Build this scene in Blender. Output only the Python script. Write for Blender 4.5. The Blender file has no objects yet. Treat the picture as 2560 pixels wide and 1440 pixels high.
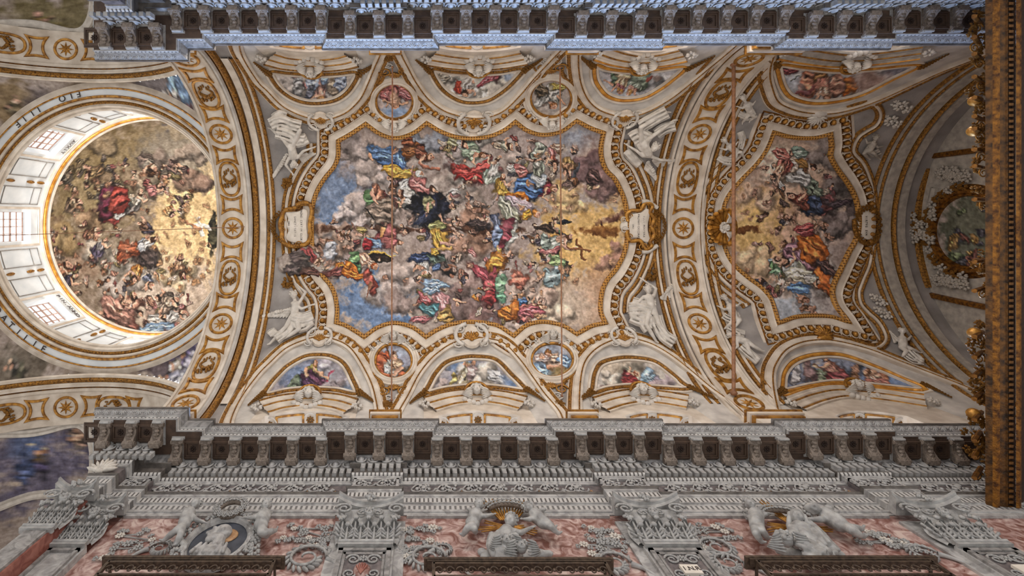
import bpy, math, random
import numpy as np
from mathutils import Vector, Matrix

# ------------------------------------------------------------------ camera, light, exposure
SC = bpy.context.scene
COL = SC.collection
F, U0, V0 = 1340.0, 1052.0, 540.0            # focal length and zenith point (2560 x 1440 frame)
cam_d = bpy.data.cameras.new('camera'); cam = bpy.data.objects.new('camera', cam_d); COL.objects.link(cam)
cam_d.sensor_fit = 'HORIZONTAL'; cam_d.sensor_width = 36.0; cam_d.lens = F * 36.0 / 2560
cam_d.shift_x = (1280 - U0) / 2560; cam_d.shift_y = -(720 - V0) / 2560
cam_d.clip_start = 0.1; cam_d.clip_end = 200
cam.location = (0, 0, 0); cam.rotation_euler = (math.pi, 0, 0)   # lies on its back, looks straight up
SC.camera = cam
W_ = bpy.data.worlds.new('world'); SC.world = W_; W_.use_nodes = True
bg = W_.node_tree.nodes['Background']; bg.inputs[0].default_value = (1.0, 0.985, 0.965, 1); bg.inputs[1].default_value = 0.60
vs = SC.view_settings; vs.view_transform = 'Standard'; vs.look = 'None'; vs.exposure = 0.70; vs.gamma = 1.0; vs.use_curve_mapping = False

def lamp(name, kind, loc, aim, energy, color, size=2.0, size_y=None):
    d = bpy.data.lights.new(name, kind); d.energy = energy; d.color = color
    if kind == 'AREA':
        d.shape = 'RECTANGLE'; d.size = size; d.size_y = size_y or size
    elif kind == 'SUN':
        d.angle = math.radians(size)
    o = bpy.data.objects.new(name, d); COL.objects.link(o); o.location = loc
    o.rotation_euler = (Vector(aim) - Vector(loc)).to_track_quat('-Z', 'Y').to_euler()
    return o
# daylight of the lunette windows: warm on the sunny (upper) side, cool sky light on the shady (lower) side
for x in (-3.1, 1.75, 6.9, 12.4):
    k = 1.0 if x < 10 else 0.45
    lamp('sunny_window_daylight', 'AREA', (x, -4.95, 13.8), (x, 6.0, 12.0), 340 * k, (1.0, 0.91, 0.80), 4.0, 0.8)
    lamp('shady_window_daylight', 'AREA', (x, 5.85, 13.8), (x, -5.1, 9.6), 460 * k, (0.34, 0.56, 1.0), 4.6, 0.8).data.spread = math.radians(62)
# daylight of the drum windows under the dome
for a in (135, 180, 225, 90, 270):
    c, s_ = math.cos(math.radians(a)), math.sin(math.radians(a))
    lamp('drum_window_daylight', 'AREA', (-11.9 + 4.8 * c, 0.45 + 4.8 * s_, 22.3), (-11.9 - 3.5 * c, 0.45 - 3.5 * s_, 26.0), 85, (1.0, 0.97, 0.93), 1.0, 1.4)

# ------------------------------------------------------------------ small helpers
rnd = random.Random(7)
YC, R, ZS = 0.45, 5.37, 14.63                # nave axis, vault radius, springing height (above the lens)
PX = 20.0 / F
def proj(p): return (U0 + F * p[0] / p[2], V0 + F * p[1] / p[2])
def vray(u, v): return np.array([(u - U0) / F, (v - V0) / F, 1.0])
def onvault(u, v, h=0.0, r0=R):
    """point on the barrel vault (moved h metres inward) and its inward normal"""
    d = vray(u, v); r = r0
    a = d[1] ** 2 + 1; b = -2 * (d[1] * YC + ZS); c = YC * YC + ZS * ZS - r * r
    D = max(b * b - 4 * a * c, 0.0); t = (-b + math.sqrt(D)) / (2 * a)
    p = d * t; n = np.array([0, YC - p[1], ZS - p[2]]); n /= np.linalg.norm(n)
    return p + n * h, n
WY = 6.0                                     # side wall plane (image bottom); its twin is at 2*YC-WY
def onwall(u, v, h=0.0):
    d = vray(u, v); p = d * ((WY) / d[1]); return p + np.array([0, -h, 0]), np.array([0., -1., 0.])
def onplaneX(X):
    def f(u, v, h=0.0):
        d = vray(u, v); p = d * (X / d[0]); n = np.array([-1. if X > 0 else 1., 0, 0]); return p + n * h, n
    return f
def onplaneY(Y):
    def f(u, v, h=0.0):
        d = vray(u, v); p = d * (Y / d[1]); n = np.array([0, -1. if Y > 0 else 1., 0]); return p + n * h, n
    return f

def spline(pts, step=4.0, closed=False):
    """Catmull-Rom through px points; a point written (u,v,1) is a corner"""
    P = [np.array(p[:2], float) for p in pts]; C = [len(p) > 2 for p in pts]; n = len(P); out = []; cor = []
    rng = range(n if closed else n - 1)
    for i in rng:
        j = (i + 1) % n
        p1, p2 = P[i], P[j]
        p0 = P[i - 1] if (i > 0 or closed) and not C[i] else 2 * p1 - p2
        p3 = P[(j + 1) % n] if (j < n - 1 or closed) and not C[j] else 2 * p2 - p1
        k = max(2, int(np.linalg.norm(p2 - p1) / step))
        for q in range(k):
            t = q / k
            out.append(0.5 * ((2 * p1) + (p2 - p0) * t + (2 * p0 - 5 * p1 + 4 * p2 - p3) * t * t + (3 * p1 - p0 - 3 * p2 + p3) * t ** 3))
    if not closed: out.append(P[-1])
    return np.array(out)

def inpoly(poly, u, v):
    """vectorised point in polygon"""
    poly = np.asarray(poly); u = np.asarray(u); v = np.asarray(v); inside = np.zeros(u.shape, bool)
    x0, y0 = poly[:, 0], poly[:, 1]; x1, y1 = np.roll(x0, -1), np.roll(y0, -1)
    for a, b, c, d in zip(x0, y0, x1, y1):
        if b == d: continue
        m = ((b > v) != (d > v)) & (u < (c - a) * (v - b) / (d - b) + a)
        inside ^= m
    return inside

# ------------------------------------------------------------------ materials
MATS = {}
def lin(c):
    c = np.asarray(c, float) / 255.0
    return np.where(c <= 0.04045, c / 12.92, ((c + 0.055) / 1.055) ** 2.4)
def L3(c): a = lin(c); return (float(a[0]), float(a[1]), float(a[2]), 1.0)
def mat(name, c1, c2=None, rough=0.7, metal=0.0, scale=4.0, detail=6.0, bump=0.0, bscale=30.0, lo=0.35, hi=0.65, attr=None, kind='noise', stretch=(1, 1, 1), third=None):
    m = bpy.data.materials.new(name); m.use_nodes = True; nt = m.node_tree; N = nt.nodes; Lk = nt.links
    b = N['Principled BSDF']; b.inputs['Roughness'].default_value = rough; b.inputs['Metallic'].default_value = metal
    tc = N.new('ShaderNodeTexCoord'); mp = N.new('ShaderNodeMapping'); mp.inputs['Scale'].default_value = stretch
    Lk.new(tc.outputs['Object'], mp.inputs[0])
    if c2 is None: c2 = c1
    n = N.new('ShaderNodeTexNoise'); n.inputs['Scale'].default_value = scale; n.inputs['Detail'].default_value = detail; Lk.new(mp.outputs[0], n.inputs[0])
    fac = n.outputs[0]
    if kind == 'vein':
        n.inputs['Distortion'].default_value = 1.6
    rp = N.new('ShaderNodeValToRGB'); rp.color_ramp.elements[0].position = lo; rp.color_ramp.elements[1].position = hi
    rp.color_ramp.elements[0].color = L3(c1); rp.color_ramp.elements[1].color = L3(c2)
    if third is not None:
        e = rp.color_ramp.elements.new(min(0.98, hi + 0.09)); e.color = L3(third)
    Lk.new(fac, rp.inputs[0]); colo = rp.outputs[0]
    if attr:
        at = N.new('ShaderNodeAttribute'); at.attribute_name = attr
        mx = N.new('ShaderNodeMix'); mx.data_type = 'RGBA'; mx.blend_type = 'MULTIPLY'; mx.inputs[0].default_value = 1.0
        Lk.new(at.outputs['Color'], mx.inputs[6]); Lk.new(colo, mx.inputs[7]); colo = mx.outputs[2]
    Lk.new(colo, b.inputs['Base Color'])
    if bump:
        n2 = N.new('ShaderNodeTexNoise'); n2.inputs['Scale'].default_value = bscale; n2.inputs['Detail'].default_value = 4; Lk.new(tc.outputs['Object'], n2.inputs[0])
        bp = N.new('ShaderNodeBump'); bp.inputs['Strength'].default_value = bump; bp.inputs['Distance'].default_value = 0.03
        Lk.new(n2.outputs[0], bp.inputs['Height']); Lk.new(bp.outputs[0], b.inputs['Normal'])
    MATS[name] = m; return m
def pattern(name, dark, light, axis=0, freq=6.0, freq2=None, duty=0.5, rough=0.6, mode='band', axis2=2):
    """carved running ornament too fine to model: leaf / flute / bead strips"""
    m = bpy.data.materials.new(name); m.use_nodes = True; nt = m.node_tree; N = nt.nodes; Lk = nt.links
    b = N['Principled BSDF']; b.inputs['Roughness'].default_value = rough
    tc = N.new('ShaderNodeTexCoord'); sp = N.new('ShaderNodeSeparateXYZ'); Lk.new(tc.outputs['Object'], sp.inputs[0])
    def M(op, a, c=None, val=None):
        x = N.new('ShaderNodeMath'); x.operation = op
        Lk.new(a, x.inputs[0])
        if c is not None: Lk.new(c, x.inputs[1])
        elif val is not None: x.inputs[1].default_value = val
        return x.outputs[0]
    s = M('SINE', M('MULTIPLY', sp.outputs[axis], val=freq * 2 * math.pi))
    if freq2:
        s2 = M('SINE', M('MULTIPLY', sp.outputs[axis2], val=freq2 * 2 * math.pi)); s = M('MULTIPLY', s, s2) if mode == 'check' else M('ADD', s, s2)
    nz = N.new('ShaderNodeTexNoise'); nz.inputs['Scale'].default_value = 9; nz.inputs['Detail'].default_value = 5; Lk.new(tc.outputs['Object'], nz.inputs[0])
    s = M('ADD', s, M('MULTIPLY', nz.outputs[0], val=0.9))
    rp = N.new('ShaderNodeValToRGB'); rp.color_ramp.elements[0].position = max(0.02, duty - 0.16); rp.color_ramp.elements[1].position = min(0.98, duty + 0.16)
    rp.color_ramp.elements[0].color = L3(dark); rp.color_ramp.elements[1].color = L3(light)
    Lk.new(M('MULTIPLY', M('ADD', s, val=1.0), val=0.4), rp.inputs[0]); Lk.new(rp.outputs[0], b.inputs['Base Color'])
    bp = N.new('ShaderNodeBump'); bp.inputs['Strength'].default_value = 0.6; bp.inputs['Distance'].default_value = 0.03
    Lk.new(rp.outputs[0], bp.inputs['Height']); Lk.new(bp.outputs[0], b.inputs['Normal'])
    MATS[name] = m; return m

mat('plaster', (190, 175, 158), (220, 208, 193), 0.8, scale=2.4, bump=0.15, bscale=14)
mat('plaster_cool', (176, 169, 162), (206, 199, 190), 0.8, scale=2.6, bump=0.15, bscale=14)
mat('ground_grey', (134, 128, 124), (164, 157, 152), 0.85, scale=1.4, bump=0.35, bscale=22)
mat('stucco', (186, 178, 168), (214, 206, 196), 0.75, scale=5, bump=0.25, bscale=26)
mat('stucco_dim', (150, 142, 132), (182, 172, 160), 0.75, scale=5, bump=0.25, bscale=26)  # darker, browner copy of stucco: dimness of the choir end put into the colour
mat('gold', (74, 42, 12), (190, 134, 54), 0.42, 0.45, scale=16, bump=0.8, bscale=42, lo=0.3, hi=0.7)
mat('gold_plain', (122, 78, 28), (196, 142, 62), 0.42, 0.45, scale=7, bump=0.2, bscale=20)
mat('gold_dark', (70, 38, 10), (150, 98, 30), 0.45, 0.45, scale=10, bump=0.5, bscale=30)
mat('gold_orange', (176, 112, 30), (226, 164, 70), 0.5, 0.3, scale=5, bump=0.2, bscale=20)
mat('marble', (104, 101, 99), (154, 150, 147), 0.5, scale=5, kind='vein', bump=0.2, bscale=30)
mat('marble_light', (132, 129, 127), (180, 177, 174), 0.5, scale=4, kind='vein', bump=0.15, bscale=25)
mat('marble_dark', (72, 66, 62), (110, 103, 97), 0.5, scale=5, bump=0.3, bscale=30)
mat('gold_deep', (44, 26, 8), (112, 72, 24), 0.45, 0.35, scale=8, bump=0.4, bscale=24)
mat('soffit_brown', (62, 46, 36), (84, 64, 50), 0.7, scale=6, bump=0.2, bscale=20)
mat('bracket_shade_hoop_stone', (96, 84, 74), (136, 122, 110), 0.6, scale=12, bump=0.6, bscale=34)  # brown holds the shade under the cornice, painted into modillion bodies; also wreath hoops
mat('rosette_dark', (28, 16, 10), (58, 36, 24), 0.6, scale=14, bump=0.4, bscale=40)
mat('red_marble', (122, 80, 70), (176, 146, 138), 0.45, scale=4.2, detail=9, kind='vein', lo=0.38, hi=0.56, third=(200, 178, 168))
mat('red_marble_dark', (122, 66, 56), (164, 108, 94), 0.45, scale=4.5, kind='vein')
mat('statue', (132, 130, 128), (174, 172, 169), 0.55, scale=6, bump=0.2, bscale=26)
mat('slate', (48, 52, 62), (70, 74, 84), 0.5, scale=5)
mat('iron', (56, 44, 36), (92, 76, 62), 0.5, 0.4, scale=18)
mat('rod_iron', (124, 84, 58), (154, 108, 76), 0.6, 0.1, scale=12)
mat('drum_plaster', (208, 212, 214), (228, 230, 230), 0.8, scale=1.6)
mat('drum_line', (120, 116, 112), (150, 142, 134), 0.8, scale=6)
mat('ink', (52, 44, 40), (74, 62, 56), 0.8, scale=9)
mat('parchment', (206, 196, 182), (224, 214, 202), 0.75, scale=4)
mat('timber', (160, 128, 112), (186, 152, 134), 0.7, scale=6)
mat('inlay_ochre', (150, 108, 74), (184, 146, 104), 0.5, scale=14)
mat('inlay_dark', (78, 72, 74), (118, 108, 106), 0.5, scale=9)
mat('fresco', (214, 210, 206), (255, 255, 255), 0.85, scale=9, detail=8, attr='paint', lo=0.3, hi=0.62)
pattern('leaf_strip', (104, 101, 99), (182, 178, 174), 0, 9.5, duty=0.5)
pattern('bead_strip', (82, 78, 76), (188, 184, 180), 0, 11.0, duty=0.42)
pattern('gold_rope', (104, 66, 24), (186, 134, 60), 0, 11.0, 11.0, duty=0.42, axis2=1)
g = bpy.data.materials.new('window_glass'); g.use_nodes = True; nt = g.node_tree
b = nt.nodes['Principled BSDF']; b.inputs['Base Color'].default_value = (0.9, 0.95, 1, 1); b.inputs['Roughness'].default_value = 0.05
tr = nt.nodes.new('ShaderNodeBsdfTransparent'); tr.inputs[0].default_value = (0.93, 0.95, 1, 1); mx = nt.nodes.new('ShaderNodeMixShader'); mx.inputs[0].default_value = 0.5
b.inputs['Emission Color'].default_value = (0.9, 0.95, 1.0, 1); b.inputs['Emission Strength'].default_value = 1.6
nt.links.new(tr.outputs[0], mx.inputs[1]); nt.links.new(b.outputs[0], mx.inputs[2]); nt.links.new(mx.outputs[0], nt.nodes['Material Output'].inputs[0])
MATS['window_glass'] = g

# ------------------------------------------------------------------ objects
def thing(name, label, cat, loc, group=None, kind=None):
    o = bpy.data.objects.new(name, None); COL.objects.link(o); o.location = [float(x) for x in loc]; o.empty_display_size = 0.2
    o['label'] = label
    if cat: o['category'] = cat
    if group: o['group'] = group
    if kind: o['kind'] = kind
    return o
def sub(parent, name, loc):
    o = bpy.data.objects.new(name, None); COL.objects.link(o); o.parent = parent; o.empty_display_size = 0.1
    o.location = Vector([float(x) for x in loc]) - wloc(parent); return o
def wloc(o):
    v = Vector(o.location)
    p = o.parent
    while p is not None:
        v = v + Vector(p.location); p = p.parent
    return v
class MB:
    def __init__(s): s.v = []; s.f = []; s.n = 0
    def add(s, v, f):
        v = np.asarray(v, float).reshape(-1, 3); s.v.append(v)
        k = s.n; s.f.extend([tuple(i + k for i in q) for q in f]); s.n += len(v)
    def grid(s, G, closeu=False, closev=False):
        G = np.asarray(G, float); a, b = G.shape[:2]; f = []
        for i in range(a if closeu else a - 1):
            i2 = (i + 1) % a
            for j in range(b if closev else b - 1):
                j2 = (j + 1) % b
                f.append((i * b + j, i * b + j2, i2 * b + j2, i2 * b + j))
        s.add(G.reshape(-1, 3), f)
    def box(s, c, d, M=None):
        c = np.asarray(c, float); d = np.asarray(d, float) / 2
        v = np.array([(x, y, z) for x in (-1, 1) for y in (-1, 1) for z in (-1, 1)]) * d
        if M is not None: v = v @ np.asarray(M).T
        s.add(v + c, [(0, 1, 3, 2), (4, 6, 7, 5), (0, 4, 5, 1), (2, 3, 7, 6), (0, 2, 6, 4), (1, 5, 7, 3)])
    def tube(s, P, r, k=6, cap=True):
        P = np.asarray(P, float); n = len(P); r = np.broadcast_to(np.asarray(r, float), (n,))
        T = np.gradient(P, axis=0); T /= np.linalg.norm(T, axis=1)[:, None] + 1e-9
        ref = np.array([0, 0, 1.0]) if abs(T[0][2]) < 0.9 else np.array([1.0, 0, 0])
        G = []
        a = np.cross(T[0], ref); a /= np.linalg.norm(a) + 1e-9
        for i in range(n):
            a = a - T[i] * np.dot(a, T[i]); a /= np.linalg.norm(a) + 1e-9; b = np.cross(T[i], a)
            G.append([P[i] + r[i] * (math.cos(t) * a + math.sin(t) * b) for t in np.linspace(0, 2 * math.pi, k, endpoint=False)])
        k0 = s.n; s.grid(G, closev=True)
        if cap:
            s.f.append(tuple(k0 + i for i in range(k))); s.f.append(tuple(k0 + (n - 1) * k + i for i in range(k))[::-1])
    def ell(s, c, r, M=None, nu=8, nv=6):
        c = np.asarray(c, float); r = np.broadcast_to(np.asarray(r, float), (3,)); V = [(0, 0, 1)]
        for i in range(1, nv):
            t = math.pi * i / nv
            for j in range(nu):
                p = 2 * math.pi * j / nu; V.append((math.sin(t) * math.cos(p), math.sin(t) * math.sin(p), math.cos(t)))
        V.append((0, 0, -1)); V = np.array(V) * r
        if M is not None: V = V @ np.asarray(M).T
        f = [(0, 1 + j, 1 + (j + 1) % nu) for j in range(nu)]
        for i in range(nv - 2):
            for j in range(nu):
                a = 1 + i * nu; b_ = a + nu; f.append((a + j, b_ + j, b_ + (j + 1) % nu, a + (j + 1) % nu))
        e = len(V) - 1; a = 1 + (nv - 2) * nu; f += [(e, a + (j + 1) % nu, a + j) for j in range(nu)]
        s.add(V + c, f)
    def cap(s, p, q, r0, r1, k=8):
        """tapered capsule"""
        p = np.asarray(p, float); q = np.asarray(q, float); d = q - p; L = np.linalg.norm(d) + 1e-9; d = d / L
        ref = np.array([0, 0, 1.0]) if abs(d[2]) < 0.9 else np.array([1.0, 0, 0]); a = np.cross(d, ref); a /= np.linalg.norm(a); b = np.cross(d, a)
        rings = []
        for t, rr in ((-0.95, 0.31), (-0.6, 0.8), (0, 1)): rings.append((p + d * t * r0, r0 * rr))
        for t, rr in ((0, 1), (0.6, 0.8), (0.95, 0.31)): rings.append((q + d * t * r1, r1 * rr))
        G = [[c + rr * (math.cos(t) * a + math.sin(t) * b) for t in np.linspace(0, 2 * math.pi, k, endpoint=False)] for c, rr in rings]
        k0 = s.n; s.grid(G, closev=True); s.f.append(tuple(k0 + i for i in range(k))); s.f.append(tuple(k0 + 5 * k + i for i in range(k))[::-1])
    def disc(s, c, n, r, h=0.0, k=16, up=None, ry=None):
        """raised disc on a surface with normal n"""
        M = frame(n, up); c = np.asarray(c, float); ry = ry or r; V = []
        for hh, q in ((0, 1.0), (h, 0.86)):
            for t in np.linspace(0, 2 * math.pi, k, endpoint=False): V.append(c + M @ np.array([q * r * math.cos(t), q * ry * math.sin(t), hh]))
        s.add(V, [tuple(range(k, 2 * k))] + [(i, (i + 1) % k, k + (i + 1) % k, k + i) for i in range(k)])
    def sweep(s, P, N, prof, closed=False, flip=1, mitre=2.2):
        P = np.asarray(P, float); N = np.asarray(N, float); n = len(P)
        if closed: d0 = P - np.roll(P, 1, 0); d1 = np.roll(P, -1, 0) - P
        else:
            d1 = np.vstack([np.diff(P, axis=0), P[-1:] - P[-2:-1]]); d0 = np.vstack([P[1:2] - P[:1], np.diff(P, axis=0)])
        d0 /= np.linalg.norm(d0, axis=1)[:, None] + 1e-9; d1 /= np.linalg.norm(d1, axis=1)[:, None] + 1e-9
        T = d0 + d1; T /= np.linalg.norm(T, axis=1)[:, None] + 1e-9
        S = np.cross(N, T) * flip; S /= np.linalg.norm(S, axis=1)[:, None] + 1e-9
        S0 = np.cross(N, d1) * flip; S0 /= np.linalg.norm(S0, axis=1)[:, None] + 1e-9
        c = np.clip(np.sum(S * S0, axis=1), 1 / mitre, 1); S = S / c[:, None]
        G = np.array([[P[i] + S[i] * a + N[i] * h for a, h in prof] for i in range(n)])
        s.grid(G, closeu=closed)
        return G
    def build(s, name, m, parent=None, smooth=False, kind=None, label=None, loc=None):
        me = bpy.data.meshes.new(name)
        V = np.vstack(s.v) if s.v else np.zeros((0, 3))
        off = Vector((0, 0, 0))
        if parent is not None: off = wloc(parent)
        elif loc is not None: off = Vector([float(x) for x in loc])
        me.from_pydata((V - np.array(off)).tolist(), [], s.f)
        if smooth: me.polygons.foreach_set('use_smooth', [True] * len(me.polygons))
        me.materials.append(MATS[m] if isinstance(m, str) else m)
        o = bpy.data.objects.new(name, me); COL.objects.link(o)
        if parent is not None: o.parent = parent
        else: o.location = off
        if kind: o['kind'] = kind
        if label: o['label'] = label
        return o
def frame(n, up=None):
    n = np.asarray(n, float); n = n / np.linalg.norm(n)
    up = np.array([1.0, 0, 0]) if up is None else np.asarray(up, float)
    x = up - n * np.dot(up, n)
    if np.linalg.norm(x) < 1e-6: x = np.array([0, 1.0, 0]) - n * n[1]
    x /= np.linalg.norm(x); y = np.cross(n, x)
    return np.array([x, y, n]).T
def inst(name, me, parent, p, M, sc=1.0):
    """a linked copy of mesh me as a part of parent; M = 3x3 axes"""
    o = bpy.data.objects.new(name, me); COL.objects.link(o); o.parent = parent
    A = np.eye(4); A[:3, :3] = np.asarray(M) * np.asarray(sc); A[:3, 3] = np.asarray(p, float) - np.array(wloc(parent))
    o.matrix_basis = Matrix(A.tolist()); return o
def mesh_of(mb, name, m, smooth=True):
    me = bpy.data.meshes.new(name); me.from_pydata(np.vstack(mb.v).tolist(), [], mb.f)
    if smooth: me.polygons.foreach_set('use_smooth', [True] * len(me.polygons))
    for q in (m if isinstance(m, (list, tuple)) else [m]): me.materials.append(MATS[q])
    return me
def mark(o, label, cat, group=None, kind=None):
    o['label'] = label
    if cat: o['category'] = cat
    if group: o['group'] = group
    if kind: o['kind'] = kind
    return o
def path(pts, surf, h=0.0, step=4.0, closed=False):
    q = spline(pts, step, closed); A = [surf(u, v, h) for u, v in q]
    return np.array([a[0] for a in A]), np.array([a[1] for a in A]), q
def along(P, N, gap, closed=False, start=0.0):
    """evenly spaced (point, axes) along a 3-D path; axes = tangent, side, normal"""
    P = np.asarray(P); Q = np.vstack([P, P[:1]]) if closed else P; NN = np.vstack([N, N[:1]]) if closed else N
    L = np.concatenate([[0], np.cumsum(np.linalg.norm(np.diff(Q, axis=0), axis=1))]); k = max(1, int(round((L[-1] - 2 * start) / gap)))
    out = []
    for i in range(k):
        t = start + (i + 0.5) * (L[-1] - 2 * start) / k; j = min(np.searchsorted(L, t) - 1, len(Q) - 2); j = max(j, 0)
        w = (t - L[j]) / (L[j + 1] - L[j] + 1e-9); p = Q[j] * (1 - w) + Q[j + 1] * w; n = NN[j] * (1 - w) + NN[j + 1] * w; n /= np.linalg.norm(n)
        T = Q[j + 1] - Q[j]; T = T - n * np.dot(T, n); T /= np.linalg.norm(T) + 1e-9
        out.append((p, np.array([T, np.cross(n, T), n]).T))
    return out
# ------------------------------------------------------------------ fresco painter (numpy, paints pigment in a drawing sheet, later carried by the plaster as a colour attribute)
nr = np.random.RandomState(11)
CW, CH = 2560, 1440
CAN = np.zeros((CH, CW, 3), np.float32); CAN[:] = (170, 152, 140)
def up(a, h, w):
    y = np.linspace(0, a.shape[0] - 1.001, h); x = np.linspace(0, a.shape[1] - 1.001, w); yi = y.astype(int); xi = x.astype(int)
    fy = (y - yi)[:, None]; fx = (x - xi)[None]; fy = fy * fy * (3 - 2 * fy); fx = fx * fx * (3 - 2 * fx)
    return ((a[yi][:, xi] * (1 - fx) + a[yi][:, xi + 1] * fx) * (1 - fy) + (a[yi + 1][:, xi] * (1 - fx) + a[yi + 1][:, xi + 1] * fx) * fy).astype(np.float32)
def fbm(cell, octs=4):
    s = np.zeros((CH, CW), np.float32); amp = 1.0; t = 0
    for o in range(octs):
        c = max(2.0, cell / 2 ** o); s += amp * up(nr.rand(int(CH / c) + 2, int(CW / c) + 2) * 2 - 1, CH, CW); t += amp; amp *= 0.55
    return s / t
NZ_BIG, NZ_MID, NZ_FINE = fbm(150), fbm(46), fbm(11, 3)
NX, NYY = fbm(60, 3), fbm(60, 3)
def area(u, v, r):
    return slice(max(0, int(v - r)), min(CH, int(v + r) + 1)), slice(max(0, int(u - r)), min(CW, int(u + r) + 1))
def blob(u, v, rx, ry, ang, col, soft=0.25, fold=0.0, wob=0.22, alpha=1.0, lit=0.18):
    m = max(rx, ry) * 1.5 + 4; sy, sx = area(u, v, m)
    if sy.stop <= sy.start or sx.stop <= sx.start: return
    Y, X = np.mgrid[sy, sx]; dx = X - u; dy = Y - v; c, s = math.cos(math.radians(ang)), math.sin(math.radians(ang))
    a = (dx * c + dy * s) / rx; b = (-dx * s + dy * c) / ry
    d = np.sqrt(a * a + b * b) + wob * 2.2 * NZ_MID[sy, sx] + wob * NZ_FINE[sy, sx]
    al = np.clip((1 - d) / soft + 0.5, 0, 1) * alpha
    sh = 1 + lit * (-a * 0.35 * c + b * -0.5) + 0.10 * NZ_FINE[sy, sx]
    if fold:
        sh = sh + fold * np.sin((b * 5.5 + a * 1.2 + 4.5 * NX[sy, sx]) * 1.6) * np.clip(1.25 - d, 0, 1)
        sh = sh + 0.7 * fold * np.sin(b * 17 + 9 * NYY[sy, sx]) * np.clip(1.1 - d, 0, 1)
        sh = sh - 0.25 * np.clip((d - 0.75) * 4, 0, 1)
    C = np.asarray(col, np.float32)[None, None] * sh[..., None]
    CAN[sy, sx] = CAN[sy, sx] * (1 - al[..., None]) + np.clip(C, 0, 255) * al[..., None]
def stroke(u1, v1, u2, v2, w, col, alpha=1.0, w2=None):
    w2 = w if w2 is None else w2
    m = math.hypot(u2 - u1, v2 - v1) / 2 + max(w, w2) * 2 + 3; sy, sx = area((u1 + u2) / 2, (v1 + v2) / 2, m); Y, X = np.mgrid[sy, sx]
    ex, ey = u2 - u1, v2 - v1; L2 = ex * ex + ey * ey + 1e-6; t = np.clip(((X - u1) * ex + (Y - v1) * ey) / L2, 0, 1)
    px, py = X - u1 - t * ex, Y - v1 - t * ey; d = np.sqrt(px * px + py * py) / (w + (w2 - w) * t)
    al = np.clip((1 - d) * 2.2 + 0.4, 0, 1) * alpha; side = (px * -ey + py * ex) / (math.sqrt(L2) * w)
    C = np.asarray(col, np.float32)[None, None] * (1 - 0.16 * side + 0.12 * NZ_FINE[sy, sx])[..., None]
    CAN[sy, sx] = CAN[sy, sx] * (1 - al[..., None]) + np.clip(C, 0, 255) * al[..., None]
def wash(poly_or_none, col, u, v, rx, ry, alpha=0.8, soft=0.9): blob(u, v, rx, ry, 0, col, soft, 0, 0.35, alpha, 0.0)
def cloud(u, v, r, col=(172, 152, 144)):
    col = np.asarray(col, float)
    for k in range(7):
        a = rnd.random() * 6.28; q = rnd.random() ** 0.5
        x, y = u + math.cos(a) * r * q * 1.1, v + math.sin(a) * r * q * 0.8; rr = r * (0.35 + 0.3 * rnd.random())
        blob(x + 2, y + 3, rr * 1.08, rr * 0.95, 0, col * 0.66, 0.5, 0, 0.2, 0.75); blob(x - 1, y - 2, rr * 0.85, rr * 0.75, 0, col * (1.06 + 0.16 * rnd.random()), 0.6, 0, 0.2, 0.8)
SKIN = (208, 158, 128)
def robe(u, v, rx, ry, ang, col):
    rx, ry = rx * 1.12, ry * 1.16
    blob(u + 1, v + 2, rx * 1.1, ry * 1.12, ang, np.asarray(col) * 0.45, 0.4, 0, 0.3, 0.6)
    blob(u, v, rx, ry, ang, col, 0.16, 0.34, 0.3)
    a = math.radians(ang)
    for k in range(3):
        q = (k - 1) * 0.45; cx, cy = u - math.sin(a) * ry * q, v + math.cos(a) * ry * q
        L = rx * (0.7 + 0.3 * rnd.random()); t = a + rnd.uniform(-0.35, 0.35)
        stroke(cx - math.cos(t) * L * .7, cy - math.sin(t) * L * .7, cx + math.cos(t) * L * .7, cy + math.sin(t) * L * .7, max(1.0, ry * 0.12), np.clip(np.asarray(col) * (1.25 if k % 2 else 0.6), 0, 255), 0.55)
def head(u, v, r=6.5, ang=0, hair=(96, 66, 46), skin=SKIN):
    r = r * 1.12
    a = math.radians(ang); c, s = math.cos(a), math.sin(a)
    blob(u - c * r * .35, v - s * r * .35, r * 1.15, r * 1.1, ang, hair, 0.25, 0.2, 0.15)
    blob(u + c * r * .2, v + s * r * .2, r * 0.82, r * 0.74, ang, skin, 0.25, 0, 0.08)
    for q in (-0.3, 0.32):
        stroke(u + c * r * .15 - s * r * q, v + s * r * .15 + c * r * q, u + c * r * .18 - s * r * q, v + s * r * .18 + c * r * q, r * 0.13, (86, 56, 44), 0.8)
    stroke(u + c * r * .2, v + s * r * .2, u + c * r * .48, v + s * r * .48, r * 0.09, (168, 112, 90), 0.7)
    stroke(u + c * r * .66 - s * r * .18, v + s * r * .66 + c * r * .18, u + c * r * .66 + s * r * .18, v + s * r * .66 - c * r * .18, r * 0.1, (150, 78, 66), 0.7)
def limb(u1, v1, u2, v2, w=4.5, skin=SKIN):
    stroke(u1 + 1, v1 + 1.5, u2 + 1, v2 + 1.5, w * 1.25, np.asarray(skin) * 0.5, 0.5, w * 0.8); stroke(u1, v1, u2, v2, w, skin, 1, w * 0.62)
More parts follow.
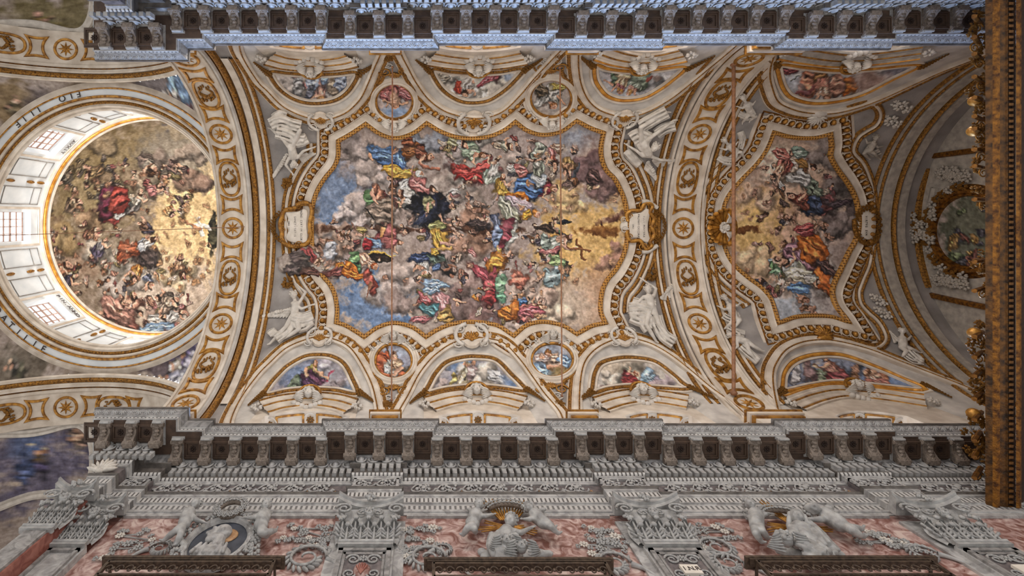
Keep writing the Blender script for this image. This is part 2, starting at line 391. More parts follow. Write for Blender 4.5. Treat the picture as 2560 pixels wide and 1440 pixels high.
def putto(u, v, r=10, ang=None, skin=(206, 156, 130)):
    ang = rnd.uniform(0, 360) if ang is None else ang; a = math.radians(ang); c, s = math.cos(a), math.sin(a); k = rnd.choice((-1, 1)); skin = np.asarray(skin) * rnd.uniform(.82, 1.02)
    blob(u + 1, v + 2, r * 1.5, r * 1.0, ang, skin * .5, 0.6, 0, .3, .4)
    limb(u - c * r * .4, v - s * r * .4, u - c * r * 1.1 - s * r * .5 * k, v - s * r * 1.1 + c * r * .5 * k, r * 0.36, skin); limb(u - c * r * .4, v - s * r * .4, u - c * r * 1.3 + s * r * .15 * k, v - s * r * 1.3 - c * r * .15 * k, r * 0.34, skin * .9)
    limb(u + c * r * .4, v + s * r * .4, u + c * r * .9 + s * r * .7 * k, v + s * r * .9 - c * r * .7 * k, r * 0.24, skin)
    blob(u, v, r * 0.85, r * 0.55, ang, skin, 0.3, 0.2, 0.2); head(u + c * r * 1.0, v + s * r * 1.0, r * 0.48, ang, (126, 90, 62), skin)
def cherub(u, v, r, skin=(206, 156, 130)):
    skin = np.asarray(skin, float); a = rnd.uniform(0, 6.28)
    blob(u + 1, v + 1, r * 1.3, r, math.degrees(a), skin * .62, .5, 0, .4, .5)
    for k in range(3): blob(u + math.cos(a + k * 1.7) * r * .6, v + math.sin(a + k * 1.7) * r * .5, r * .55, r * .36, rnd.uniform(0, 180), skin * rnd.uniform(.84, 1.06), .35, .15, .3, .75)
    blob(u - math.cos(a) * r * .7, v - math.sin(a) * r * .6, r * .42, r * .4, 0, np.array((140, 98, 68)), .35, 0, .2, .8); blob(u - math.cos(a) * r * .6, v - math.sin(a) * r * .5, r * .32, r * .3, 0, skin * 1.03, .35, 0, .2, .9)
def crowd(u0, u1, v0, v1, n, pal, r0=5, r1=11, al=.85):
    for k in range(n):
        u, v = rnd.uniform(u0, u1), rnd.uniform(v0, v1); c = np.asarray(rnd.choice(pal), float); r = rnd.uniform(r0, r1); a = rnd.uniform(0, 180)
        blob(u + 1, v + 2, r * 1.3, r * .8, a, c * .42, .4, 0, .45, .5); blob(u, v, r * 1.2, r * .62, a, c, .25, .4, .4, al)
        if rnd.random() < .45: head(u + rnd.uniform(-r, r), v + rnd.uniform(-r, r), rnd.uniform(3.5, 5.5), rnd.uniform(0, 360))
def fig(hu, hv, fu, fv, c1, c2, w=14, hair=(96, 66, 46), skin=SKIN, arm=True, hr=6.5):
    dx, dy = fu - hu, fv - hv; L = math.hypot(dx, dy) + 1e-6; a = math.degrees(math.atan2(dy, dx)); ux, uy = dx / L, dy / L
    limb(hu + dx * .8, hv + dy * .8, fu - uy * w * .3, fv + ux * w * .3, 4, skin)
    robe(hu + dx * .68, hv + dy * .68, L * .36, w * 1.15, a + rnd.uniform(-14, 14), c2)
    robe(hu + dx * .36, hv + dy * .36, L * .25, w * .85, a + rnd.uniform(-12, 12), c1)
    if arm:
        q = rnd.choice((-1, 1)); ex, ey = hu + dx * .3 - uy * q * w * 1.2, hv + dy * .3 + ux * q * w * 1.2
        limb(hu + dx * .22, hv + dy * .22, ex, ey, 4, skin); limb(ex, ey, ex + ux * -w * .8 - uy * q * w * .5, ey + uy * -w * .8 + ux * q * w * .5, 3.4, skin)
    head(hu, hv, hr, a + 180 + rnd.uniform(-25, 25), hair, skin)

# ---- nave fresco
wash(0, (164, 144, 134), 1150, 570, 420, 300, 1.0); wash(0, (122, 142, 176), 850, 470, 75, 115, 1, .4); wash(0, (108, 134, 174), 925, 770, 105, 80, 1, .4)
wash(0, (182, 160, 150), 905, 380, 70, 50, .9); wash(0, (226, 178, 100), 1475, 600, 125, 130, 1, .6); wash(0, (206, 158, 120), 1500, 740, 90, 80, .85)
wash(0, (208, 184, 160), 1420, 760, 70, 60, .85); wash(0, (178, 158, 152), 1330, 350, 80, 40, .8); wash(0, (150, 158, 176), 1440, 345, 60, 34, .85); wash(0, (186, 146, 128), 1500, 420, 60, 80, .8)
for a in ((895, 372, 40, (166, 150, 144)), (900, 520, 48, (196, 178, 170)), (940, 440, 40, (190, 172, 164)), (862, 525, 26, (188, 172, 168)), (985, 395, 30), (1110, 460, 45, (166, 150, 140)), (1160, 520, 40, (160, 142, 130)),
          (960, 715, 40, (176, 158, 150)), (1030, 740, 52, (160, 138, 130)), (1030, 690, 40, (188, 168, 158)), (1150, 660, 50, (176, 152, 142)), (1170, 745, 55, (138, 112, 106)), (1200, 700, 44, (150, 122, 114)), (1215, 790, 44, (146, 112, 106)),
          (1300, 800, 40, (186, 164, 152)), (1390, 780, 44, (214, 190, 164)), (1330, 730, 36, (196, 166, 148)), (1250, 620, 36, (186, 158, 142)), (1470, 425, 48, (128, 98, 98)), (1500, 460, 40, (142, 108, 104)), (1430, 500, 30, (220, 180, 124)),
          (1300, 395, 30, (176, 158, 148)), (1060, 350, 34, (150, 152, 162)), (1180, 350, 30, (160, 152, 144)), (880, 590, 36, (172, 138, 118)), (830, 600, 40, (180, 150, 130)), (1180, 585, 44, (170, 128, 104)), (1540, 640, 36, (190, 140, 116)), (1130, 395, 26, (166, 152, 146))): cloud(*a)
blob(1100, 572, 330, 9, 0.5, (92, 58, 40), 0.6, 0, 0.5, 0.8); blob(1490, 575, 90, 12, -3, (150, 92, 36), 0.6, 0, 0.6, 0.85); blob(1525, 545, 45, 8, -18, (112, 66, 52), 0.6, 0, 0.5, 0.8)
BLUE, RED, YEL, GRN, ORA, WHT, NAV, PNK, BRN, MAU, OLV = (98, 128, 172), (190, 74, 66), (214, 166, 72), (112, 142, 96), (214, 128, 50), (204, 196, 188), (58, 64, 86), (192, 122, 116), (128, 86, 56), (150, 112, 116), (150, 148, 92)
PAL = (BRN, (166, 120, 100), (190, 150, 130), (120, 96, 88), (176, 150, 130), (150, 86, 80), (92, 84, 92), (204, 176, 150), (146, 126, 84))
crowd(820, 1420, 540, 605, 70, PAL); crowd(1130, 1320, 400, 540, 40, PAL + (WHT, PNK)); crowd(940, 1100, 440, 560, 26, PAL); crowd(1040, 1160, 640, 800, 26, PAL); crowd(1180, 1360, 620, 800, 44, PAL + (PNK, ORA)); crowd(1100, 1330, 345, 400, 26, PAL + ((180, 184, 150),)); crowd(1330, 1440, 360, 480, 22, PAL); crowd(760, 900, 580, 690, 30, PAL + (PNK,)); crowd(1340, 1420, 560, 700, 24, PAL + (GRN,))
robe(975, 385, 42, 17, 12, BLUE); robe(1000, 402, 20, 14, 60, BLUE); robe(1005, 430, 34, 13, 8, YEL); limb(921, 380, 930, 395, 5); fig(1078, 392, 1008, 372, (140, 84, 62), (146, 92, 52), 17, BRN); limb(1050, 410, 1100, 421, 4.5, (176, 116, 92))
fig(1052, 436, 1004, 470, PNK, WHT, 13, (214, 208, 200)); robe(1050, 462, 26, 13, 20, PNK); head(1087, 472, 7.5, 20); fig(1000, 484, 1040, 512, WHT, WHT, 14, BRN)
fig(1122, 520, 1035, 532, (50, 52, 68), (44, 46, 60), 27, (52, 50, 60), hr=8); robe(1085, 512, 24, 38, 80, (44, 46, 62)); robe(1060, 540, 30, 16, -20, (56, 62, 86)); robe(1070, 514, 13, 20, 0, (142, 138, 100)); limb(1066, 505, 1072, 532, 4)
robe(922, 496, 14, 16, 0, GRN); robe(944, 486, 12, 24, -30, (196, 132, 104)); robe(950, 532, 34, 26, 10, (146, 126, 110)); limb(925, 480, 945, 505, 5); stroke(915, 520, 935, 552, 2, (58, 40, 34))
robe(1160, 425, 36, 17, 25, RED); robe(1205, 418, 30, 15, -10, (196, 84, 76)); robe(1180, 445, 34, 10, 10, (178, 60, 56)); fig(1208, 386, 1150, 366, (168, 178, 150), (150, 166, 142), 13, BRN); head(1240, 432, 7, 0); fig(1245, 400, 1215, 455, WHT, (172, 176, 160), 15)
fig(1258, 440, 1246, 490, YEL, YEL, 14, BRN); robe(1278, 488, 30, 10, 10, YEL); robe(1268, 515, 28, 17, 60, (190, 190, 166)); stroke(1210, 520, 1258, 488, 1.2, (70, 50, 40)); stroke(1105, 500, 1130, 480, 1.2, (70, 50, 40))
for q in ((1180, 518, 12, 20), (1210, 527, 12, 200), (1165, 500, 9, 60), (1205, 548, 11, 0), (1150, 560, 9, 180), (1140, 588, 10, 30), (1165, 612, 9, 90), (1120, 600, 9, 150)): putto(*q)
robe(1200, 558, 26, 9, 4, (86, 70, 66)); robe(1240, 555, 20, 12, 80, (112, 116, 140)); robe(1262, 586, 14, 30, 15, (152, 78, 90)); robe(1242, 588, 10, 26, 0, (140, 152, 186)); robe(1278, 590, 8, 26, 10, (190, 184, 176))
fig(1003, 606, 930, 605, PNK, (176, 96, 96), 15, BRN, hr=8); robe(972, 598, 17, 30, -5, (182, 104, 100)); robe(938, 612, 22, 12, 20, (140, 158, 192)); limb(955, 572, 950, 590, 5, (214, 150, 96)); robe(920, 612, 12, 10, 0, (166, 56, 60)); robe(910, 575, 14, 9, 30, (176, 150, 90))
for q in ((772, 612, 13, 80), (795, 618, 12, 200), (815, 600, 11, 30), (850, 590, 11, 300), (870, 615, 10, 180), (800, 645, 14, 160), (826, 658, 12, 30), (760, 640, 11, 260), (905, 590, 9, 0)): putto(*q)
robe(768, 632, 17, 13, 60, (178, 84, 80)); robe(742, 645, 24, 22, 0, (104, 88, 84)); robe(822, 634, 16, 22, 0, (186, 184, 190)); robe(843, 668, 17, 9, -10, ORA); robe(790, 680, 40, 11, 6, (112, 74, 66)); robe(725, 672, 24, 16, 0, (112, 96, 92)); robe(832, 683, 26, 10, -14, (152, 92, 84))
robe(886, 648, 13, 21, 0, GRN); blob(942, 646, 36, 13, 2, (70, 56, 46), .12, .1, .05); stroke(905, 648, 925, 632, 1.6, YEL); stroke(925, 632, 985, 640, 1.6, YEL); head(944, 650, 5, 90); robe(875, 672, 10, 20, -20, ORA); robe(890, 688, 26, 10, 18, (208, 116, 44)); fig(935, 668, 900, 640, SKIN, SKIN, 9, (176, 96, 50)); robe(925, 706, 12, 30, -30, (172, 88, 74)); stroke(925, 715, 917, 745, 5, (150, 96, 70), 1, 1)
fig(1055, 682, 1062, 632, (196, 192, 186), (76, 88, 116), 14, (200, 192, 182)); robe(1050, 642, 30, 10, 4, (74, 86, 118)); fig(1126, 688, 1078, 640, (96, 84, 80), (92, 106, 96), 15, (52, 40, 36), (150, 104, 80)); robe(1085, 712, 28, 12, 5, (150, 176, 206)); robe(1090, 672, 12, 12, 0, (92, 112, 150))
robe(1090, 562, 15, 10, 0, OLV); robe(1096, 594, 24, 16, 70, YEL); limb(1085, 625, 1130, 615, 5, (206, 160, 92)); limb(1100, 605, 1140, 608, 4); robe(1085, 628, 8, 8, 0, YEL)
fig(1250, 620, 1232, 680, ORA, ORA, 17, YEL); robe(1240, 655, 15, 22, 10, (220, 148, 60)); robe(1205, 682, 32, 15, 35, (172, 78, 86)); robe(1225, 710, 18, 32, 20, (180, 88, 90)); robe(1256, 708, 15, 26, 0, (134, 170, 136)); robe(1258, 742, 14, 12, 0, (112, 160, 128)); robe(1222, 742, 16, 14, 0, (166, 66, 66)); robe(1268, 775, 20, 18, 30, ORA); stroke(1236, 680, 1270, 675, 1.5, (120, 80, 50))
fig(1383, 472, 1300, 460, (176, 76, 84), BLUE, 19, (150, 100, 70)); robe(1312, 466, 32, 21, 6, (88, 120, 172)); robe(1345, 445, 15, 13, 20, (198, 204, 212)); robe(1290, 490, 22, 9, 6, ORA); robe(1300, 510, 32, 14, 30, (206, 180, 186)); head(1342, 532, 7.5, 20, (200, 130, 60)); robe(1312, 530, 17, 10, -10, (224, 160, 60))
fig(1330, 400, 1350, 430, (176, 172, 158), (158, 162, 146), 14); fig(1382, 410, 1378, 372, (176, 96, 76), PNK, 12); fig(1410, 428, 1425, 395, (150, 108, 76), (186, 150, 96), 11); stroke(1435, 440, 1446, 408, 3, (96, 92, 96)); robe(1300, 425, 14, 12, 0, PNK)
fig(1490, 452, 1465, 470, (150, 122, 92), (176, 150, 120), 10); robe(1480, 445, 16, 14, 40, (108, 80, 76)); blob(1415, 555, 20, 6, 4, (58, 62, 66), .3, .2); robe(1360, 568, 34, 8, 4, (86, 66, 52)); fig(1422, 591, 1372, 610, (204, 160, 132), (190, 196, 180), 12, BRN); limb(1400, 615, 1440, 616, 5); robe(1372, 626, 20, 10, -4, PNK); robe(1390, 655, 24, 16, 10, (154, 176, 120)); robe(1385, 690, 26, 20, 0, (150, 168, 170)); robe(1360, 600, 12, 18, 0, (150, 160, 150)); head(1432, 664, 5, 0)
stroke(1441, 598, 1463, 648, 3.2, (150, 96, 48)); stroke(1418, 613, 1472, 623, 2.6, (158, 104, 56))
robe(1292, 695, 22, 24, 0, (212, 128, 104)); robe(1285, 765, 12, 26, 10, (212, 120, 46)); robe(1304, 748, 9, 9, 0, BLUE); fig(1352, 766, 1300, 785, PNK, (204, 124, 116), 14, BRN); robe(1330, 780, 26, 9, 6, (196, 108, 112)); head(1350, 790, 6, 0)
fig(1120, 775, 1078, 762, (200, 186, 130), (196, 140, 140), 15, (176, 136, 76)); robe(1098, 752, 24, 14, 60, (214, 150, 150)); robe(1072, 772, 16, 14, 30, (92, 136, 144)); robe(1062, 745, 16, 8, 30, (196, 110, 112)); limb(1130, 752, 1165, 757, 4); robe(1052, 798, 22, 9, -10, (190, 118, 120)); robe(1080, 725, 18, 10, 0, (150, 176, 206)); robe(1112, 790, 14, 16, 0, (190, 150, 86))
robe(1015, 356, 14, 14, 0, (152, 90, 60)); fig(1165, 362, 1120, 350, WHT, (170, 164, 118), 10); fig(1275, 365, 1230, 358, (166, 160, 140), (170, 150, 130), 11); robe(1345, 378, 12, 20, 30, (172, 176, 160)); robe(1395, 365, 16, 10, 0, (190, 150, 130))
for k in range(26): cherub(rnd.uniform(1290, 1540), rnd.choice((rnd.uniform(380, 540), rnd.uniform(640, 800))), rnd.uniform(6, 9), (214, 162, 122))
for k in range(22): cherub(rnd.uniform(960, 1290), rnd.uniform(350, 800), rnd.uniform(5, 8))
# ---- second fresco
wash(0, (208, 164, 134), 1960, 570, 190, 260, 1); wash(0, (228, 182, 104), 1880, 570, 60, 90, .95); wash(0, (206, 178, 156), 1990, 400, 80, 60, .9); wash(0, (186, 178, 176), 2040, 740, 90, 60, .95); wash(0, (176, 186, 200), 1960, 770, 50, 34, .9); wash(0, (170, 152, 146), 2090, 660, 60, 90, .85)
for a in ((2110, 455, 46, (118, 104, 100)), (2090, 520, 40, (108, 92, 90)), (2060, 380, 40, (132, 118, 112)), (2100, 570, 36, (140, 124, 120)), (2060, 690, 40, (176, 160, 152)), (1900, 490, 40, (206, 168, 138)), (1890, 650, 34, (212, 176, 134)), (1980, 700, 40, (196, 176, 162)), (1940, 420, 40, (216, 184, 160))): cloud(*a)
blob(1850, 573, 70, 6, 0, (134, 76, 30), .6, 0, .5, .8)
crowd(1900, 2060, 540, 740, 40, PAL + ((206, 190, 160), PNK)); crowd(1920, 2080, 370, 530, 34, PAL + (WHT, PNK))
fig(1954, 607, 2075, 700, (168, 122, 132), (214, 112, 48), 24, BRN, hr=7); robe(2030, 622, 36, 24, 38, (216, 116, 46)); robe(2062, 668, 34, 12, 48, (112, 84, 78)); robe(2005, 570, 22, 10, -5, (196, 92, 88))
fig(1978, 487, 2060, 520, (150, 86, 70), (70, 78, 104), 18, (140, 70, 44)); robe(2045, 505, 26, 16, 30, (70, 80, 108)); robe(2075, 505, 14, 22, 10, (146, 88, 88)); robe(2030, 465, 26, 16, 40, (132, 142, 124)); robe(2100, 505, 30, 14, -10, (92, 74, 80)); stroke(2040, 455, 2000, 520, 1.4, (80, 60, 50)); robe(1995, 440, 24, 15, 20, (206, 200, 194)); blob(2002, 408, 20, 14, 20, (168, 124, 66), .12, .15, .05)
robe(1975, 410, 16, 14, 0, (210, 182, 160)); fig(1930, 440, 1965, 400, (214, 150, 120), (208, 120, 104), 11); robe(1950, 385, 18, 10, 20, (206, 122, 108)); robe(2000, 378, 16, 10, 0, (150, 166, 150)); fig(1960, 655, 2010, 690, (206, 204, 196), (214, 202, 170), 16); robe(2000, 690, 26, 20, 20, (214, 204, 178)); robe(1990, 722, 26, 15, 6, (112, 150, 200)); fig(2048, 705, 2010, 690, (204, 196, 176), WHT, 10); robe(1935, 680, 15, 13, 0, (132, 166, 128)); robe(1930, 655, 10, 9, 0, (150, 176, 186)); fig(1945, 645, 1925, 672, (214, 180, 150), GRN, 9)
for q in ((2055, 565, 11, 0), (2070, 590, 10, 200), (2030, 560, 9, 60), (2020, 770, 12, 200), (2005, 748, 11, 30), (2030, 790, 10, 100), (1935, 470, 9, 60), (1915, 505, 9, 0), (1900, 540, 8, 180), (1885, 480, 8, 90), (1890, 610, 8, 0), (1905, 420, 7, 0), (1950, 540, 10, 20), (1985, 545, 9, 90), (1940, 575, 8, 300)): putto(*q)
for k in range(14): cherub(rnd.uniform(1850, 1960), rnd.uniform(400, 700), rnd.uniform(5, 8), (216, 158, 116))
# ---- dome
wash(0, (150, 128, 104), 300, 560, 330, 330, 1); wash(0, (158, 134, 92), 190, 470, 120, 150, .95); wash(0, (150, 126, 84), 330, 370, 160, 70, .95); wash(0, (238, 200, 138), 480, 560, 110, 210, 1, .6); wash(0, (206, 182, 160), 420, 740, 140, 80, .95); wash(0, (166, 132, 108), 170, 640, 70, 70, .8); wash(0, (150, 140, 128), 430, 390, 90, 60, .8)
for a in ((130, 420, 50, (128, 114, 96)), (110, 640, 40, (132, 106, 92)), (180, 590, 44, (168, 138, 92)), (260, 650, 54, (182, 166, 148)), (290, 720, 40, (176, 158, 146)), (370, 640, 30, (108, 90, 82)), (360, 690, 36, (176, 160, 146)), (440, 690, 40, (206, 180, 140)), (470, 450, 34, (158, 126, 106)), (420, 400, 40, (142, 122, 108)), (300, 440, 44, (142, 118, 90)), (250, 380, 40, (152, 130, 98)), (480, 380, 30, (168, 148, 130)), (360, 460, 34, (172, 148, 122)), (230, 540, 40, (160, 128, 96)), (400, 800, 40, (170, 140, 124))): cloud(*a)
crowd(230, 480, 400, 540, 60, PAL); crowd(110, 330, 560, 740, 50, PAL); crowd(260, 470, 640, 830, 70, PAL + (PNK,)); crowd(100, 300, 390, 500, 40, ((126, 108, 80), (146, 124, 92), (110, 96, 84)))
for q in ((300, 470, 250, 510, (160, 60, 56), (112, 60, 76), 16), (320, 520, 270, 545, WHT, (150, 70, 62), 13), (350, 480, 330, 530, (176, 160, 140), (120, 110, 104), 12), (400, 460, 370, 480, (186, 120, 110), PNK, 10), (450, 430, 420, 400, (142, 112, 96), (120, 96, 88), 12), (380, 420, 350, 390, (150, 136, 120), (126, 108, 96), 13), (330, 605, 300, 640, (196, 124, 76), (176, 92, 58), 13), (385, 600, 350, 620, WHT, (176, 176, 180), 13), (345, 560, 375, 575, (122, 92, 76), (96, 84, 90), 11),
          (260, 600, 230, 640, (140, 130, 130), (96, 84, 104), 13), (170, 660, 120, 690, (196, 130, 96), (120, 70, 76), 13), (190, 690, 150, 720, (90, 80, 96), (76, 70, 90), 14), (330, 700, 345, 660, (206, 150, 84), (198, 132, 66), 12), (380, 715, 360, 690, (140, 140, 156), (112, 112, 126), 10), (300, 745, 340, 770, (176, 120, 96), (188, 128, 108), 15), (340, 740, 310, 790, (196, 140, 116), (190, 132, 116), 14), (390, 745, 440, 760, (150, 130, 116), (112, 98, 86), 14), (440, 745, 400, 770, (176, 152, 130), (150, 128, 112), 11), (410, 790, 370, 800, (196, 186, 176), (186, 176, 166), 13), (290, 790, 330, 820, (188, 132, 116), (176, 112, 96), 16), (260, 760, 290, 790, (150, 96, 86), (140, 92, 84), 13), (450, 780, 420, 800, WHT, (190, 182, 176), 11),
          (200, 500, 170, 530, (140, 116, 90), (128, 104, 82), 13), (150, 460, 170, 430, (120, 110, 96), (128, 112, 92), 13), (220, 440, 250, 420, (150, 124, 86), (140, 112, 80), 12), (110, 480, 120, 520, (126, 112, 90), (110, 96, 84), 11), (430, 540, 410, 520, (200, 160, 110), (206, 150, 96), 9), (455, 640, 440, 670, (190, 150, 110), (176, 130, 96), 9), (240, 570, 220, 590, (160, 120, 90), (150, 104, 82), 11)): fig(*q)
robe(395, 822, 40, 14, 8, (142, 172, 204)); robe(290, 770, 44, 20, 40, (190, 134, 116)); robe(270, 500, 16, 30, 5, (112, 48, 66)); robe(300, 500, 22, 22, 0, (168, 70, 60)); robe(320, 615, 26, 20, 10, (176, 96, 62)); robe(530, 590, 9, 42, 0, (92, 84, 60)); robe(370, 650, 26, 18, 30, (84, 70, 66))
stroke(480, 560, 520, 570, 5, (236, 226, 206)); stroke(495, 545, 505, 590, 4, (230, 216, 190)); limb(470, 550, 500, 575, 4, (206, 150, 104))
for k in range(40): cherub(rnd.uniform(380, 530), rnd.uniform(430, 720), rnd.uniform(5, 8), (212, 160, 112))
for k in range(26): cherub(rnd.uniform(110, 380), rnd.uniform(400, 800), rnd.uniform(6, 9), (172, 126, 96))
# ---- pendentives
wash(0, (112, 94, 98), 440, 930, 85, 85, 1, .3); wash(0, (128, 116, 116), 430, 225, 75, 65, 1, .3); wash(0, (146, 120, 84), 40, 260, 70, 60, 1, .4); wash(0, (122, 108, 92), 40, 910, 70, 60, 1, .4); wash(0, (104, 92, 94), 90, 250, 40, 40, .8)
for q in ((420, 935, 470, 880, (196, 176, 160), (150, 132, 176), 15), (455, 890, 480, 850, (150, 120, 120), (140, 124, 172), 12), (400, 945, 430, 960, (176, 140, 120), (170, 168, 200), 12)): fig(*q)
robe(488, 850, 12, 50, 22, (142, 126, 172)); robe(430, 985, 46, 10, -25, (156, 164, 192)); robe(400, 990, 30, 10, -8, (120, 116, 140)); robe(475, 905, 10, 34, 25, (168, 160, 178)); robe(445, 945, 26, 14, -40, (176, 172, 190))
fig(425, 250, 440, 205, (190, 178, 170), (120, 146, 176), 14); robe(435, 198, 12, 26, -25, (116, 146, 180)); robe(455, 235, 12, 34, -20, (112, 140, 176)); robe(430, 270, 16, 26, -30, (196, 186, 180)); robe(470, 280, 10, 26, -25, (150, 108, 110)); robe(405, 240, 14, 10, 0, (206, 194, 184))
fig(30, 900, 60, 930, (130, 116, 106), (106, 100, 80), 14); fig(20, 260, 50, 280, (150, 130, 96), (130, 110, 80), 14)
# ---- transept vaults in the corners
wash(0, (140, 124, 84), 130, 50, 120, 60, 1, .5); wash(0, (112, 104, 128), 80, 1150, 130, 110, 1, .4); wash(0, (96, 112, 156), 70, 1110, 50, 60, .9)
fig(185, 1075, 205, 1110, SKIN, (176, 140, 120), 14); fig(110, 1120, 80, 1180, (190, 150, 100), (88, 76, 112), 18); robe(90, 1170, 30, 22, 0, (84, 74, 110)); robe(60, 1180, 20, 30, 0, (84, 100, 150)); fig(120, 40, 90, 90, (170, 142, 80), (160, 130, 84), 16); robe(70, 80, 24, 20, 0, (150, 126, 96)); robe(140, 70, 20, 22, 0, (172, 150, 86))
# ---- lunettes
for (u0, u1, v0, v1, c) in ((657, 895, 885, 1000, (156, 148, 156)), (1060, 1315, 885, 1000, (166, 160, 166)), (1478, 1725, 885, 1000, (186, 176, 166)), (1950, 2310, 880, 1000, (140, 144, 166)), (675, 900, 165, 262, (192, 180, 172)), (1078, 1315, 165, 262, (206, 194, 180)), (1485, 1715, 150, 262, (180, 176, 178)), (1940, 2300, 145, 262, (186, 176, 172))):
    wash(0, c, (u0 + u1) / 2, (v0 + v1) / 2, (u1 - u0) * .62, (v1 - v0) * .8, 1, .3)
    for k in range(5): cloud(rnd.uniform(u0, u1), rnd.uniform(v0, v1), 26, np.array(c) * rnd.uniform(.88, 1.08))
wash(0, (112, 134, 172), 735, 930, 34, 26, .85); fig(788, 908, 770, 975, (186, 170, 96), (96, 62, 86), 15, (150, 110, 60)); robe(800, 955, 34, 14, 20, (104, 62, 84)); robe(740, 965, 11, 18, 0, (122, 136, 116)); limb(770, 940, 762, 920, 4); stroke(830, 930, 820, 950, 4, (170, 66, 92)); robe(775, 965, 16, 12, 60, (98, 66, 96)); blob(810, 908, 8, 4, 10, (226, 222, 220)); cloud(835, 965, 20, (150, 136, 138)); limb(800, 930, 825, 945, 3.5); wash(0, (140, 160, 190), 875, 965, 16, 16, .8)
wash(0, (112, 138, 178), 1150, 915, 40, 18, .9); cloud(1190, 950, 40, (206, 194, 180)); fig(1185, 905, 1150, 960, (206, 190, 160), (206, 186, 150), 15); robe(1130, 950, 9, 22, 15, (198, 176, 108)); robe(1240, 945, 22, 10, 30, (206, 204, 204)); wash(0, (120, 146, 186), 1275, 955, 18, 14, .9); robe(1180, 930, 12, 24, 20, (206, 176, 170)); cloud(1090, 955, 22, (186, 166, 160))
cloud(1560, 920, 40, (190, 172, 150)); fig(1590, 935, 1540, 962, (170, 84, 84), (162, 62, 66), 12, (170, 96, 60)); robe(1560, 958, 44, 9, -4, (160, 62, 64)); robe(1630, 950, 22, 11, 10, (176, 164, 180)); robe(1620, 935, 10, 12, 0, (142, 168, 190)); cloud(1520, 945, 20, (196, 182, 166)); cloud(1660, 955, 26, (176, 156, 160))
wash(0, (122, 146, 190), 2230, 950, 60, 30, .95); wash(0, (122, 142, 184), 1985, 915, 22, 20, .8); fig(2065, 895, 2090, 955, (176, 120, 104), (150, 86, 84), 19, (116, 76, 56)); robe(2045, 945, 30, 17, 30, (152, 160, 130)); robe(2100, 950, 24, 15, 20, (146, 76, 78)); robe(2020, 925, 16, 26, 0, (150, 120, 120)); robe(1990, 935, 10, 22, 10, (206, 200, 206)); fig(2165, 925, 2210, 955, (206, 150, 126), (196, 132, 104), 11, BRN); putto(2140, 930, 13, 90); robe(2200, 955, 26, 7, 8, (176, 110, 96)); stroke(2035, 905, 2070, 940, 2, (120, 90, 70))
fig(800, 250, 795, 200, (206, 150, 130), (204, 140, 124), 14, (180, 130, 80)); robe(782, 205, 14, 20, 0, (166, 176, 200)); robe(808, 200, 12, 16, 0, (142, 164, 196)); stroke(735, 190, 765, 215, 2.4, (206, 150, 150)); robe(745, 212, 12, 20, 0, (176, 172, 170)); robe(835, 215, 12, 20, 0, (170, 150, 130)); robe(850, 205, 9, 18, 10, (160, 170, 196)); stroke(745, 250, 800, 255, 4, (150, 110, 80)); robe(775, 228, 8, 16, 20, (110, 110, 122))
robe(1215, 205, 36, 8, -25, (206, 110, 116)); robe(1240, 185, 8, 16, 0, (196, 100, 106)); robe(1145, 215, 9, 8, 60, (206, 84, 60)); fig(1160, 230, 1185, 200, (226, 206, 190), (220, 204, 190), 12); cloud(1200, 235, 18, (216, 204, 190)); robe(1105, 195, 10, 14, 0, (180, 168, 150)); wash(0, (150, 166, 192), 1270, 190, 14, 12, .8)
robe(1540, 190, 12, 20, 0, (108, 128, 104)); robe(1560, 188, 14, 22, 0, (204, 180, 140)); robe(1600, 192, 18, 22, 10, (142, 156, 134)); fig(1548, 232, 1560, 196, PNK, (206, 170, 130), 11, (206, 150, 70)); fig(1575, 236, 1590, 205, (206, 150, 130), (160, 170, 150), 10, (196, 140, 76)); stroke(1615, 205, 1628, 188, 4, (146, 84, 70)); blob(1640, 195, 12, 10, 0, (150, 132, 126)); limb(1530, 210, 1510, 200, 3.5)
robe(2020, 205, 22, 34, 15, (196, 124, 96)); robe(2052, 190, 14, 20, 0, (166, 116, 70)); fig(2068, 242, 2060, 190, SKIN, (204, 130, 108), 16, (140, 90, 60)); robe(2118, 215, 17, 17, 0, (222, 122, 44)); robe(2090, 205, 16, 20, 10, (200, 140, 116)); stroke(1990, 238, 2035, 215, 4, (150, 84, 80)); wash(0, (196, 202, 214), 1980, 205, 22, 26, .85); stroke(1980, 200, 2000, 188, 2, (120, 120, 110)); wash(0, (132, 132, 150), 2250, 180, 40, 16, .8); robe(1965, 172, 20, 8, 10, (146, 76, 80)); wash(0, (180, 136, 120), 2180, 205, 50, 24, .7)
# ---- tondi
for (u, v, c) in ((985, 252, (186, 166, 160)), (1377, 242, (176, 162, 152)), (985, 906, (150, 150, 166)), (1380, 903, (160, 164, 176))): wash(0, c, u, v, 62, 60, 1, .25)
robe(985, 228, 40, 12, 0, (204, 112, 106)); robe(965, 235, 12, 10, 40, (206, 120, 116)); wash(0, (132, 156, 192), 985, 280, 40, 16, .95); fig(988, 265, 985, 225, SKIN, (206, 130, 120), 12); limb(960, 250, 985, 255, 4); limb(1012, 255, 990, 258, 4); robe(1010, 238, 12, 9, 30, (200, 120, 120)); blob(985, 245, 9, 18, 0, (214, 164, 136), .2, .15)
fig(1377, 265, 1382, 222, (206, 196, 180), (206, 190, 120), 14, (176, 120, 76)); robe(1360, 240, 26, 10, -50, (204, 198, 190)); robe(1390, 232, 12, 16, 0, (206, 198, 186)); robe(1400, 215, 17, 10, 0, (206, 180, 92)); robe(1350, 225, 14, 12, 30, (120, 104, 84)); limb(1395, 245, 1405, 262, 3.5)
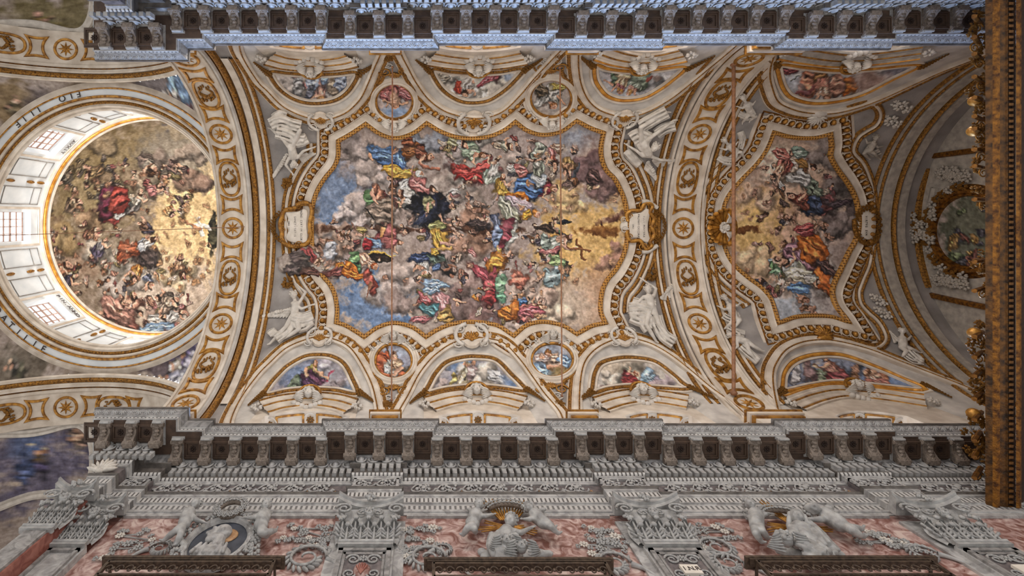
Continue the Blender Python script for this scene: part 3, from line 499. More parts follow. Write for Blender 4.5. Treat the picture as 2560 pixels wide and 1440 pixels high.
wash(0, (112, 92, 66), 1015, 930, 20, 22, .9); robe(952, 905, 18, 24, 20, (206, 106, 66)); robe(980, 937, 42, 14, 6, (212, 112, 72)); robe(975, 920, 20, 17, 0, (196, 184, 170)); robe(990, 908, 17, 15, 0, (206, 164, 130)); head(987, 890, 9, 90, (128, 88, 62)); limb(1000, 918, 985, 935, 5); stroke(965, 870, 985, 920, 2, (130, 96, 66)); robe(965, 925, 9, 12, 0, (214, 210, 204)); wash(0, (176, 186, 206), 1005, 880, 18, 12, .8)
robe(1355, 927, 24, 14, 10, (146, 178, 214)); robe(1385, 905, 20, 17, 0, (214, 176, 150)); head(1374, 886, 8, 60, (150, 104, 60)); limb(1370, 920, 1410, 920, 5); robe(1410, 905, 14, 12, 0, (140, 170, 206)); robe(1350, 900, 18, 12, 0, (206, 176, 166)); wash(0, (170, 140, 84), 1405, 935, 24, 12, .9); stroke(1395, 915, 1405, 890, 2, (206, 200, 190)); head(1355, 895, 6, 60, (190, 150, 130))
# ---- oval picture over the choir
wash(0, (112, 112, 92), 2430, 580, 70, 100, 1, .4)
for k in range(16): robe(rnd.uniform(2385, 2470), rnd.uniform(510, 660), rnd.uniform(8, 18), rnd.uniform(6, 12), rnd.uniform(0, 180), rnd.choice(((110, 120, 86), (150, 116, 66), (90, 86, 92), (140, 130, 110), (120, 78, 66))))
def warp(amp, cell):
    n1, n2 = fbm(cell, 2), fbm(cell, 2); Y, X = np.mgrid[0:CH, 0:CW]
    y = np.clip(Y + n1 * amp, 0, CH - 1).astype(np.int32); x = np.clip(X + n2 * amp, 0, CW - 1).astype(np.int32)
    return CAN[y, x]
CAN = warp(9, 30); CAN = warp(4, 9)
CAN += (NZ_FINE * 16 + NZ_MID * 12 + fbm(5, 2) * 10)[..., None]
def box(a, r):
    for ax in (0, 1):
        p = np.concatenate([np.repeat(np.take(a, [0], ax), r + 1, ax), a, np.repeat(np.take(a, [-1], ax), r, ax)], ax); c = np.cumsum(p, ax, dtype=np.float64); n = a.shape[ax]
        a = ((np.take(c, range(2 * r + 1, 2 * r + 1 + n), ax) - np.take(c, range(0, n), ax)) / (2 * r + 1)).astype(np.float32)
    return a
CAN = CAN + 0.75 * (CAN - box(CAN, 3)) + 0.35 * (CAN - box(CAN, 14))
lum = CAN.mean(2, keepdims=True); CAN = lum + (CAN - lum) * 0.72
CAN = np.clip((CAN - 150) * 1.1 + 150, 14, 248)

def pigment(me, uv):
    """colour attribute 'paint' from drawing-sheet coordinates of each vertex"""
    u = np.clip(uv[:, 0], 0, CW - 2); v = np.clip(uv[:, 1], 0, CH - 2); ui = u.astype(int); vi = v.astype(int); fu = (u - ui)[:, None]; fv = (v - vi)[:, None]
    c = (CAN[vi, ui] * (1 - fu) + CAN[vi, ui + 1] * fu) * (1 - fv) + (CAN[vi + 1, ui] * (1 - fu) + CAN[vi + 1, ui + 1] * fu) * fv
    c = lin(c); a = me.color_attributes.new('paint', 'FLOAT_COLOR', 'POINT')
    a.data.foreach_set('color', np.hstack([c, np.ones((len(c), 1))]).astype(np.float32).ravel())
def fresco_sheet(name, poly, surf, parent, step=2.0, h=0.012):
    """painted plaster inside a px outline on a surface, slightly proud"""
    poly = np.asarray(poly); u0, v0 = poly.min(0) - step; u1, v1 = poly.max(0) + step
    us = np.arange(u0, u1 + step, step); vv = np.arange(v0, v1 + step, step); U, V = np.meshgrid(us, vv); I = inpoly(poly, U, V)
    keep = I[:-1, :-1] | I[1:, :-1] | I[:-1, 1:] | I[1:, 1:]
    need = np.zeros(I.shape, bool); need[:-1, :-1] |= keep; need[1:, :-1] |= keep; need[:-1, 1:] |= keep; need[1:, 1:] |= keep
    idx = -np.ones(I.shape, int); idx[need] = np.arange(need.sum()); uv = np.stack([U[need], V[need]], 1)
    P = np.array([surf(a, b, h)[0] for a, b in uv])
    r, c = np.nonzero(keep); faces = np.stack([idx[r, c], idx[r, c + 1], idx[r + 1, c + 1], idx[r + 1, c]], 1)
    mb = MB(); mb.v = [P]; mb.f = [tuple(q) for q in faces.tolist()]; mb.n = len(P)
    o = mb.build(name, 'fresco', parent, smooth=True); pigment(o.data, uv); return o
# ------------------------------------------------------------------ lunette outlines (opening edge C, picture outline F, hood front edge H), drawing-sheet px
LUN = {
 'b1': dict(s=1, C=[(566,1085),(575,1050),(600,1000),(640,945),(670,913),(715,872),(770,848),(802,843),(835,848),(868,862),(892,886),(917,928),(936,970),(947,1015),(952,1050),(954,1085)],
   F=[(662,990),(672,965),(695,938),(720,915),(760,893),(795,888),(830,892),(860,910),(880,945),(893,986),(840,978),(780,975),(720,979)], H=[(648,1003),(700,990),(780,982),(850,988),(895,1000)], W=(672,880)),
 'b2': dict(s=1, C=[(975,1085),(985,1050),(1015,995),(1040,945),(1065,910),(1090,885),(1127,860),(1177,845),(1227,848),(1265,862),(1305,905),(1337,950),(1365,990),(1400,1032),(1412,1055),(1420,1085)],
   F=[(1066,985),(1075,958),(1090,932),(1115,907),(1152,895),(1190,892),(1240,900),(1280,938),(1304,962),(1314,980),(1250,972),(1190,968),(1120,974)], H=[(1060,995),(1120,980),(1190,974),(1260,980),(1318,993)], W=(1095,1295)),
 'b3': dict(s=1, C=[(1442,1085),(1442,1042),(1442,995),(1446,945),(1455,910),(1472,885),(1497,865),(1530,850),(1557,842),(1587,848),(1630,862),(1680,892),(1730,932),(1780,975),(1830,1012),(1866,1045),(1885,1085)],
   F=[(1482,985),(1481,965),(1487,932),(1505,907),(1555,895),(1605,897),(1642,907),(1680,935),(1705,957),(1722,975),(1650,972),(1575,968),(1520,974)], H=[(1482,996),(1530,982),(1590,974),(1660,980),(1722,990)], W=(1548,1712)),
 'b4': dict(s=1, C=[(1952,1085),(1940,1045),(1926,980),(1924,935),(1935,905),(1957,876),(1995,857),(2045,850),(2095,855),(2170,875),(2245,905),(2320,935),(2395,965),(2470,997),(2560,1035),(2640,1085)],
   F=[(1962,980),(1956,957),(1961,930),(1982,905),(2020,890),(2070,885),(2120,892),(2195,920),(2257,947),(2306,968),(2304,978),(2200,968),(2100,958),(2030,966)], H=[(1960,992),(2020,972),(2090,962),(2200,972),(2310,988)], W=(2060,2235)),
 't1': dict(s=-1, C=[(588,78),(600,130),(640,196),(665,222),(702,260),(740,282),(777,295),(802,300),(827,297),(865,282),(890,262),(910,237),(927,200),(942,162),(957,125),(964,78)],
   F=[(675,178),(690,212),(722,240),(760,255),(802,257),(845,247),(877,220),(894,180),(840,183),(780,185),(720,181)], H=[(660,160),(710,172),(790,178),(860,173),(896,165)], W=(685,865)),
 't2': dict(s=-1, C=[(982,78),(997,125),(1015,162),(1035,200),(1065,242),(1102,272),(1140,287),(1185,295),(1227,290),(1265,272),(1305,232),(1342,187),(1385,140),(1412,110),(1425,78)],
   F=[(1080,172),(1097,212),(1127,240),(1165,255),(1215,252),(1252,232),(1285,203),(1308,170),(1250,178),(1185,181),(1130,178)], H=[(1066,162),(1120,170),(1190,175),(1260,170),(1320,160)], W=(1090,1295)),
 't3': dict(s=-1, C=[(1442,78),(1440,122),(1440,162),(1447,207),(1465,247),(1492,272),(1530,287),(1557,292),(1592,287),(1630,272),(1680,242),(1730,202),(1780,160),(1810,135),(1850,100),(1866,78)],
   F=[(1488,160),(1487,195),(1500,220),(1520,240),(1555,250),(1605,245),(1642,227),(1680,200),(1714,165),(1640,172),(1575,176),(1520,170)], H=[(1484,148),(1530,162),(1590,170),(1660,164),(1718,152)], W=(1530,1700)),
 't4': dict(s=-1, C=[(1945,78),(1935,110),(1921,150),(1916,180),(1921,212),(1936,250),(1965,268),(2007,280),(2070,283),(2132,270),(2195,247),(2270,212),(2345,177),(2420,147),(2480,122),(2560,78)],
   F=[(1948,160),(1947,190),(1960,225),(1982,245),(2032,257),(2095,252),(2157,235),(2232,197),(2298,160),(2180,170),(2090,174),(2010,166)], H=[(1944,146),(2010,158),(2090,166),(2190,160),(2300,146)], W=(2050,2230)),
}
for k, d in LUN.items():
    d['Cs'] = spline(d['C'], 5.0); d['Fs'] = spline(d['F'], 4.0, True)

# ------------------------------------------------------------------ the barrel vault shell
X0, X1 = -6.9, 18.6
xs = np.linspace(X0, X1, 232); an = np.linspace(-1.62, 1.62, 190)
G = np.array([[(x, YC + R * math.sin(a), ZS + R * math.cos(a)) for a in an] for x in xs])
pu = U0 + F * G[..., 0] / G[..., 2]; pv = V0 + F * G[..., 1] / G[..., 2]
cu = (pu[:-1, :-1] + pu[1:, 1:]) / 2; cv = (pv[:-1, :-1] + pv[1:, 1:]) / 2
cut = np.zeros(cu.shape, bool)
for k, d in LUN.items(): cut |= inpoly(d['Cs'], cu, cv)
mb = MB(); a_, b_ = G.shape[:2]; r_, c_ = np.nonzero(~cut)
mb.v = [G.reshape(-1, 3)]; mb.n = a_ * b_; mb.f = [(int(i * b_ + j), int(i * b_ + j + 1), int((i + 1) * b_ + j + 1), int((i + 1) * b_ + j)) for i, j in zip(r_, c_)]
ceil = mb.build('ceiling', 'ground_grey', None, smooth=True, loc=(4, YC, ZS)); mark(ceil, 'grey plaster barrel vault of the nave with stucco spandrels', None, kind='structure')

# ------------------------------------------------------------------ lunettes
class Patch:
    """ruled patch that can be looked up by px"""
    def __init__(s, G):
        s.G = G; P = G.reshape(-1, 3); s.P = P; s.uv = np.stack([U0 + F * P[:, 0] / P[:, 2], V0 + F * P[:, 1] / P[:, 2]], 1)
        dt = np.gradient(G, axis=0); dw = np.gradient(G, axis=1); n = np.cross(dt, dw).reshape(-1, 3); n /= np.linalg.norm(n, axis=1)[:, None] + 1e-9
        tocam = -P / np.linalg.norm(P, axis=1)[:, None]; s.N = n * np.sign(np.sum(n * tocam, 1))[:, None]
    def __call__(s, u, v, h=0.0):
        d2 = (s.uv[:, 0] - u) ** 2 + (s.uv[:, 1] - v) ** 2; i = np.argpartition(d2, 4)[:4]; w = 1 / (d2[i] + 0.3); w /= w.sum()
        n = (s.N[i] * w[:, None]).sum(0); n /= np.linalg.norm(n); z = (s.P[i, 2] * w).sum(); p = vray(u, v) * z
        return p + n * h, n
def resamp(P, n):
    P = np.asarray(P); L = np.concatenate([[0], np.cumsum(np.linalg.norm(np.diff(P, axis=0), axis=1))]); t = np.linspace(0, L[-1], n)
    return np.stack([np.interp(t, L, P[:, i]) for i in range(P.shape[1])], 1)
def splitres(P, k, n): return np.vstack([resamp(P[:k + 1], n), resamp(P[k:], n)[1:]])
LBL = {'b1': 'lower fresco of a seated woman in yellow and purple', 'b2': 'lower fresco of a pale cloud, blue corners', 'b3': 'lower fresco of a reclining figure in crimson', 'b4': 'long lower fresco of a seated saint and putti', 't1': 'upside-down fresco with a blue gown',
       't2': 'faded upside-down fresco with a rose scarf', 't3': 'upside-down fresco of figures in green', 't4': 'long upside-down fresco in salmon and orange'}
flower_mb = MB()
for k in range(8):
    a = k * math.pi / 4; c, s_ = math.cos(a), math.sin(a); flower_mb.ell((0.62 * c, 0.62 * s_, 0.12), (0.36, 0.24, 0.16), np.array([[c, -s_, 0], [s_, c, 0], [0, 0, 1]]), 6, 4)
flower_mb.ell((0, 0, 0.2), (0.28, 0.28, 0.22), None, 6, 4)
ME_FLOWER_GOLD = mesh_of(flower_mb, 'flower', 'gold'); ME_FLOWER_WHITE = mesh_of(flower_mb, 'flower', 'stucco'); ME_FLOWER_DARK = mesh_of(flower_mb, 'flower', 'rosette_dark'); ME_FLOWER_STATUE = mesh_of(flower_mb, 'flower', 'statue'); ME_FLOWER_OCHRE = mesh_of(flower_mb, 'flower', 'inlay_ochre')
def mk_leafball():
    m = MB(); r = random.Random(3)
    for k in range(9):
        a = k * 0.7; c, s_ = math.cos(a), math.sin(a); m.ell((0.5 * c * (0.4 + r.random()), 0.5 * s_ * (0.4 + r.random()), 0.2 + 0.3 * r.random()), (0.34, 0.22, 0.24), np.array([[c, -s_, 0], [s_, c, 0], [0, 0, 1]]), 6, 4)
    return m
ME_LEAF_GOLD = mesh_of(mk_leafball(), 'leaf_cluster', 'gold'); ME_LEAF_WHITE = mesh_of(mk_leafball(), 'leaf_cluster', 'stucco'); ME_LEAF_STATUE = mesh_of(mk_leafball(), 'leaf_cluster', 'statue')

def cherub_head(parent, p, n, up, r, m='stucco', wings=True):
    """winged child's head in relief: skull, curls, brow, nose, cheeks, lips, chin"""
    M = frame(n, up); mb = MB(); p = np.asarray(p, float); T = lambda x, y, z: p + M @ (np.array([x, y, z]) * r)
    mb.ell(T(0, 0, .5), (r * .95, r * .8, r * .8), M, 10, 8); mb.ell(T(-.45, 0, .95), (r * .3, r * .5, r * .3), M, 8, 6)
    for q in (-1, 1): mb.ell(T(-.3, .36 * q, 1.0), (r * .34, r * .3, r * .3), M, 8, 6); mb.ell(T(.22, .3 * q, 1.17), (r * .11, r * .16, r * .1), M, 6, 4); mb.ell(T(0, .8 * q, .5), (r * .22, r * .14, r * .26), M, 6, 4)
    mb.cap(T(.15, 0, 1.2), T(-.18, 0, 1.38), r * .09, r * .14, 6); mb.ell(T(-.4, 0, 1.25), (r * .1, r * .22, r * .1), M, 6, 4); mb.ell(T(.5, 0, 1.02), (r * .3, r * .5, r * .26), M, 8, 6)
    hd = mb.build('head', m, parent, smooth=True)
    hb = MB()
    for k in range(11):
        a = -2.0 + 4.0 * k / 10; hb.ell(T(.55 * math.cos(a) + .35, .85 * math.sin(a), .75 + .15 * (k % 2)), (r * .3, r * .3, r * .34), M, 6, 5)
    hb.build('curls', m, parent, smooth=True)
    if wings:
        for q in (-1, 1):
            w = MB()
            for k in range(7):
                a = 0.25 + 0.2 * k; L = r * (2.2 - 0.12 * k); c, s_ = math.cos(a), math.sin(a) * q
                w.ell(T(-.5, .7 * q, .25) + M @ np.array([c * -0.2 * L + (k - 3) * .1 * r, s_ * 0 + q * L * .5, 0.03 * k]), (r * .2, L * .55, r * .16), M @ np.array([[math.cos((k - 3) * .16 * q), -math.sin((k - 3) * .16 * q), 0], [math.sin((k - 3) * .16 * q), math.cos((k - 3) * .16 * q), 0], [0, 0, 1]]), 6, 4)
            w.build('wing', m, parent, smooth=True)
    return hd

for key, d in LUN.items():
    sg = d['s']; YW = YC + sg * 5.27; Yf = YW - sg * 0.26
    side = 'lower' if sg > 0 else 'upper'
    C3 = np.array([onvault(u, v)[0] for u, v in d['Cs']])
    t = thing('lunette', 'window lunette with ' + LBL[key], 'lunette', C3[np.argmin(np.abs(d['Cs'][:, 1] - 570))], 'painted lunettes over the nave windows')
    d['t'] = t
    # hood line on the window wall
    Hs = spline(d['H'], 5.0); Hp = np.array([onplaneY(Yf)(u, v)[0] for u, v in Hs]); Hw = Hp + np.array([0, YW - Yf, 0])
    zb = 13.2
    E3 = np.vstack([[(Hw[0][0] - 0.05, YW, zb)], Hw, [(Hw[-1][0] + 0.05, YW, zb)]])
    k1 = int(np.argmin(np.abs(d['Cs'][:, 1] - 570))); mid = len(Hw) // 2 + 1
    n1 = 130; A = splitres(C3, k1, n1); B = splitres(E3, mid, n1); B2 = resamp(E3, 2 * n1 - 1)
    na = 64; Gp = np.array([[A[i] * (1 - w) + B[i] * w for w in np.linspace(0, 1, na)] for i in range(len(A))])
    # a slight bow outward so the cap reads as a little vault
    for j, w in enumerate(np.linspace(0, 1, na)): Gp[:, j, 2] += 0.16 * math.sin(w * math.pi) * np.clip((A[:, 2] - ZS) / 3, 0, 1)
    pt = Patch(Gp); d['pt'] = pt
    uv = pt.uv.reshape(Gp.shape[0], na, 2); cuv = (uv[:-1, :-1] + uv[1:, 1:]) / 2; ins = inpoly(d['Fs'], cuv[..., 0], cuv[..., 1])
    for nm, mk, msk in (('fresco', 'fresco', ins), ('soffit', 'plaster_cool', ~ins)):
        m = MB(); r_, c_ = np.nonzero(msk); m.v = [Gp.reshape(-1, 3)]; m.n = len(m.v[0]); m.f = [(int(i * na + j), int(i * na + j + 1), int((i + 1) * na + j + 1), int((i + 1) * na + j)) for i, j in zip(r_, c_)]
        o = m.build(nm, mk, t, smooth=True)
        if nm == 'fresco': pigment(o.data, pt.uv)
    # gilt frame of the picture
    P, N, q = path(d['F'], pt, 0.0, 5.0, True)
    gf = 'gold_orange' if key in ('t3', 't4', 'b4') else 'gold'
    m = MB(); m.sweep(P, N, [(-.05, 0), (-.05, .05), (0, .08), (.05, .05), (.05, 0)], True); m.build('picture_frame', gf, t, smooth=False)
    m = MB(); m.sweep(P, N, [(.05 * 1, 0), (.07, .05), (.13, .05), (.15, 0)], True, 1); m.sweep(P, N, [(-.15, 0), (-.13, .05), (-.07, .05), (-.05, 0)], True, 1); m.build('picture_fillet', 'plaster', t)
    # mouldings of the opening edge, lying on the main vault
    P, N, q = path(d['C'], onvault, 0.0, 5.0); fl = 1
    ctr = P.mean(0); side_v = np.cross(N[len(P) // 2], P[len(P) // 2 + 1] - P[len(P) // 2]); fl = -1 if np.dot(side_v, ctr - P[len(P) // 2]) > 0 else 1      # s>0 away from the opening
    m = MB(); m.sweep(P, N, [(-.16, -.10), (-.16, .10), (-.10, .13), (-.03, .13), (0, .09), (.10, .09), (.13, .05), (.28, .05), (.30, 0)], False, fl); m.build('opening_moulding', 'plaster', t)
    m = MB(); m.sweep(P, N, [(-.10, .12), (-.075, .155), (-.03, .12)], False, fl); m.build('gilt_bead', 'gold', t)
    m = MB(); m.sweep(P, N, [(.14, .04), (.18, .085), (.23, .085), (.27, .04)], False, fl); m.build('gilt_band', 'gold', t)
    # window wall and deep reveal
    wu0, wu1 = d['W']; xa = wu0; YG = YW + sg * 0.55
    zc = 15.75; xl = (wu0 - U0) / F * zc; xr = (wu1 - U0) / F * zc; xm = (xl + xr) / 2; hw = (xr - xl) / 2
    tt = np.linspace(-1, 1, 2 * n1 - 3); arc = np.array([(xm + hw * s_, YW, zc - 0.42 * s_ * s_) for s_ in tt]); arc = np.vstack([[(xl, YW, zb)], arc, [(xr, YW, zb)]]); W3 = np.vstack([resamp(E3[:2], 20), resamp(E3[1:-1], 2 * n1 - 41)[1:], resamp(E3[-2:], 20)[1:]]); A3 = np.vstack([resamp(arc[:2], 20), resamp(arc[1:-1], 2 * n1 - 41)[1:], resamp(arc[-2:], 20)[1:]])
    m = MB(); m.grid(np.stack([W3, A3], 1)); m.build('window_wall', 'plaster', t)
    Gs = np.stack([arc, arc + np.array([0, YG - YW, 0])], 1); m = MB(); m.grid(Gs); m.build('reveal', 'plaster', t)
    # coffered strip on the reveal: two panels, rosettes
    for (s0, s1) in ((-.78, -.14), (.14, .78)):
        m = MB()
        for (w0, w1, e0, e1) in ((.14, .24, s0, s1), (.76, .86, s0, s1), (.14, .86, s0, s0 + .05), (.14, .86, s1 - .05, s1)):
            g = [[(xm + hw * s_, YW + (YG - YW) * w, zc - 0.42 * s_ * s_ - hh) for w, hh in ((w0, 0), (w0, .03), (w1, .03), (w1, 0))] for s_ in np.linspace(e0, e1, 8)]
            m.grid(g)
        m.build('reveal_panel', 'gold_plain', t)
    for s_ in (-.9, 0, .9):
        inst('rosette', ME_FLOWER_GOLD if sg > 0 else ME_FLOWER_WHITE, t, (xm + hw * s_, (YW + YG) / 2, zc - 0.42 * s_ * s_), frame((0, 0, -1)), 0.13 if s_ == 0 else 0.11)
        m = MB(); m.tube([(xm + hw * s_ + .2 * math.cos(a), (YW + YG) / 2 + .2 * math.sin(a), zc - .42 * s_ * s_ - .01) for a in np.linspace(0, 6.283, 17)], .022, 5, False); m.build('rosette_ring', 'plaster_cool', t)
    # window: frame, bars, panes
    wn = thing('window_%d' % (list(LUN).index(key) + 1), 'barred window at the back of the lunette reveal, %s side' % side, None, (xm, YG, zb), kind='structure')
    m = MB()
    for s_ in np.linspace(-1, 1, 6): m.box((xm + hw * s_, YG, (zb + zc - .42 * s_ * s_) / 2), (.05, .06, zc - zb))
    for z in np.arange(zb, zc - .3, .5): m.box((xm, YG, z), (2 * hw, .05, .05))
    m.build('glazing_bars', 'timber', wn)
    for i in range(5):
        s0, s1 = -1 + .4 * i, -.6 + .4 * i; m = MB(); y = YG + sg * .01
        m.add([(xm + hw * s0, y, zb), (xm + hw * s1, y, zb), (xm + hw * s1, y, zc - .42 * s1 * s1), (xm + hw * s0, y, zc - .42 * s0 * s0)], [(0, 1, 2, 3)]); m.build('pane', 'window_glass', wn)
    # projecting hood over the window
    hd = thing('window_hood', 'cherub window hood below the ' + LBL[key], 'window hood', Hw[len(Hw) // 2], 'window hoods')
    Nn = np.tile([0, -sg, 0], (len(Hw), 1)).astype(float)
    up_ = np.cross(Nn[0], Hw[1] - Hw[0]); fl = 1 if up_[2] < 0 else -1           # s>0 runs down
    m = MB(); m.sweep(Hw, Nn, [(-.02, 0), (-.02, .26), (.05, .27), (.08, .22), (.14, .22), (.18, .16), (.26, .16), (.30, .10), (.44, .10), (.47, .06), (.60, .06), (.60, 0)], False, fl); m.build('hood_moulding', 'plaster' if key != 't4' else 'stucco_dim', hd)
    m = MB(); m.sweep(Hw, Nn, [(-.03, .24), (-.03, .30), (.03, .30), (.04, .24)], False, fl); m.build('gilt_lip', gf, hd)
    m = MB(); m.sweep(Hw, Nn, [(.17, .15), (.19, .19), (.23, .19), (.25, .15)], False, fl); m.sweep(Hw, Nn, [(.46, .05), (.48, .09), (.52, .09), (.54, .05)], False, fl); m.build('gilt_fillet', 'gold_plain', hd)
    pm = Hw[len(Hw) // 2] + np.array([0, -sg * .26, -.16]); nn = np.array([0, -sg * .8, -.6]); nn /= np.linalg.norm(nn)
    cherub_head(hd, pm, nn, (0, -sg, .4), 0.17, 'stucco', True)
    m = MB(); M = frame(nn, (0, -sg, .4))
    for k in range(-3, 4): m.ell(pm + M @ np.array([-.34 - .05 * (3 - abs(k)), k * .13, .05]), (.1, .1, .1), M, 6, 5)
    m.build('swag', 'stucco', hd, smooth=True)
    m = MB(); a = [pm + M @ np.array([.30 * math.cos(x), .34 * math.sin(x), .04]) for x in np.linspace(-1.6, 1.6, 13)]; m.tube(a, .05, 6); m.build('shell_hood', 'gold_plain', hd, smooth=True)
    for i in (0, -1):
        q_ = Hw[i] + np.array([0, -sg * .12, -.28]); inst('console_leaf', ME_LEAF_WHITE, hd, q_, frame((0, -sg, -.4), (0, 0, -1)), .2)
    # gilt leaf garlands hanging beside the picture
    for sd, (fu, fv) in ((0, d['F'][0]), (1, max(d['F'], key=lambda p: p[0]))):
        dirx = -1 if sd == 0 else 1
        gl = thing('leaf_garland', 'gilded leaf garland %s of the %s' % ('left' if sd == 0 else 'right', LBL[key]), 'garland', pt(fu, fv, .05)[0], 'gilt garlands beside the lunette pictures')
        L_ = 70 if key in ('b4', 't4', 'b3', 't3') and sd == 1 else 44
        for k in range(9):
            w = k / 8; u_, v_ = fu + dirx * (6 + w * L_ * (.9 if sd else .75)), fv + sg * (-2 + w * L_ * (.42 if L_ > 50 else .62)); p, n = pt(u_, v_, .03); s_ = .15 * (1 - .55 * w)
            inst('leaf_cluster', ME_LEAF_GOLD, gl, p, frame(n, (dirx, sg * .6, 0)), s_)

# ------------------------------------------------------------------ transverse arches
def archpt(x, a, r): return np.array([x, YC + r * math.sin(a), ZS + r * math.cos(a)]), np.array([0, -math.sin(a), -math.cos(a)])
def band(xa, xb, r_in, name, parent, m='plaster', n=90, amax=1.72, thick=.14, surf=archpt):
    A = np.linspace(-amax, amax, n); mb = MB()
    mb.grid([[surf(x, a, r)[0] for x, r in ((xa, r_in + thick), (xa, r_in), (xb, r_in), (xb, r_in + thick))] for a in A]); return mb.build(name, m, parent, smooth=False)
def archline(x, r_in, prof, name, parent, m, n=110, amax=1.70, surf=archpt, flip=1):
    A = np.linspace(-amax, amax, n); P = np.array([surf(x, a, r_in)[0] for a in A]); N = np.array([surf(x, a, r_in)[1] for a in A]); mb = MB(); mb.sweep(P, N, prof, False, flip); return mb.build(name, m, parent)
star_mb = MB()
sv = [(0, 0, .16)]
for k in range(16):
    a = k * math.pi / 8; q = 1.0 if k % 2 == 0 else 0.42; sv.append((q * math.cos(a), q * math.sin(a), 0.02 if k % 2 == 0 else 0.0))
star_mb.add(sv, [(0, 1 + k, 1 + (k + 1) % 16) for k in range(16)]); star_mb.ell((0, 0, .12), (.16, .16, .14), None, 8, 5)
ME_STAR = mesh_of(star_mb, 'star', 'gold_plain', False)
def cornu():
    m = MB(); r = random.Random(5)
    for sx in (-1, 1):
        P = [(.62 * t - .45, sx * (.12 + .3 * math.sin(t * 3)), .05) for t in np.linspace(0, 1.2, 10)]; m.tube(P, np.linspace(.05, .14, 10), 6)
        for k in range(7): m.ell((.1 + .5 * r.random(), sx * (.1 + .38 * r.random()), .08), (.12, .09, .1), None, 6, 4)
    for k in range(5): m.ell((-.5 - .1 * k % .3, (k - 2) * .16, .05), (.16, .07, .07), None, 6, 4)
    return m
ME_CORNU_GOLD = mesh_of(cornu(), 'cornucopia', 'gold'); ME_CORNU_WHITE = mesh_of(cornu(), 'cornucopia', 'stucco')
def panels(parent, x, r_in, items, surf=archpt, w=.5, gold_leaf=True, hi=0.0):
    def S(dx, a, h): p, n = surf(x + dx, a, r_in); return p + n * h, n
    def loop(pts, closed=True, rad=.03, name='panel_moulding'):
        A = [S(dx, a, .005) for dx, a in pts]; mb = MB(); mb.sweep([q[0] for q in A], [q[1] for q in A], [(-.05, 0), (-.03, .045), (.03, .045), (.05, 0)], closed); mb.build(name, 'gold_plain', parent)
    for kind, deg in items:
        a0 = math.radians(deg); da = 1.0 / r_in
        if kind == 'star':
            loop([(.36 * math.cos(t), a0 + .36 * math.sin(t) * da) for t in np.linspace(0, 6.283, 28, endpoint=False)], name='roundel_ring')
            p, n = S(0, a0, .01); inst('star', ME_STAR, parent, p, frame(n), .27)
        elif kind == 'oval':
            pts = []
            for t in np.linspace(0, 6.283, 36, endpoint=False):
                c, s_ = math.cos(t), math.sin(t); pts.append((.34 * np.sign(c) * abs(c) ** .8, a0 + (.62 * np.sign(s_) * abs(s_) ** .8) * da))
            loop(pts, name='oval_ring'); p, n = S(0, a0, .01); nv = surf(x, a0 + .01, r_in)[0] - surf(x, a0 - .01, r_in)[0]; inst('cornucopia', ME_CORNU_GOLD if gold_leaf else ME_CORNU_WHITE, parent, p, frame(n, nv), .5)
        else:
            H_, Wd = .31, .36; pts = []
            for t in np.linspace(-1, 1, 9): pts.append((Wd * t, a0 + (-H_ + .13 * (1 - t * t)) * da))
            for t in np.linspace(-1, 1, 5)[1:-1]: pts.append((Wd * (1 - .12 * (1 - t * t)), a0 + H_ * t * da))
            for t in np.linspace(1, -1, 9): pts.append((Wd * t, a0 + (H_ - .13 * (1 - t * t)) * da))
            for t in np.linspace(1, -1, 5)[1:-1]: pts.append((-Wd * (1 - .12 * (1 - t * t)), a0 + H_ * t * da))
            loop(pts, name='concave_panel')
SEQ = [('star', 0)] + [(k, s_ * a) for s_ in (1, -1) for k, a in (('panel', 9.6), ('oval', 20.0), ('panel', 30.0), ('star', 39), ('panel', 48), ('oval', 57.5), ('panel', 67), ('star', 76), ('panel', 85))]
RB = R - 0.10
arch1 = thing('transverse_arch', 'broad white coffered arch between dome and nave, gilt stars and cornucopias', 'arch', (-7, YC, ZS), 'transverse arches')
band(-7.52, -6.42, RB, 'arch_soffit', arch1); panels(arch1, -6.98, RB, SEQ)
for x, p_, m_, nm in ((-7.5, [(-.04, 0), (-.04, .05), (.04, .05), (.04, 0)], 'plaster', 'edge_fillet'), (-6.45, [(-.05, 0), (-.03, .06), (.05, .06), (.06, 0)], 'plaster', 'edge_fillet'), (-6.34, [(-.06, -.12), (-.05, .02), (.04, .05), (.10, -.02), (.12, -.12)], 'plaster_cool', 'arch_moulding'), (-6.12, [(-.10, -.10), (-.08, .0), (0, .05), (.08, .0), (.10, -.10)], 'gold', 'carved_gilt_moulding'), (-6.24, [(-.02, -.1), (0, .0), (.02, -.1)], 'gold_dark', 'gilt_line')):
    archline(x, RB, p_, nm, arch1, m_)
arch2 = thing('transverse_arch', 'broad white coffered arch between the two ceiling paintings, gilt stars and cornucopias', 'arch', (9.7, YC, ZS), 'transverse arches')
band(9.18, 10.32, RB, 'arch_soffit', arch2); panels(arch2, 9.74, RB, SEQ)
for x, p_, m_, nm in ((9.2, [(-.05, 0), (-.04, .05), (.03, .05), (.05, 0)], 'plaster', 'edge_fillet'), (10.3, [(-.05, 0), (-.03, .05), (.04, .05), (.05, 0)], 'plaster', 'edge_fillet'), (9.06, [(-.06, -.12), (-.04, .0), (.04, .0), (.06, -.12)], 'plaster', 'arch_moulding'), (10.44, [(-.06, -.12), (-.04, .0), (.04, .0), (.06, -.12)], 'plaster', 'arch_moulding')):
    archline(x, RB, p_, nm, arch2, m_)
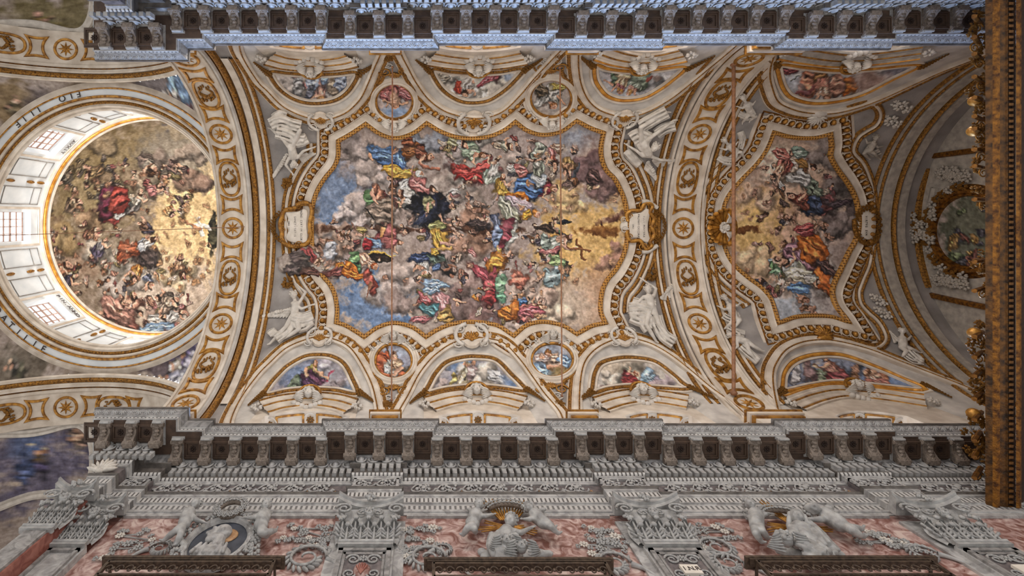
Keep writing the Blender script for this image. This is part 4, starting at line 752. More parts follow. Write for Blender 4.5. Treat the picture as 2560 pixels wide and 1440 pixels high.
# mouldings bordering the two vault bays (they follow the arches)
bay = thing('vault_border', 'gilt and white border mouldings where the nave vault meets its arches', 'moulding', (1, YC, ZS + R))
W1 = [(-.11, 0), (-.11, .07), (.11, .07), (.11, 0)]; GB = [(-.06, 0), (-.05, .07), (0, .10), (.05, .07), (.06, 0)]
for x, p_, m_ in ((-5.86, W1, 'plaster'), (-5.66, GB, 'gold'), (-5.46, GB, 'gold'), (-5.55, [(-.06, 0), (-.05, .04), (.05, .04), (.06, 0)], 'plaster'), (8.88, GB, 'gold'), (8.76, [(-.06, 0), (-.05, .04), (.05, .04), (.06, 0)], 'plaster'), (8.66, GB, 'gold'), (10.62, GB, 'gold'), (10.75, [(-.06, 0), (-.05, .04), (.05, .04), (.06, 0)], 'plaster'), (10.86, GB, 'gold')):
    archline(x, R, p_, 'border_band', bay, m_, amax=1.32)
# ------------------------------------------------------------------ crossing: side arches, pendentives, drum, dome
XC = -11.9
def sidearch(sg):
    def f(y, a, r): return np.array([XC + r * math.sin(a), YC + sg * y, ZS + r * math.cos(a)]), np.array([-math.sin(a), 0, -math.cos(a)])
    return f
for sg, nm, off in ((1, 'lower', 0), (-1, 'upper', 0)):
    sf = sidearch(sg)
    t = thing('transverse_arch', 'white coffered arch opening to the %s arm of the crossing' % ('bottom-left' if sg > 0 else 'top-left'), 'arch', (XC, YC + sg * 6, ZS), 'transverse arches')
    band(5.9, 7.25, RB, 'arch_soffit', t, surf=sf)
    panels(t, 6.6, RB, [('star', -13), ('panel', -3.5), ('oval', 6), ('panel', 15), ('panel', -23), ('oval', -33.5), ('panel', -44), ('star', -53)], surf=sf)
    fl = 1
    for y, p_, m_, n_ in ((5.62, [(-.10, -.1), (-.08, .02), (0, .06), (.08, .02), (.10, -.1)], 'gold', 'carved_gilt_moulding'), (5.48, [(-.06, -.1), (-.05, .05), (.04, .05), (.06, -.1)], 'plaster', 'edge_fillet'), (5.80, [(-.08, -.1), (-.07, .04), (0, .04), (.02, .0), (.08, .0), (.1, -.1)], 'plaster', 'arch_moulding'), (5.98, [(-.06, 0), (-.05, .05), (.05, .05), (.06, 0)], 'plaster', 'arch_moulding'), (5.905, [(-.02, 0), (0, .03), (.02, 0)], 'gold_dark', 'gilt_line')):
        archline(y, RB, p_, n_, t, m_, surf=sf)
    # transept vault beyond, painted
    tv = thing('transept_vault', 'dim painted vault beyond the %s crossing arch' % ('lower' if sg > 0 else 'upper'), 'vault', (XC, YC + sg * 9, ZS), kind='structure')
    mb = MB(); A = np.linspace(-1.7, 1.7, 90); Yv = np.linspace(7.0, 13.5, 90); Gv = np.array([[sf(y, a, R + .05)[0] for a in A] for y in Yv]); mb.grid(Gv)
    o = mb.build('vault_fresco', 'fresco', tv, smooth=True); P_ = Gv.reshape(-1, 3); uv = np.stack([U0 + F * P_[:, 0] / P_[:, 2], V0 + F * P_[:, 1] / P_[:, 2]], 1); pigment(o.data, uv)
    mb = MB(); mb.sweep(*[np.array(z) for z in zip(*[sf(8.6 + 1.5 * math.sin(q) + .35 * math.sin(3 * q), -.42 + .36 * math.cos(q), R + .04) for q in np.linspace(0, 6.283, 60, endpoint=False)])], [(-.16, 0), (-.12, .08), (-.04, .04), (.04, .1), (.12, .08), (.16, 0)], True); mb.build('stucco_frame', 'stucco', tv)
    mb = MB(); mb.add([(XC - 8, YC + sg * 13.5, 5), (XC + 8, YC + sg * 13.5, 5), (XC + 8, YC + sg * 13.5, 22), (XC - 8, YC + sg * 13.5, 22)], [(0, 1, 2, 3)]); mb.build('end_wall', 'plaster_cool', tv)

t = thing('transverse_arch', 'white coffered arch closing the crossing at the far left edge', 'arch', (-16.9, YC, ZS), 'transverse arches')
band(-17.4, -16.3, RB, 'arch_soffit', t); panels(t, -16.85, RB, SEQ[:1] + [('panel', 9.6), ('panel', -9.6), ('oval', 20), ('oval', -20), ('star', 39), ('star', -39)])
# pendentives: sphere through the crossing's corners
pend = thing('pendentive_dome', 'painted pendentives carrying the dome ring, violet and blue draperies', 'pendentive', (XC, YC, ZS), kind='structure')
RPn = math.hypot(5.45, 5.75)
az = np.linspace(0, 2 * math.pi, 361); zz = np.linspace(-1.6, 5.75, 72)
Gp = np.array([[(XC + math.sqrt(RPn ** 2 - z * z) * math.cos(a), YC + math.sqrt(RPn ** 2 - z * z) * math.sin(a), ZS + z) for z in zz] for a in az])
cx = (Gp[:-1, :-1] + Gp[1:, 1:]) / 2; ok = (np.abs(cx[..., 0] - XC) < 4.62) & (np.abs(cx[..., 1] - YC) < 5.55)
quad = [((np.sign(sx) == np.sign(cx[..., 0] - XC)) & (np.sign(sy) == np.sign(cx[..., 1] - YC))) for sx, sy in ((1, 1), (1, -1), (-1, 1), (-1, -1))]
for qd in quad:
    r_, c_ = np.nonzero(ok & qd); m = MB(); m.v = [Gp.reshape(-1, 3)]; m.n = len(m.v[0]); nb = len(zz)
    m.f = [(int(i * nb + j), int(i * nb + j + 1), int((i + 1) * nb + j + 1), int((i + 1) * nb + j)) for i, j in zip(r_, c_)]
    o = m.build('pendentive', 'fresco', pend, smooth=True); P_ = Gp.reshape(-1, 3); pigment(o.data, np.stack([U0 + F * P_[:, 0] / P_[:, 2], V0 + F * P_[:, 1] / P_[:, 2]], 1))

GLY = {}
def glyph(ch):
    if ch not in GLY:
        cu = bpy.data.curves.new('letter', 'FONT'); cu.body = ch; cu.size = 1.0; cu.align_x = 'CENTER'; cu.align_y = 'CENTER'; cu.extrude = .03; cu.resolution_u = 3
        o = bpy.data.objects.new('letter_source', cu); COL.objects.link(o); me = bpy.data.meshes.new_from_object(o); bpy.data.objects.remove(o); bpy.data.curves.remove(cu); me.materials.clear(); me.materials.append(MATS['ink']); GLY[ch] = me
    return GLY[ch]
dome = thing('dome', 'dome on a white drum: inscribed ring, barred windows, painted cupola', 'dome', (XC, YC, 20.3))
def lathe(prof, name, m, parent, n=120, smooth=False):
    mb = MB(); mb.grid([[(XC + r * math.cos(a), YC + r * math.sin(a), z) for r, z in prof] for a in np.linspace(0, 2 * math.pi, n, endpoint=False)], closeu=True); return mb.build(name, m, parent, smooth=smooth)
lathe([(5.62, 20.30), (5.40, 20.26), (5.34, 20.30)], 'ring_fillet', 'plaster', dome)
lathe([(5.33, 20.29), (5.30, 20.25), (5.26, 20.29)], 'gilt_line', 'gold_plain', dome)
lathe([(5.34, 20.31), (5.05, 20.40)], 'inscribed_band', 'drum_plaster', dome)
lathe([(5.06, 20.39), (5.03, 20.34), (4.98, 20.36), (4.95, 20.42)], 'gilt_line', 'gold_plain', dome)
lathe([(4.98, 20.42), (4.9, 20.38), (4.86, 20.42), (4.86, 20.5)], 'ring_moulding', 'plaster', dome)
lathe([(4.87, 20.5), (4.80, 20.46), (4.74, 20.5)], 'carved_gilt_moulding', 'gold', dome)
lathe([(4.75, 20.5), (4.66, 20.46), (4.62, 20.52), (4.62, 20.62), (4.56, 20.62), (4.52, 20.7), (4.95, 20.72)], 'ring_moulding', 'plaster', dome)
# inscription letters on the ring
def letters(txt, a0, da, r, z, size, parent, face=1):
    for i, ch in enumerate(txt):
        if ch == ' ': continue
        a = a0 + i * da; rad = np.array([math.cos(a), math.sin(a), 0]); n = np.array([0, 0, -1.0]); inst('letter', glyph(ch), parent, np.array([XC, YC, z]) + rad * r, np.array([np.cross(-rad, n), -rad, n]).T, size)
letters('EILI  OLF'[::-1], math.radians(258), math.radians(-3.6), 5.2, 20.33, .34, dome)
letters('DATILIE', math.radians(143), math.radians(-4.2), 5.2, 20.33, .34, dome)
# drum wall with eight windows cut in
RD, ZD0, ZD1 = 4.95, 20.7, 24.0
WA, WZ0, WZ1 = 0.125, 21.35, 23.1
mb = MB(); A = []
for k in range(8):
    c = k * math.pi / 4 + math.pi; A += [c - WA, c + WA]
A = sorted(set([round(a % (2 * math.pi), 6) for a in A] + [round(x, 6) for x in np.linspace(0, 2 * math.pi, 97)[:-1]])); Zs = [ZD0, WZ0, WZ1, ZD1]
inwin = lambda a: any(abs((a - (k * math.pi / 4 + math.pi) + math.pi) % (2 * math.pi) - math.pi) < WA - 1e-4 for k in range(8))
Gd = np.array([[(XC + RD * math.cos(a), YC + RD * math.sin(a), z) for z in Zs] for a in A]); na_ = len(A)
mb.v = [Gd.reshape(-1, 3)]; mb.n = na_ * 4
for i in range(na_):
    i2 = (i + 1) % na_; am = (A[i] + (A[i2] if i2 else A[0] + 2 * math.pi)) / 2
    for j in range(3):
        if j == 1 and inwin(am): continue
        mb.f.append((i * 4 + j, i2 * 4 + j, i2 * 4 + j + 1, i * 4 + j + 1))
mb.build('drum_wall', 'drum_plaster', dome, smooth=True)
dirs = {0: 'hidden nave-side', 1: 'lower right', 2: 'lowest', 3: 'lower left', 4: 'leftmost', 5: 'upper left', 6: 'topmost', 7: 'upper right'}
for k in range(8):
    a0 = k * math.pi / 4
    if k in (0,): continue
    w = thing('window_%d' % (20 + k), 'small barred window in the white drum, %s of the ring' % dirs[k], None, (XC + RD * math.cos(a0), YC + RD * math.sin(a0), WZ0), kind='structure')
    rad = np.array([math.cos(a0), math.sin(a0), 0]); tan = np.array([-math.sin(a0), math.cos(a0), 0]); hw = RD * math.sin(WA); c0 = np.array([XC, YC, 0]) + rad * RD * math.cos(WA); dp = rad * .45
    m = MB(); Q = [c0 + tan * s_ * hw + np.array([0, 0, z]) for s_, z in ((-1, WZ0), (1, WZ0), (1, WZ1), (-1, WZ1))]
    for i in range(4): a_, b_ = Q[i], Q[(i + 1) % 4]; m.add([a_, b_, b_ + dp, a_ + dp], [(0, 1, 2, 3)])
    m.build('reveal', 'drum_plaster', w)
    M = np.array([tan, rad, (0, 0, 1)]).T; m = MB()
    for s_ in np.linspace(-1, 1, 5): m.box(c0 + dp * .8 + tan * s_ * hw + np.array([0, 0, (WZ0 + WZ1) / 2]), (.032, .05, WZ1 - WZ0), M)
    for z in np.linspace(WZ0, WZ1, 6): m.box(c0 + dp * .8 + np.array([0, 0, z]), (2 * hw, .05, .06 if abs(z - WZ0 - 1.05) < .2 else .03), M)
    m.build('glazing_bars', 'timber', w)
    for i in range(4):
        for j in range(5):
            s0, s1 = -1 + .5 * i, -.5 + .5 * i; z0 = WZ0 + (WZ1 - WZ0) * j / 5; z1 = WZ0 + (WZ1 - WZ0) * (j + 1) / 5; m = MB(); b0 = c0 + dp * .85
            m.add([b0 + tan * s0 * hw + (0, 0, z0), b0 + tan * s1 * hw + (0, 0, z0), b0 + tan * s1 * hw + (0, 0, z1), b0 + tan * s0 * hw + (0, 0, z1)], [(0, 1, 2, 3)]); m.build('pane', 'window_glass', w)
    # painted surround and lettered plate over the window
    m = MB(); pr = 1.25
    for (s0, s1, z0, z1) in ((-1.35, -1.2, WZ0 - .1, WZ1 + .45), (1.2, 1.35, WZ0 - .1, WZ1 + .45), (-1.35, 1.35, WZ1 + .45, WZ1 + .53), (-1.2, 1.2, WZ0 - .16, WZ0 - .1)):
        m.box(c0 - rad * .02 + tan * (s0 + s1) / 2 * hw + np.array([0, 0, (z0 + z1) / 2]), ((s1 - s0) * hw, .05, z1 - z0), M)
    m.build('window_surround', 'plaster', w)
    tx = {3: 'PIN.ANNO', 5: 'AVXIT', 4: ''}.get(k, '')
    for i, ch in enumerate(tx):
        n = -rad; upv = np.array([0, 0, 1.0]); x = np.cross(upv, n); inst('letter', glyph(ch), w, c0 - rad * .03 + x * (i - len(tx) / 2 + .5) * .17 + np.array([0, 0, WZ1 + .22]), np.array([x, upv, n]).T, .26)
# painted panelling lines and gilt pilaster strips between the drum windows
for k in range(8):
    for sgn in (-1, 1):
        a0 = k * math.pi / 4 + math.pi / 8; m = MB()
        for da, dz0, dz1 in ((.05, 20.9, 23.4), (.2, 20.9, 23.4)):
            a = a0 + sgn * da; m.tube([(XC + (RD - .02) * math.cos(a), YC + (RD - .02) * math.sin(a), z) for z in (dz0, dz1)], .018, 4)
        for z in (20.9, 21.35, 22.95, 23.4): m.tube([(XC + (RD - .02) * math.cos(a0 + sgn * x), YC + (RD - .02) * math.sin(a0 + sgn * x), z) for x in np.linspace(.05, .2, 5)], .018, 4)
        m.build('panel_line', 'drum_line', dome)
    a = k * math.pi / 4 + math.pi / 8
    for z in (21.5, 22.6, 23.2): m = MB(); m.ell((XC + (RD - .03) * math.cos(a), YC + (RD - .03) * math.sin(a), z), (.07, .07, .22)); m.build('gilt_drop', 'gold', dome, smooth=True)
lathe([(RD, 23.62), (RD - .10, 23.64), (RD - .12, 23.72), (RD - .03, 23.74)], 'cornice_ring', 'plaster', dome)
lathe([(RD - .02, 23.74), (RD - .16, 23.78), (RD - .18, 23.86), (RD - .05, 23.9)], 'gilt_cornice_ring', 'gold_orange', dome)
lathe([(RD, 23.92), (RD - .2, 23.96), (RD - .22, 24.04), (RD - .05, 24.1)], 'cornice_ring', 'plaster', dome)
Az = np.linspace(0, 2 * math.pi, 481); El = np.linspace(0, math.pi / 2, 170); Gd = np.array([[(XC + (RD - .02) * math.cos(a) * math.cos(e), YC + (RD - .02) * math.sin(a) * math.cos(e), 24.02 + (RD + .1) * math.sin(e)) for e in El] for a in Az])
mb = MB(); mb.grid(Gd); o = mb.build('cupola_fresco', 'fresco', dome, smooth=True); P_ = Gd.reshape(-1, 3); pigment(o.data, np.stack([U0 + F * P_[:, 0] / P_[:, 2], V0 + F * P_[:, 1] / P_[:, 2]], 1))

# ------------------------------------------------------------------ entablatures of the nave
PIL = [-0.98, 4.46, 10.0]
def plan(sg):
    p = [(-7.0, 13.4), (-7.0, 5.6), (-6.57, 5.6), (-6.57, 5.88), (-5.95, 5.88), (-5.95, 6.0)]
    for c in PIL: p += [(c - .5, 6.0), (c - .5, 5.88), (c + .5, 5.88), (c + .5, 6.0)]
    p += [(19.0, 6.0)]
    return [(x, y if sg > 0 else 2 * YC - y) for x, y in p]
def Yoff(x):
    if x < -6.57: return 5.6
    if x < -5.95: return 5.88
    return 5.88 if any(abs(x - c) < .5 for c in PIL) else 6.0
# carved pieces shared by both sides (local: x along the wall, y out from the wall, z down)
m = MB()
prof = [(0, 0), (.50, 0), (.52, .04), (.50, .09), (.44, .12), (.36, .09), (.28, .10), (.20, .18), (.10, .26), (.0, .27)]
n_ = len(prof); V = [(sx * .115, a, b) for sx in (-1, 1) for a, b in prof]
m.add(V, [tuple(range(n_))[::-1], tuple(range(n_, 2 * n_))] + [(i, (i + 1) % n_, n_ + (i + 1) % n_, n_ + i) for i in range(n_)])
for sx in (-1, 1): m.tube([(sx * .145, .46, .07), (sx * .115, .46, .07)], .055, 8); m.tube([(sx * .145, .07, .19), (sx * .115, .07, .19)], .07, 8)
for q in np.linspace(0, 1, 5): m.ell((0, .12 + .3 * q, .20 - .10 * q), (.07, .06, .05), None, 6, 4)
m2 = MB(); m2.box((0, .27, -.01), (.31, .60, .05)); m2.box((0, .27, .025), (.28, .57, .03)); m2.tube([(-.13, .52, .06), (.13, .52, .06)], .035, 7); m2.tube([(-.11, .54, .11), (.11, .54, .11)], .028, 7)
def multi(name, parts):
    me = bpy.data.meshes.new(name); V = []; Fc = []; idx = []; k = 0
    for i, (mb, mm) in enumerate(parts):
        v = np.vstack(mb.v); V.append(v); Fc += [tuple(j + k for j in f) for f in mb.f]; idx += [i] * len(mb.f); k += len(v); me.materials.append(MATS[mm])
    me.from_pydata(np.vstack(V).tolist(), [], Fc); me.polygons.foreach_set('material_index', idx); return me
ME_MOD = multi('modillion', [(m, 'bracket_shade_hoop_stone'), (m2, 'marble_light')])  # body tone darkened for shade, caps stay light
m = MB(); q = .215
for k, (r0, z0) in enumerate(((.235, 0), (.20, .035), (.165, .015))):
    r1 = r0 - .03
    for (ax, ay, bx, by) in ((-1, -1, 1, -1), (1, -1, 1, 1), (1, 1, -1, 1), (-1, 1, -1, -1)):
        m.add([(ax * r0, ay * r0, 0), (bx * r0, by * r0, 0), (bx * r0, by * r0, z0 + .02), (ax * r0, ay * r0, z0 + .02), (bx * r1, by * r1, z0 + .02), (ax * r1, ay * r1, z0 + .02), (bx * r1, by * r1, 0), (ax * r1, ay * r1, 0)], [(0, 1, 2, 3), (3, 2, 4, 5), (5, 4, 6, 7)])
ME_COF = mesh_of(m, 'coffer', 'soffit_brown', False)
m = MB(); m.box((0, 0, 0), (.10, .10, .19)); m.box((0, .01, -.105), (.115, .115, .02)); ME_DENT = mesh_of(m, 'dentil', 'marble_light', False)
m = MB()
for k in (-2, -1, 0, 1, 2):
    a = k * .42; c, s_ = math.cos(a), math.sin(a); L = .085 - .008 * abs(k); m.ell((-.06 + c * L, s_ * L * 1.1, .012), (L * .95, .018, .02), np.array([[c, -s_, 0], [s_, c, 0], [0, 0, 1]]), 6, 4)
ME_CLEAF = mesh_of(m, 'cornice_leaf', 'marble_light')
m = MB(); m.ell((0, 0, 0), (.085, .07, .12), None, 8, 6); m.tube([(.115 * math.cos(a), .02, .15 * math.sin(a)) for a in np.linspace(-2.6, -.5, 1 + 8)] , .02, 4); m.tube([(.115 * math.cos(a), .02, .15 * math.sin(a) - .0) for a in np.linspace(-.2, 3.3, 9)], .022, 4); ME_EGG_M = mesh_of(m, 'egg', 'marble_light')
def scroll_mesh(mk, seed):
    m = MB(); r = random.Random(seed)
    for sx in (-1, 1):
        P = [(sx * (.14 + (.14 - .018 * t) * math.cos(t)), .03, (.13 - .016 * t) * math.sin(t)) for t in np.linspace(.2, 7.0, 26)]; m.tube(P, np.linspace(.024, .012, 26), 5)
        P = [(sx * (.28 - .28 * w), .03, sx * (-.02 + .2 * math.sin(w * 2.6))) for w in np.linspace(0, 1, 8)]; m.tube(P, .018, 5)
        for k in range(5):
            a = r.random() * 6.28; c, s_ = math.cos(a), math.sin(a); m.ell((sx * .14 + .15 * c, .03, .16 * s_), (.07, .025, .032), np.array([[c, 0, -s_], [0, 1, 0], [s_, 0, c]]), 6, 4)
        m.ell((sx * .14, .035, 0), (.045, .035, .045), None, 6, 4)
    return mesh_of(m, 'foliage_scroll', mk)
ME_SCROLL = [scroll_mesh('marble_light', k) for k in range(3)]
def bandpart(name, sg, prof, m, parent, cut=None):
    pl = plan(sg)
    P = np.array([(x, y, 0.0) for x, y in pl]); N = np.tile([0, 0, 1.0], (len(P), 1)); mb = MB(); mb.sweep(P, N, prof, False, -sg); return mb.build(name, m, parent)
for sg, word in ((1, 'lower'), (-1, 'upper')):
    e = thing('entablature', 'richly carved grey marble entablature along the %s edge of the vault' % word, 'entablature', (4, YC + sg * 5.55, 11), 'nave entablatures')
    bandpart('cornice_top', sg, [(.0, 13.12), (.93, 13.12), (.93, 13.03), (.91, 13.03)], 'marble_dark', e)
    bandpart('leaf_moulding', sg, [(.91, 13.04), (.89, 12.96), (.83, 12.88), (.80, 12.86)], 'marble', e)
    bandpart('corona', sg, [(.81, 12.87), (.81, 12.83), (.795, 12.83), (.795, 12.80)], 'marble_light', e)
    bandpart('bead_moulding', sg, [(.795, 12.81), (.785, 12.775)], 'bead_strip', e)
    bandpart('corona_lip', sg, [(.785, 12.78), (.785, 12.72), (.76, 12.72)], 'marble_light', e)
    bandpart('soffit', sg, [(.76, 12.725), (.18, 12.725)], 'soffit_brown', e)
    bandpart('bed_moulding', sg, [(.22, 12.73), (.215, 12.68), (.17, 12.64), (.13, 12.50), (.15, 12.46), (.15, 12.42)], 'marble', e)
    bandpart('dentil_ground', sg, [(.16, 12.425), (.16, 12.39), (.055, 12.385), (.055, 12.14), (.09, 12.14), (.09, 12.10)], 'marble_dark', e)
    bandpart('bead_moulding', sg, [(.09, 12.105), (.10, 12.08), (.07, 12.04), (.04, 12.03)], 'bead_strip', e)
    bandpart('frieze_fillet', sg, [(.045, 12.04), (.045, 11.99), (.03, 11.98), (.03, 11.92), (.0, 11.92)], 'marble_light', e)
    bandpart('frieze', sg, [(.0, 11.93), (.0, 11.49), (.02, 11.49)], 'inlay_dark', e)
    bandpart('torus', sg, [(.02, 11.50), (.10, 11.48), (.11, 11.43), (.07, 11.40)], 'marble_dark', e)
    bandpart('architrave', sg, [(.075, 11.41), (.075, 11.34), (.055, 11.33), (.055, 11.29)], 'marble_light', e)
    bandpart('fret_moulding', sg, [(.055, 11.30), (.05, 11.14)], 'bead_strip', e)
    bandpart('architrave', sg, [(.05, 11.15), (.06, 11.10), (.03, 11.09), (.03, 11.04)], 'marble_light', e)
    bandpart('fluted_moulding', sg, [(.03, 11.05), (.025, 10.90)], 'leaf_strip', e)
    bandpart('architrave', sg, [(.025, 10.91), (.045, 10.88), (.045, 10.80), (.02, 10.79), (.02, 10.72), (0, 10.72)], 'marble_light', e)
    yy = lambda y: y if sg > 0 else 2 * YC - y
    M = np.array([(1, 0, 0), (0, -sg, 0), (0, 0, -1)]).T
    pitch = 5.45 / 8; X = -0.98 - 8 * pitch
    while X < 15.6:
        if X > -5.75:
            y0 = Yoff(X) - .12 if any(abs(X - c) < .95 for c in PIL) else 6.0
            y0 = 5.88 if any(abs(X - c) < .95 for c in PIL) else 6.0
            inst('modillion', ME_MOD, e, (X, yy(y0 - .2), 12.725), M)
        xc = X + pitch / 2
        if xc > -5.6:
            dy = 5.88 if any(abs(xc - c) < 1.25 for c in PIL) else 6.0
            inst('coffer', ME_COF, e, (xc, yy(dy - .47), 12.722), M); inst('rosette', ME_FLOWER_DARK, e, (xc, yy(dy - .47), 12.722), M, .085)
        X += pitch
    for k in range(3):
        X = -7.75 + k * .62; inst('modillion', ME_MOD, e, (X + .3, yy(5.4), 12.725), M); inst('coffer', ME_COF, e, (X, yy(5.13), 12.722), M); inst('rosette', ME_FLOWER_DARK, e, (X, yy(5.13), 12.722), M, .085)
    for X in np.arange(-5.7, 16.0, .162): inst('dentil', ME_DENT, e, (X, yy(Yoff(X - .05 if X < 5 else X) - .105), 12.28), M)
    for X in np.arange(-7.5, -6.1, .162): inst('dentil', ME_DENT, e, (X, yy(5.5), 12.28), M)
    nl = np.array([0, -sg * .72, -.69])
    for X in np.arange(-5.0, 16.0, .2):
        yl = 5.88 if any(abs(X - c) < 1.38 for c in PIL) else 6.0
        inst('cornice_leaf', ME_CLEAF, e, (X, yy(yl - .865), 12.945), frame(nl, (0, sg * .69, -.72)))
    for X in np.arange(-7.8, -5.8, .2): inst('cornice_leaf', ME_CLEAF, e, (X, yy(5.6 - .865), 12.945), frame(nl, (0, sg * .69, -.72)))
    for X in np.arange(-5.6, 16.0, .30): inst('egg', ME_EGG_M, e, (X, yy(Yoff(X) - .15), 12.58), M)
    for X in np.arange(-7.3, -6.3, .30): inst('egg', ME_EGG_M, e, (X, yy(5.45), 12.58), M)
    if sg > 0:
        i = 0; X = -5.55
        while X < 16.0:
            i += 1; onp = [c for c in PIL if abs(X - c) < .78]
            if not onp: inst('foliage_scroll', ME_SCROLL[i % 3], e, (X, 6.0, 11.71), M, (.94, 1, 1.12)); inst('inlay_flower', ME_FLOWER_OCHRE, e, (X + .28, 6.0, 11.66), frame((0, -1, 0)), .07)
            X += .56
        for c in PIL + [-6.26]:
            w_ = .5 if c > -6 else .28; yb = 5.88
            mf = MB()
            for (x0, x1, z0, z1) in ((-w_, w_, 11.88, 11.93), (-w_, w_, 11.49, 11.54), (-w_, -w_ + .06, 11.49, 11.93), (w_ - .06, w_, 11.49, 11.93)): mf.box((c + (x0 + x1) / 2, yb - .02, (z0 + z1) / 2), (x1 - x0, .06, z1 - z0))
            mf.build('frieze_panel_frame', 'marble_light', e)
            for q in ((-.25, .25) if c > -6 else (0,)): inst('foliage_scroll', ME_SCROLL[int(q > 0)], e, (c + q, yb, 11.71), M, (.85, 1, .95))

# ------------------------------------------------------------------ side wall below the lower entablature
mb = MB(); mb.add([(-5.95, 6.0, 6.5), (19, 6.0, 6.5), (19, 6.0, 10.75), (-5.95, 6.0, 10.75)], [(0, 1, 2, 3)])
wl = mb.build('wall_side', 'red_marble', None, loc=(4, 6.0, 6.5)); mark(wl, 'veined red marble side wall below the entablature', None, kind='structure')
mb = MB(); mb.grid([[(x, y, z) for z in (6.5, 10.75)] for x, y in [(-7.0, 13.4), (-7.0, 5.6), (-6.57, 5.6), (-6.57, 6.05), (-5.9, 6.05)]])
pr = mb.build('wall_pier', 'red_marble_dark', None, loc=(-6.8, 6, 6.5)); mark(pr, 'dark red marble pier at the corner of the crossing', None, kind='structure')
mb = MB(); mb.add([(-5.95, 2 * YC - 6, 9.5), (19, 2 * YC - 6, 9.5), (19, 2 * YC - 6, 10.75), (-5.95, 2 * YC - 6, 10.75)], [(0, 1, 2, 3)])
w2 = mb.build('wall_opposite', 'red_marble', None, loc=(4, 2 * YC - 6, 9.5)); mark(w2, 'red marble wall under the upper entablature, mostly out of view', None, kind='structure')
# attic strips behind the cornices, between cornice and vault foot
for sg, nm in ((1, 'wall_attic'), (-1, 'wall_attic_opposite')):
    mb = MB(); y = YC + sg * 5.5; segs = [(-8.0, -5.2), (.0, .0)]
    mb.add([(-7.0, YC + sg * 5.4, 12.9), (19, YC + sg * 5.4, 12.9), (19, YC + sg * 5.4, 13.6), (-7.0, YC + sg * 5.4, 13.6)], [(0, 1, 2, 3)])
    o = mb.build(nm, 'plaster', None, loc=(4, y, 12.9)); mark(o, 'plain plaster plinth on top of the %s cornice' % ('lower' if sg > 0 else 'upper'), None, kind='structure')
# impost blocks where arches and vault ribs land on the cornice
for sg in (1, -1):
    for x, w_, nm in ((-6.98, 1.25, 'dome arch'), (9.75, 1.3, 'middle arch'), (-.98, .62, 'first vault spandrel'), (4.46, .62, 'second vault spandrel')):
        im = thing('impost_block', 'moulded plaster impost under the %s, %s side' % (nm, 'lower' if sg > 0 else 'upper'), 'impost', (x, YC + sg * 5.2, 13.2), 'impost blocks')
        for k, (pw, z0, z1, m_) in enumerate(((0, 13.1, 14.6, 'plaster'), (.05, 14.55, 14.68, 'gold_plain'), (.10, 14.66, 14.80, 'plaster'), (.14, 14.8, 14.86, 'gold_plain'))):
            mb = MB(); mb.box((x, YC + sg * (5.3 - pw), (z0 + z1) / 2), (w_ + 2 * pw, .5, z1 - z0)); mb.build('block' if k == 0 else 'impost_moulding', m_, im)
# ------------------------------------------------------------------ ornament on the nave vault
def vpx(u, v, h=0.0):
    p, n = onvault(u, v, 0.0, R - h); return p, n
def wpx(u, v, h=0.0):
    d = vray(u, v); return d * ((WY - h) / d[1]), np.array([0., -1., 0.])
def mesh_multi(name, parts, smooth=True):
    me = bpy.data.meshes.new(name); V = []; Fc = []; idx = []; k = 0
    for i, (mb, m) in enumerate(parts):
        v = np.vstack(mb.v); V.append(v); Fc += [tuple(j + k for j in f) for f in mb.f]; idx += [i] * len(mb.f); k += len(v); me.materials.append(MATS[m])
    me.from_pydata(np.vstack(V).tolist(), [], Fc); me.polygons.foreach_set('material_index', idx)
    if smooth: me.polygons.foreach_set('use_smooth', [True] * len(Fc))
    return me
a = MB(); a.ell((0, 0, .07), (.08, .10, .09), None, 10, 6)
b = MB(); b.tube([(.125 * math.cos(t), .135 * math.sin(t) - .01, .03) for t in np.linspace(-.7, 3.84, 12)], .024, 5); b.cap((.15, -.12, .03), (.15, .1, .03), .02, .03, 5)
ME_EGG = mesh_multi('egg_and_cup', [(a, 'gold_plain'), (b, 'plaster')]); ME_EGG2 = mesh_multi('egg_and_cup', [(a, 'gold_dark'), (b, 'plaster_cool')])
def fan(n=9, r=1.0, spread=2.5):
    m = MB()
    for k in range(n):
        t = (k / (n - 1) - .5) * spread; c, s_ = math.cos(t), math.sin(t); L = r * (1 - .08 * abs(t)); m.ell((c * L * .5, s_ * L * .5, .10), (L * .52, r * .10, r * .14), np.array([[c, -s_, 0], [s_, c, 0], [0, 0, 1]]), 6, 5)
    m.ell((0, 0, .1), (.16, .22, .16), None, 6, 5); return m
ME_SHELL_GOLD = mesh_of(fan(), 'shell', 'gold_plain'); ME_SHELL_WHITE = mesh_of(fan(), 'shell', 'stucco')
def volute(r=1.0, turns=1.6, w=.16):
    m = MB(); T = np.linspace(0, turns * 2 * math.pi, 30); m.tube([(r * (1 - t / T[-1] * .82) * math.cos(t), r * (1 - t / T[-1] * .82) * math.sin(t), .12) for t in T], np.linspace(w, w * .6, 30) * r, 6); return m
ME_VOL_WHITE = mesh_of(volute(), 'volute', 'stucco'); ME_VOL_GOLD = mesh_of(volute(), 'volute', 'gold_plain'); ME_VOL_STATUE = mesh_of(volute(), 'volute', 'statue')

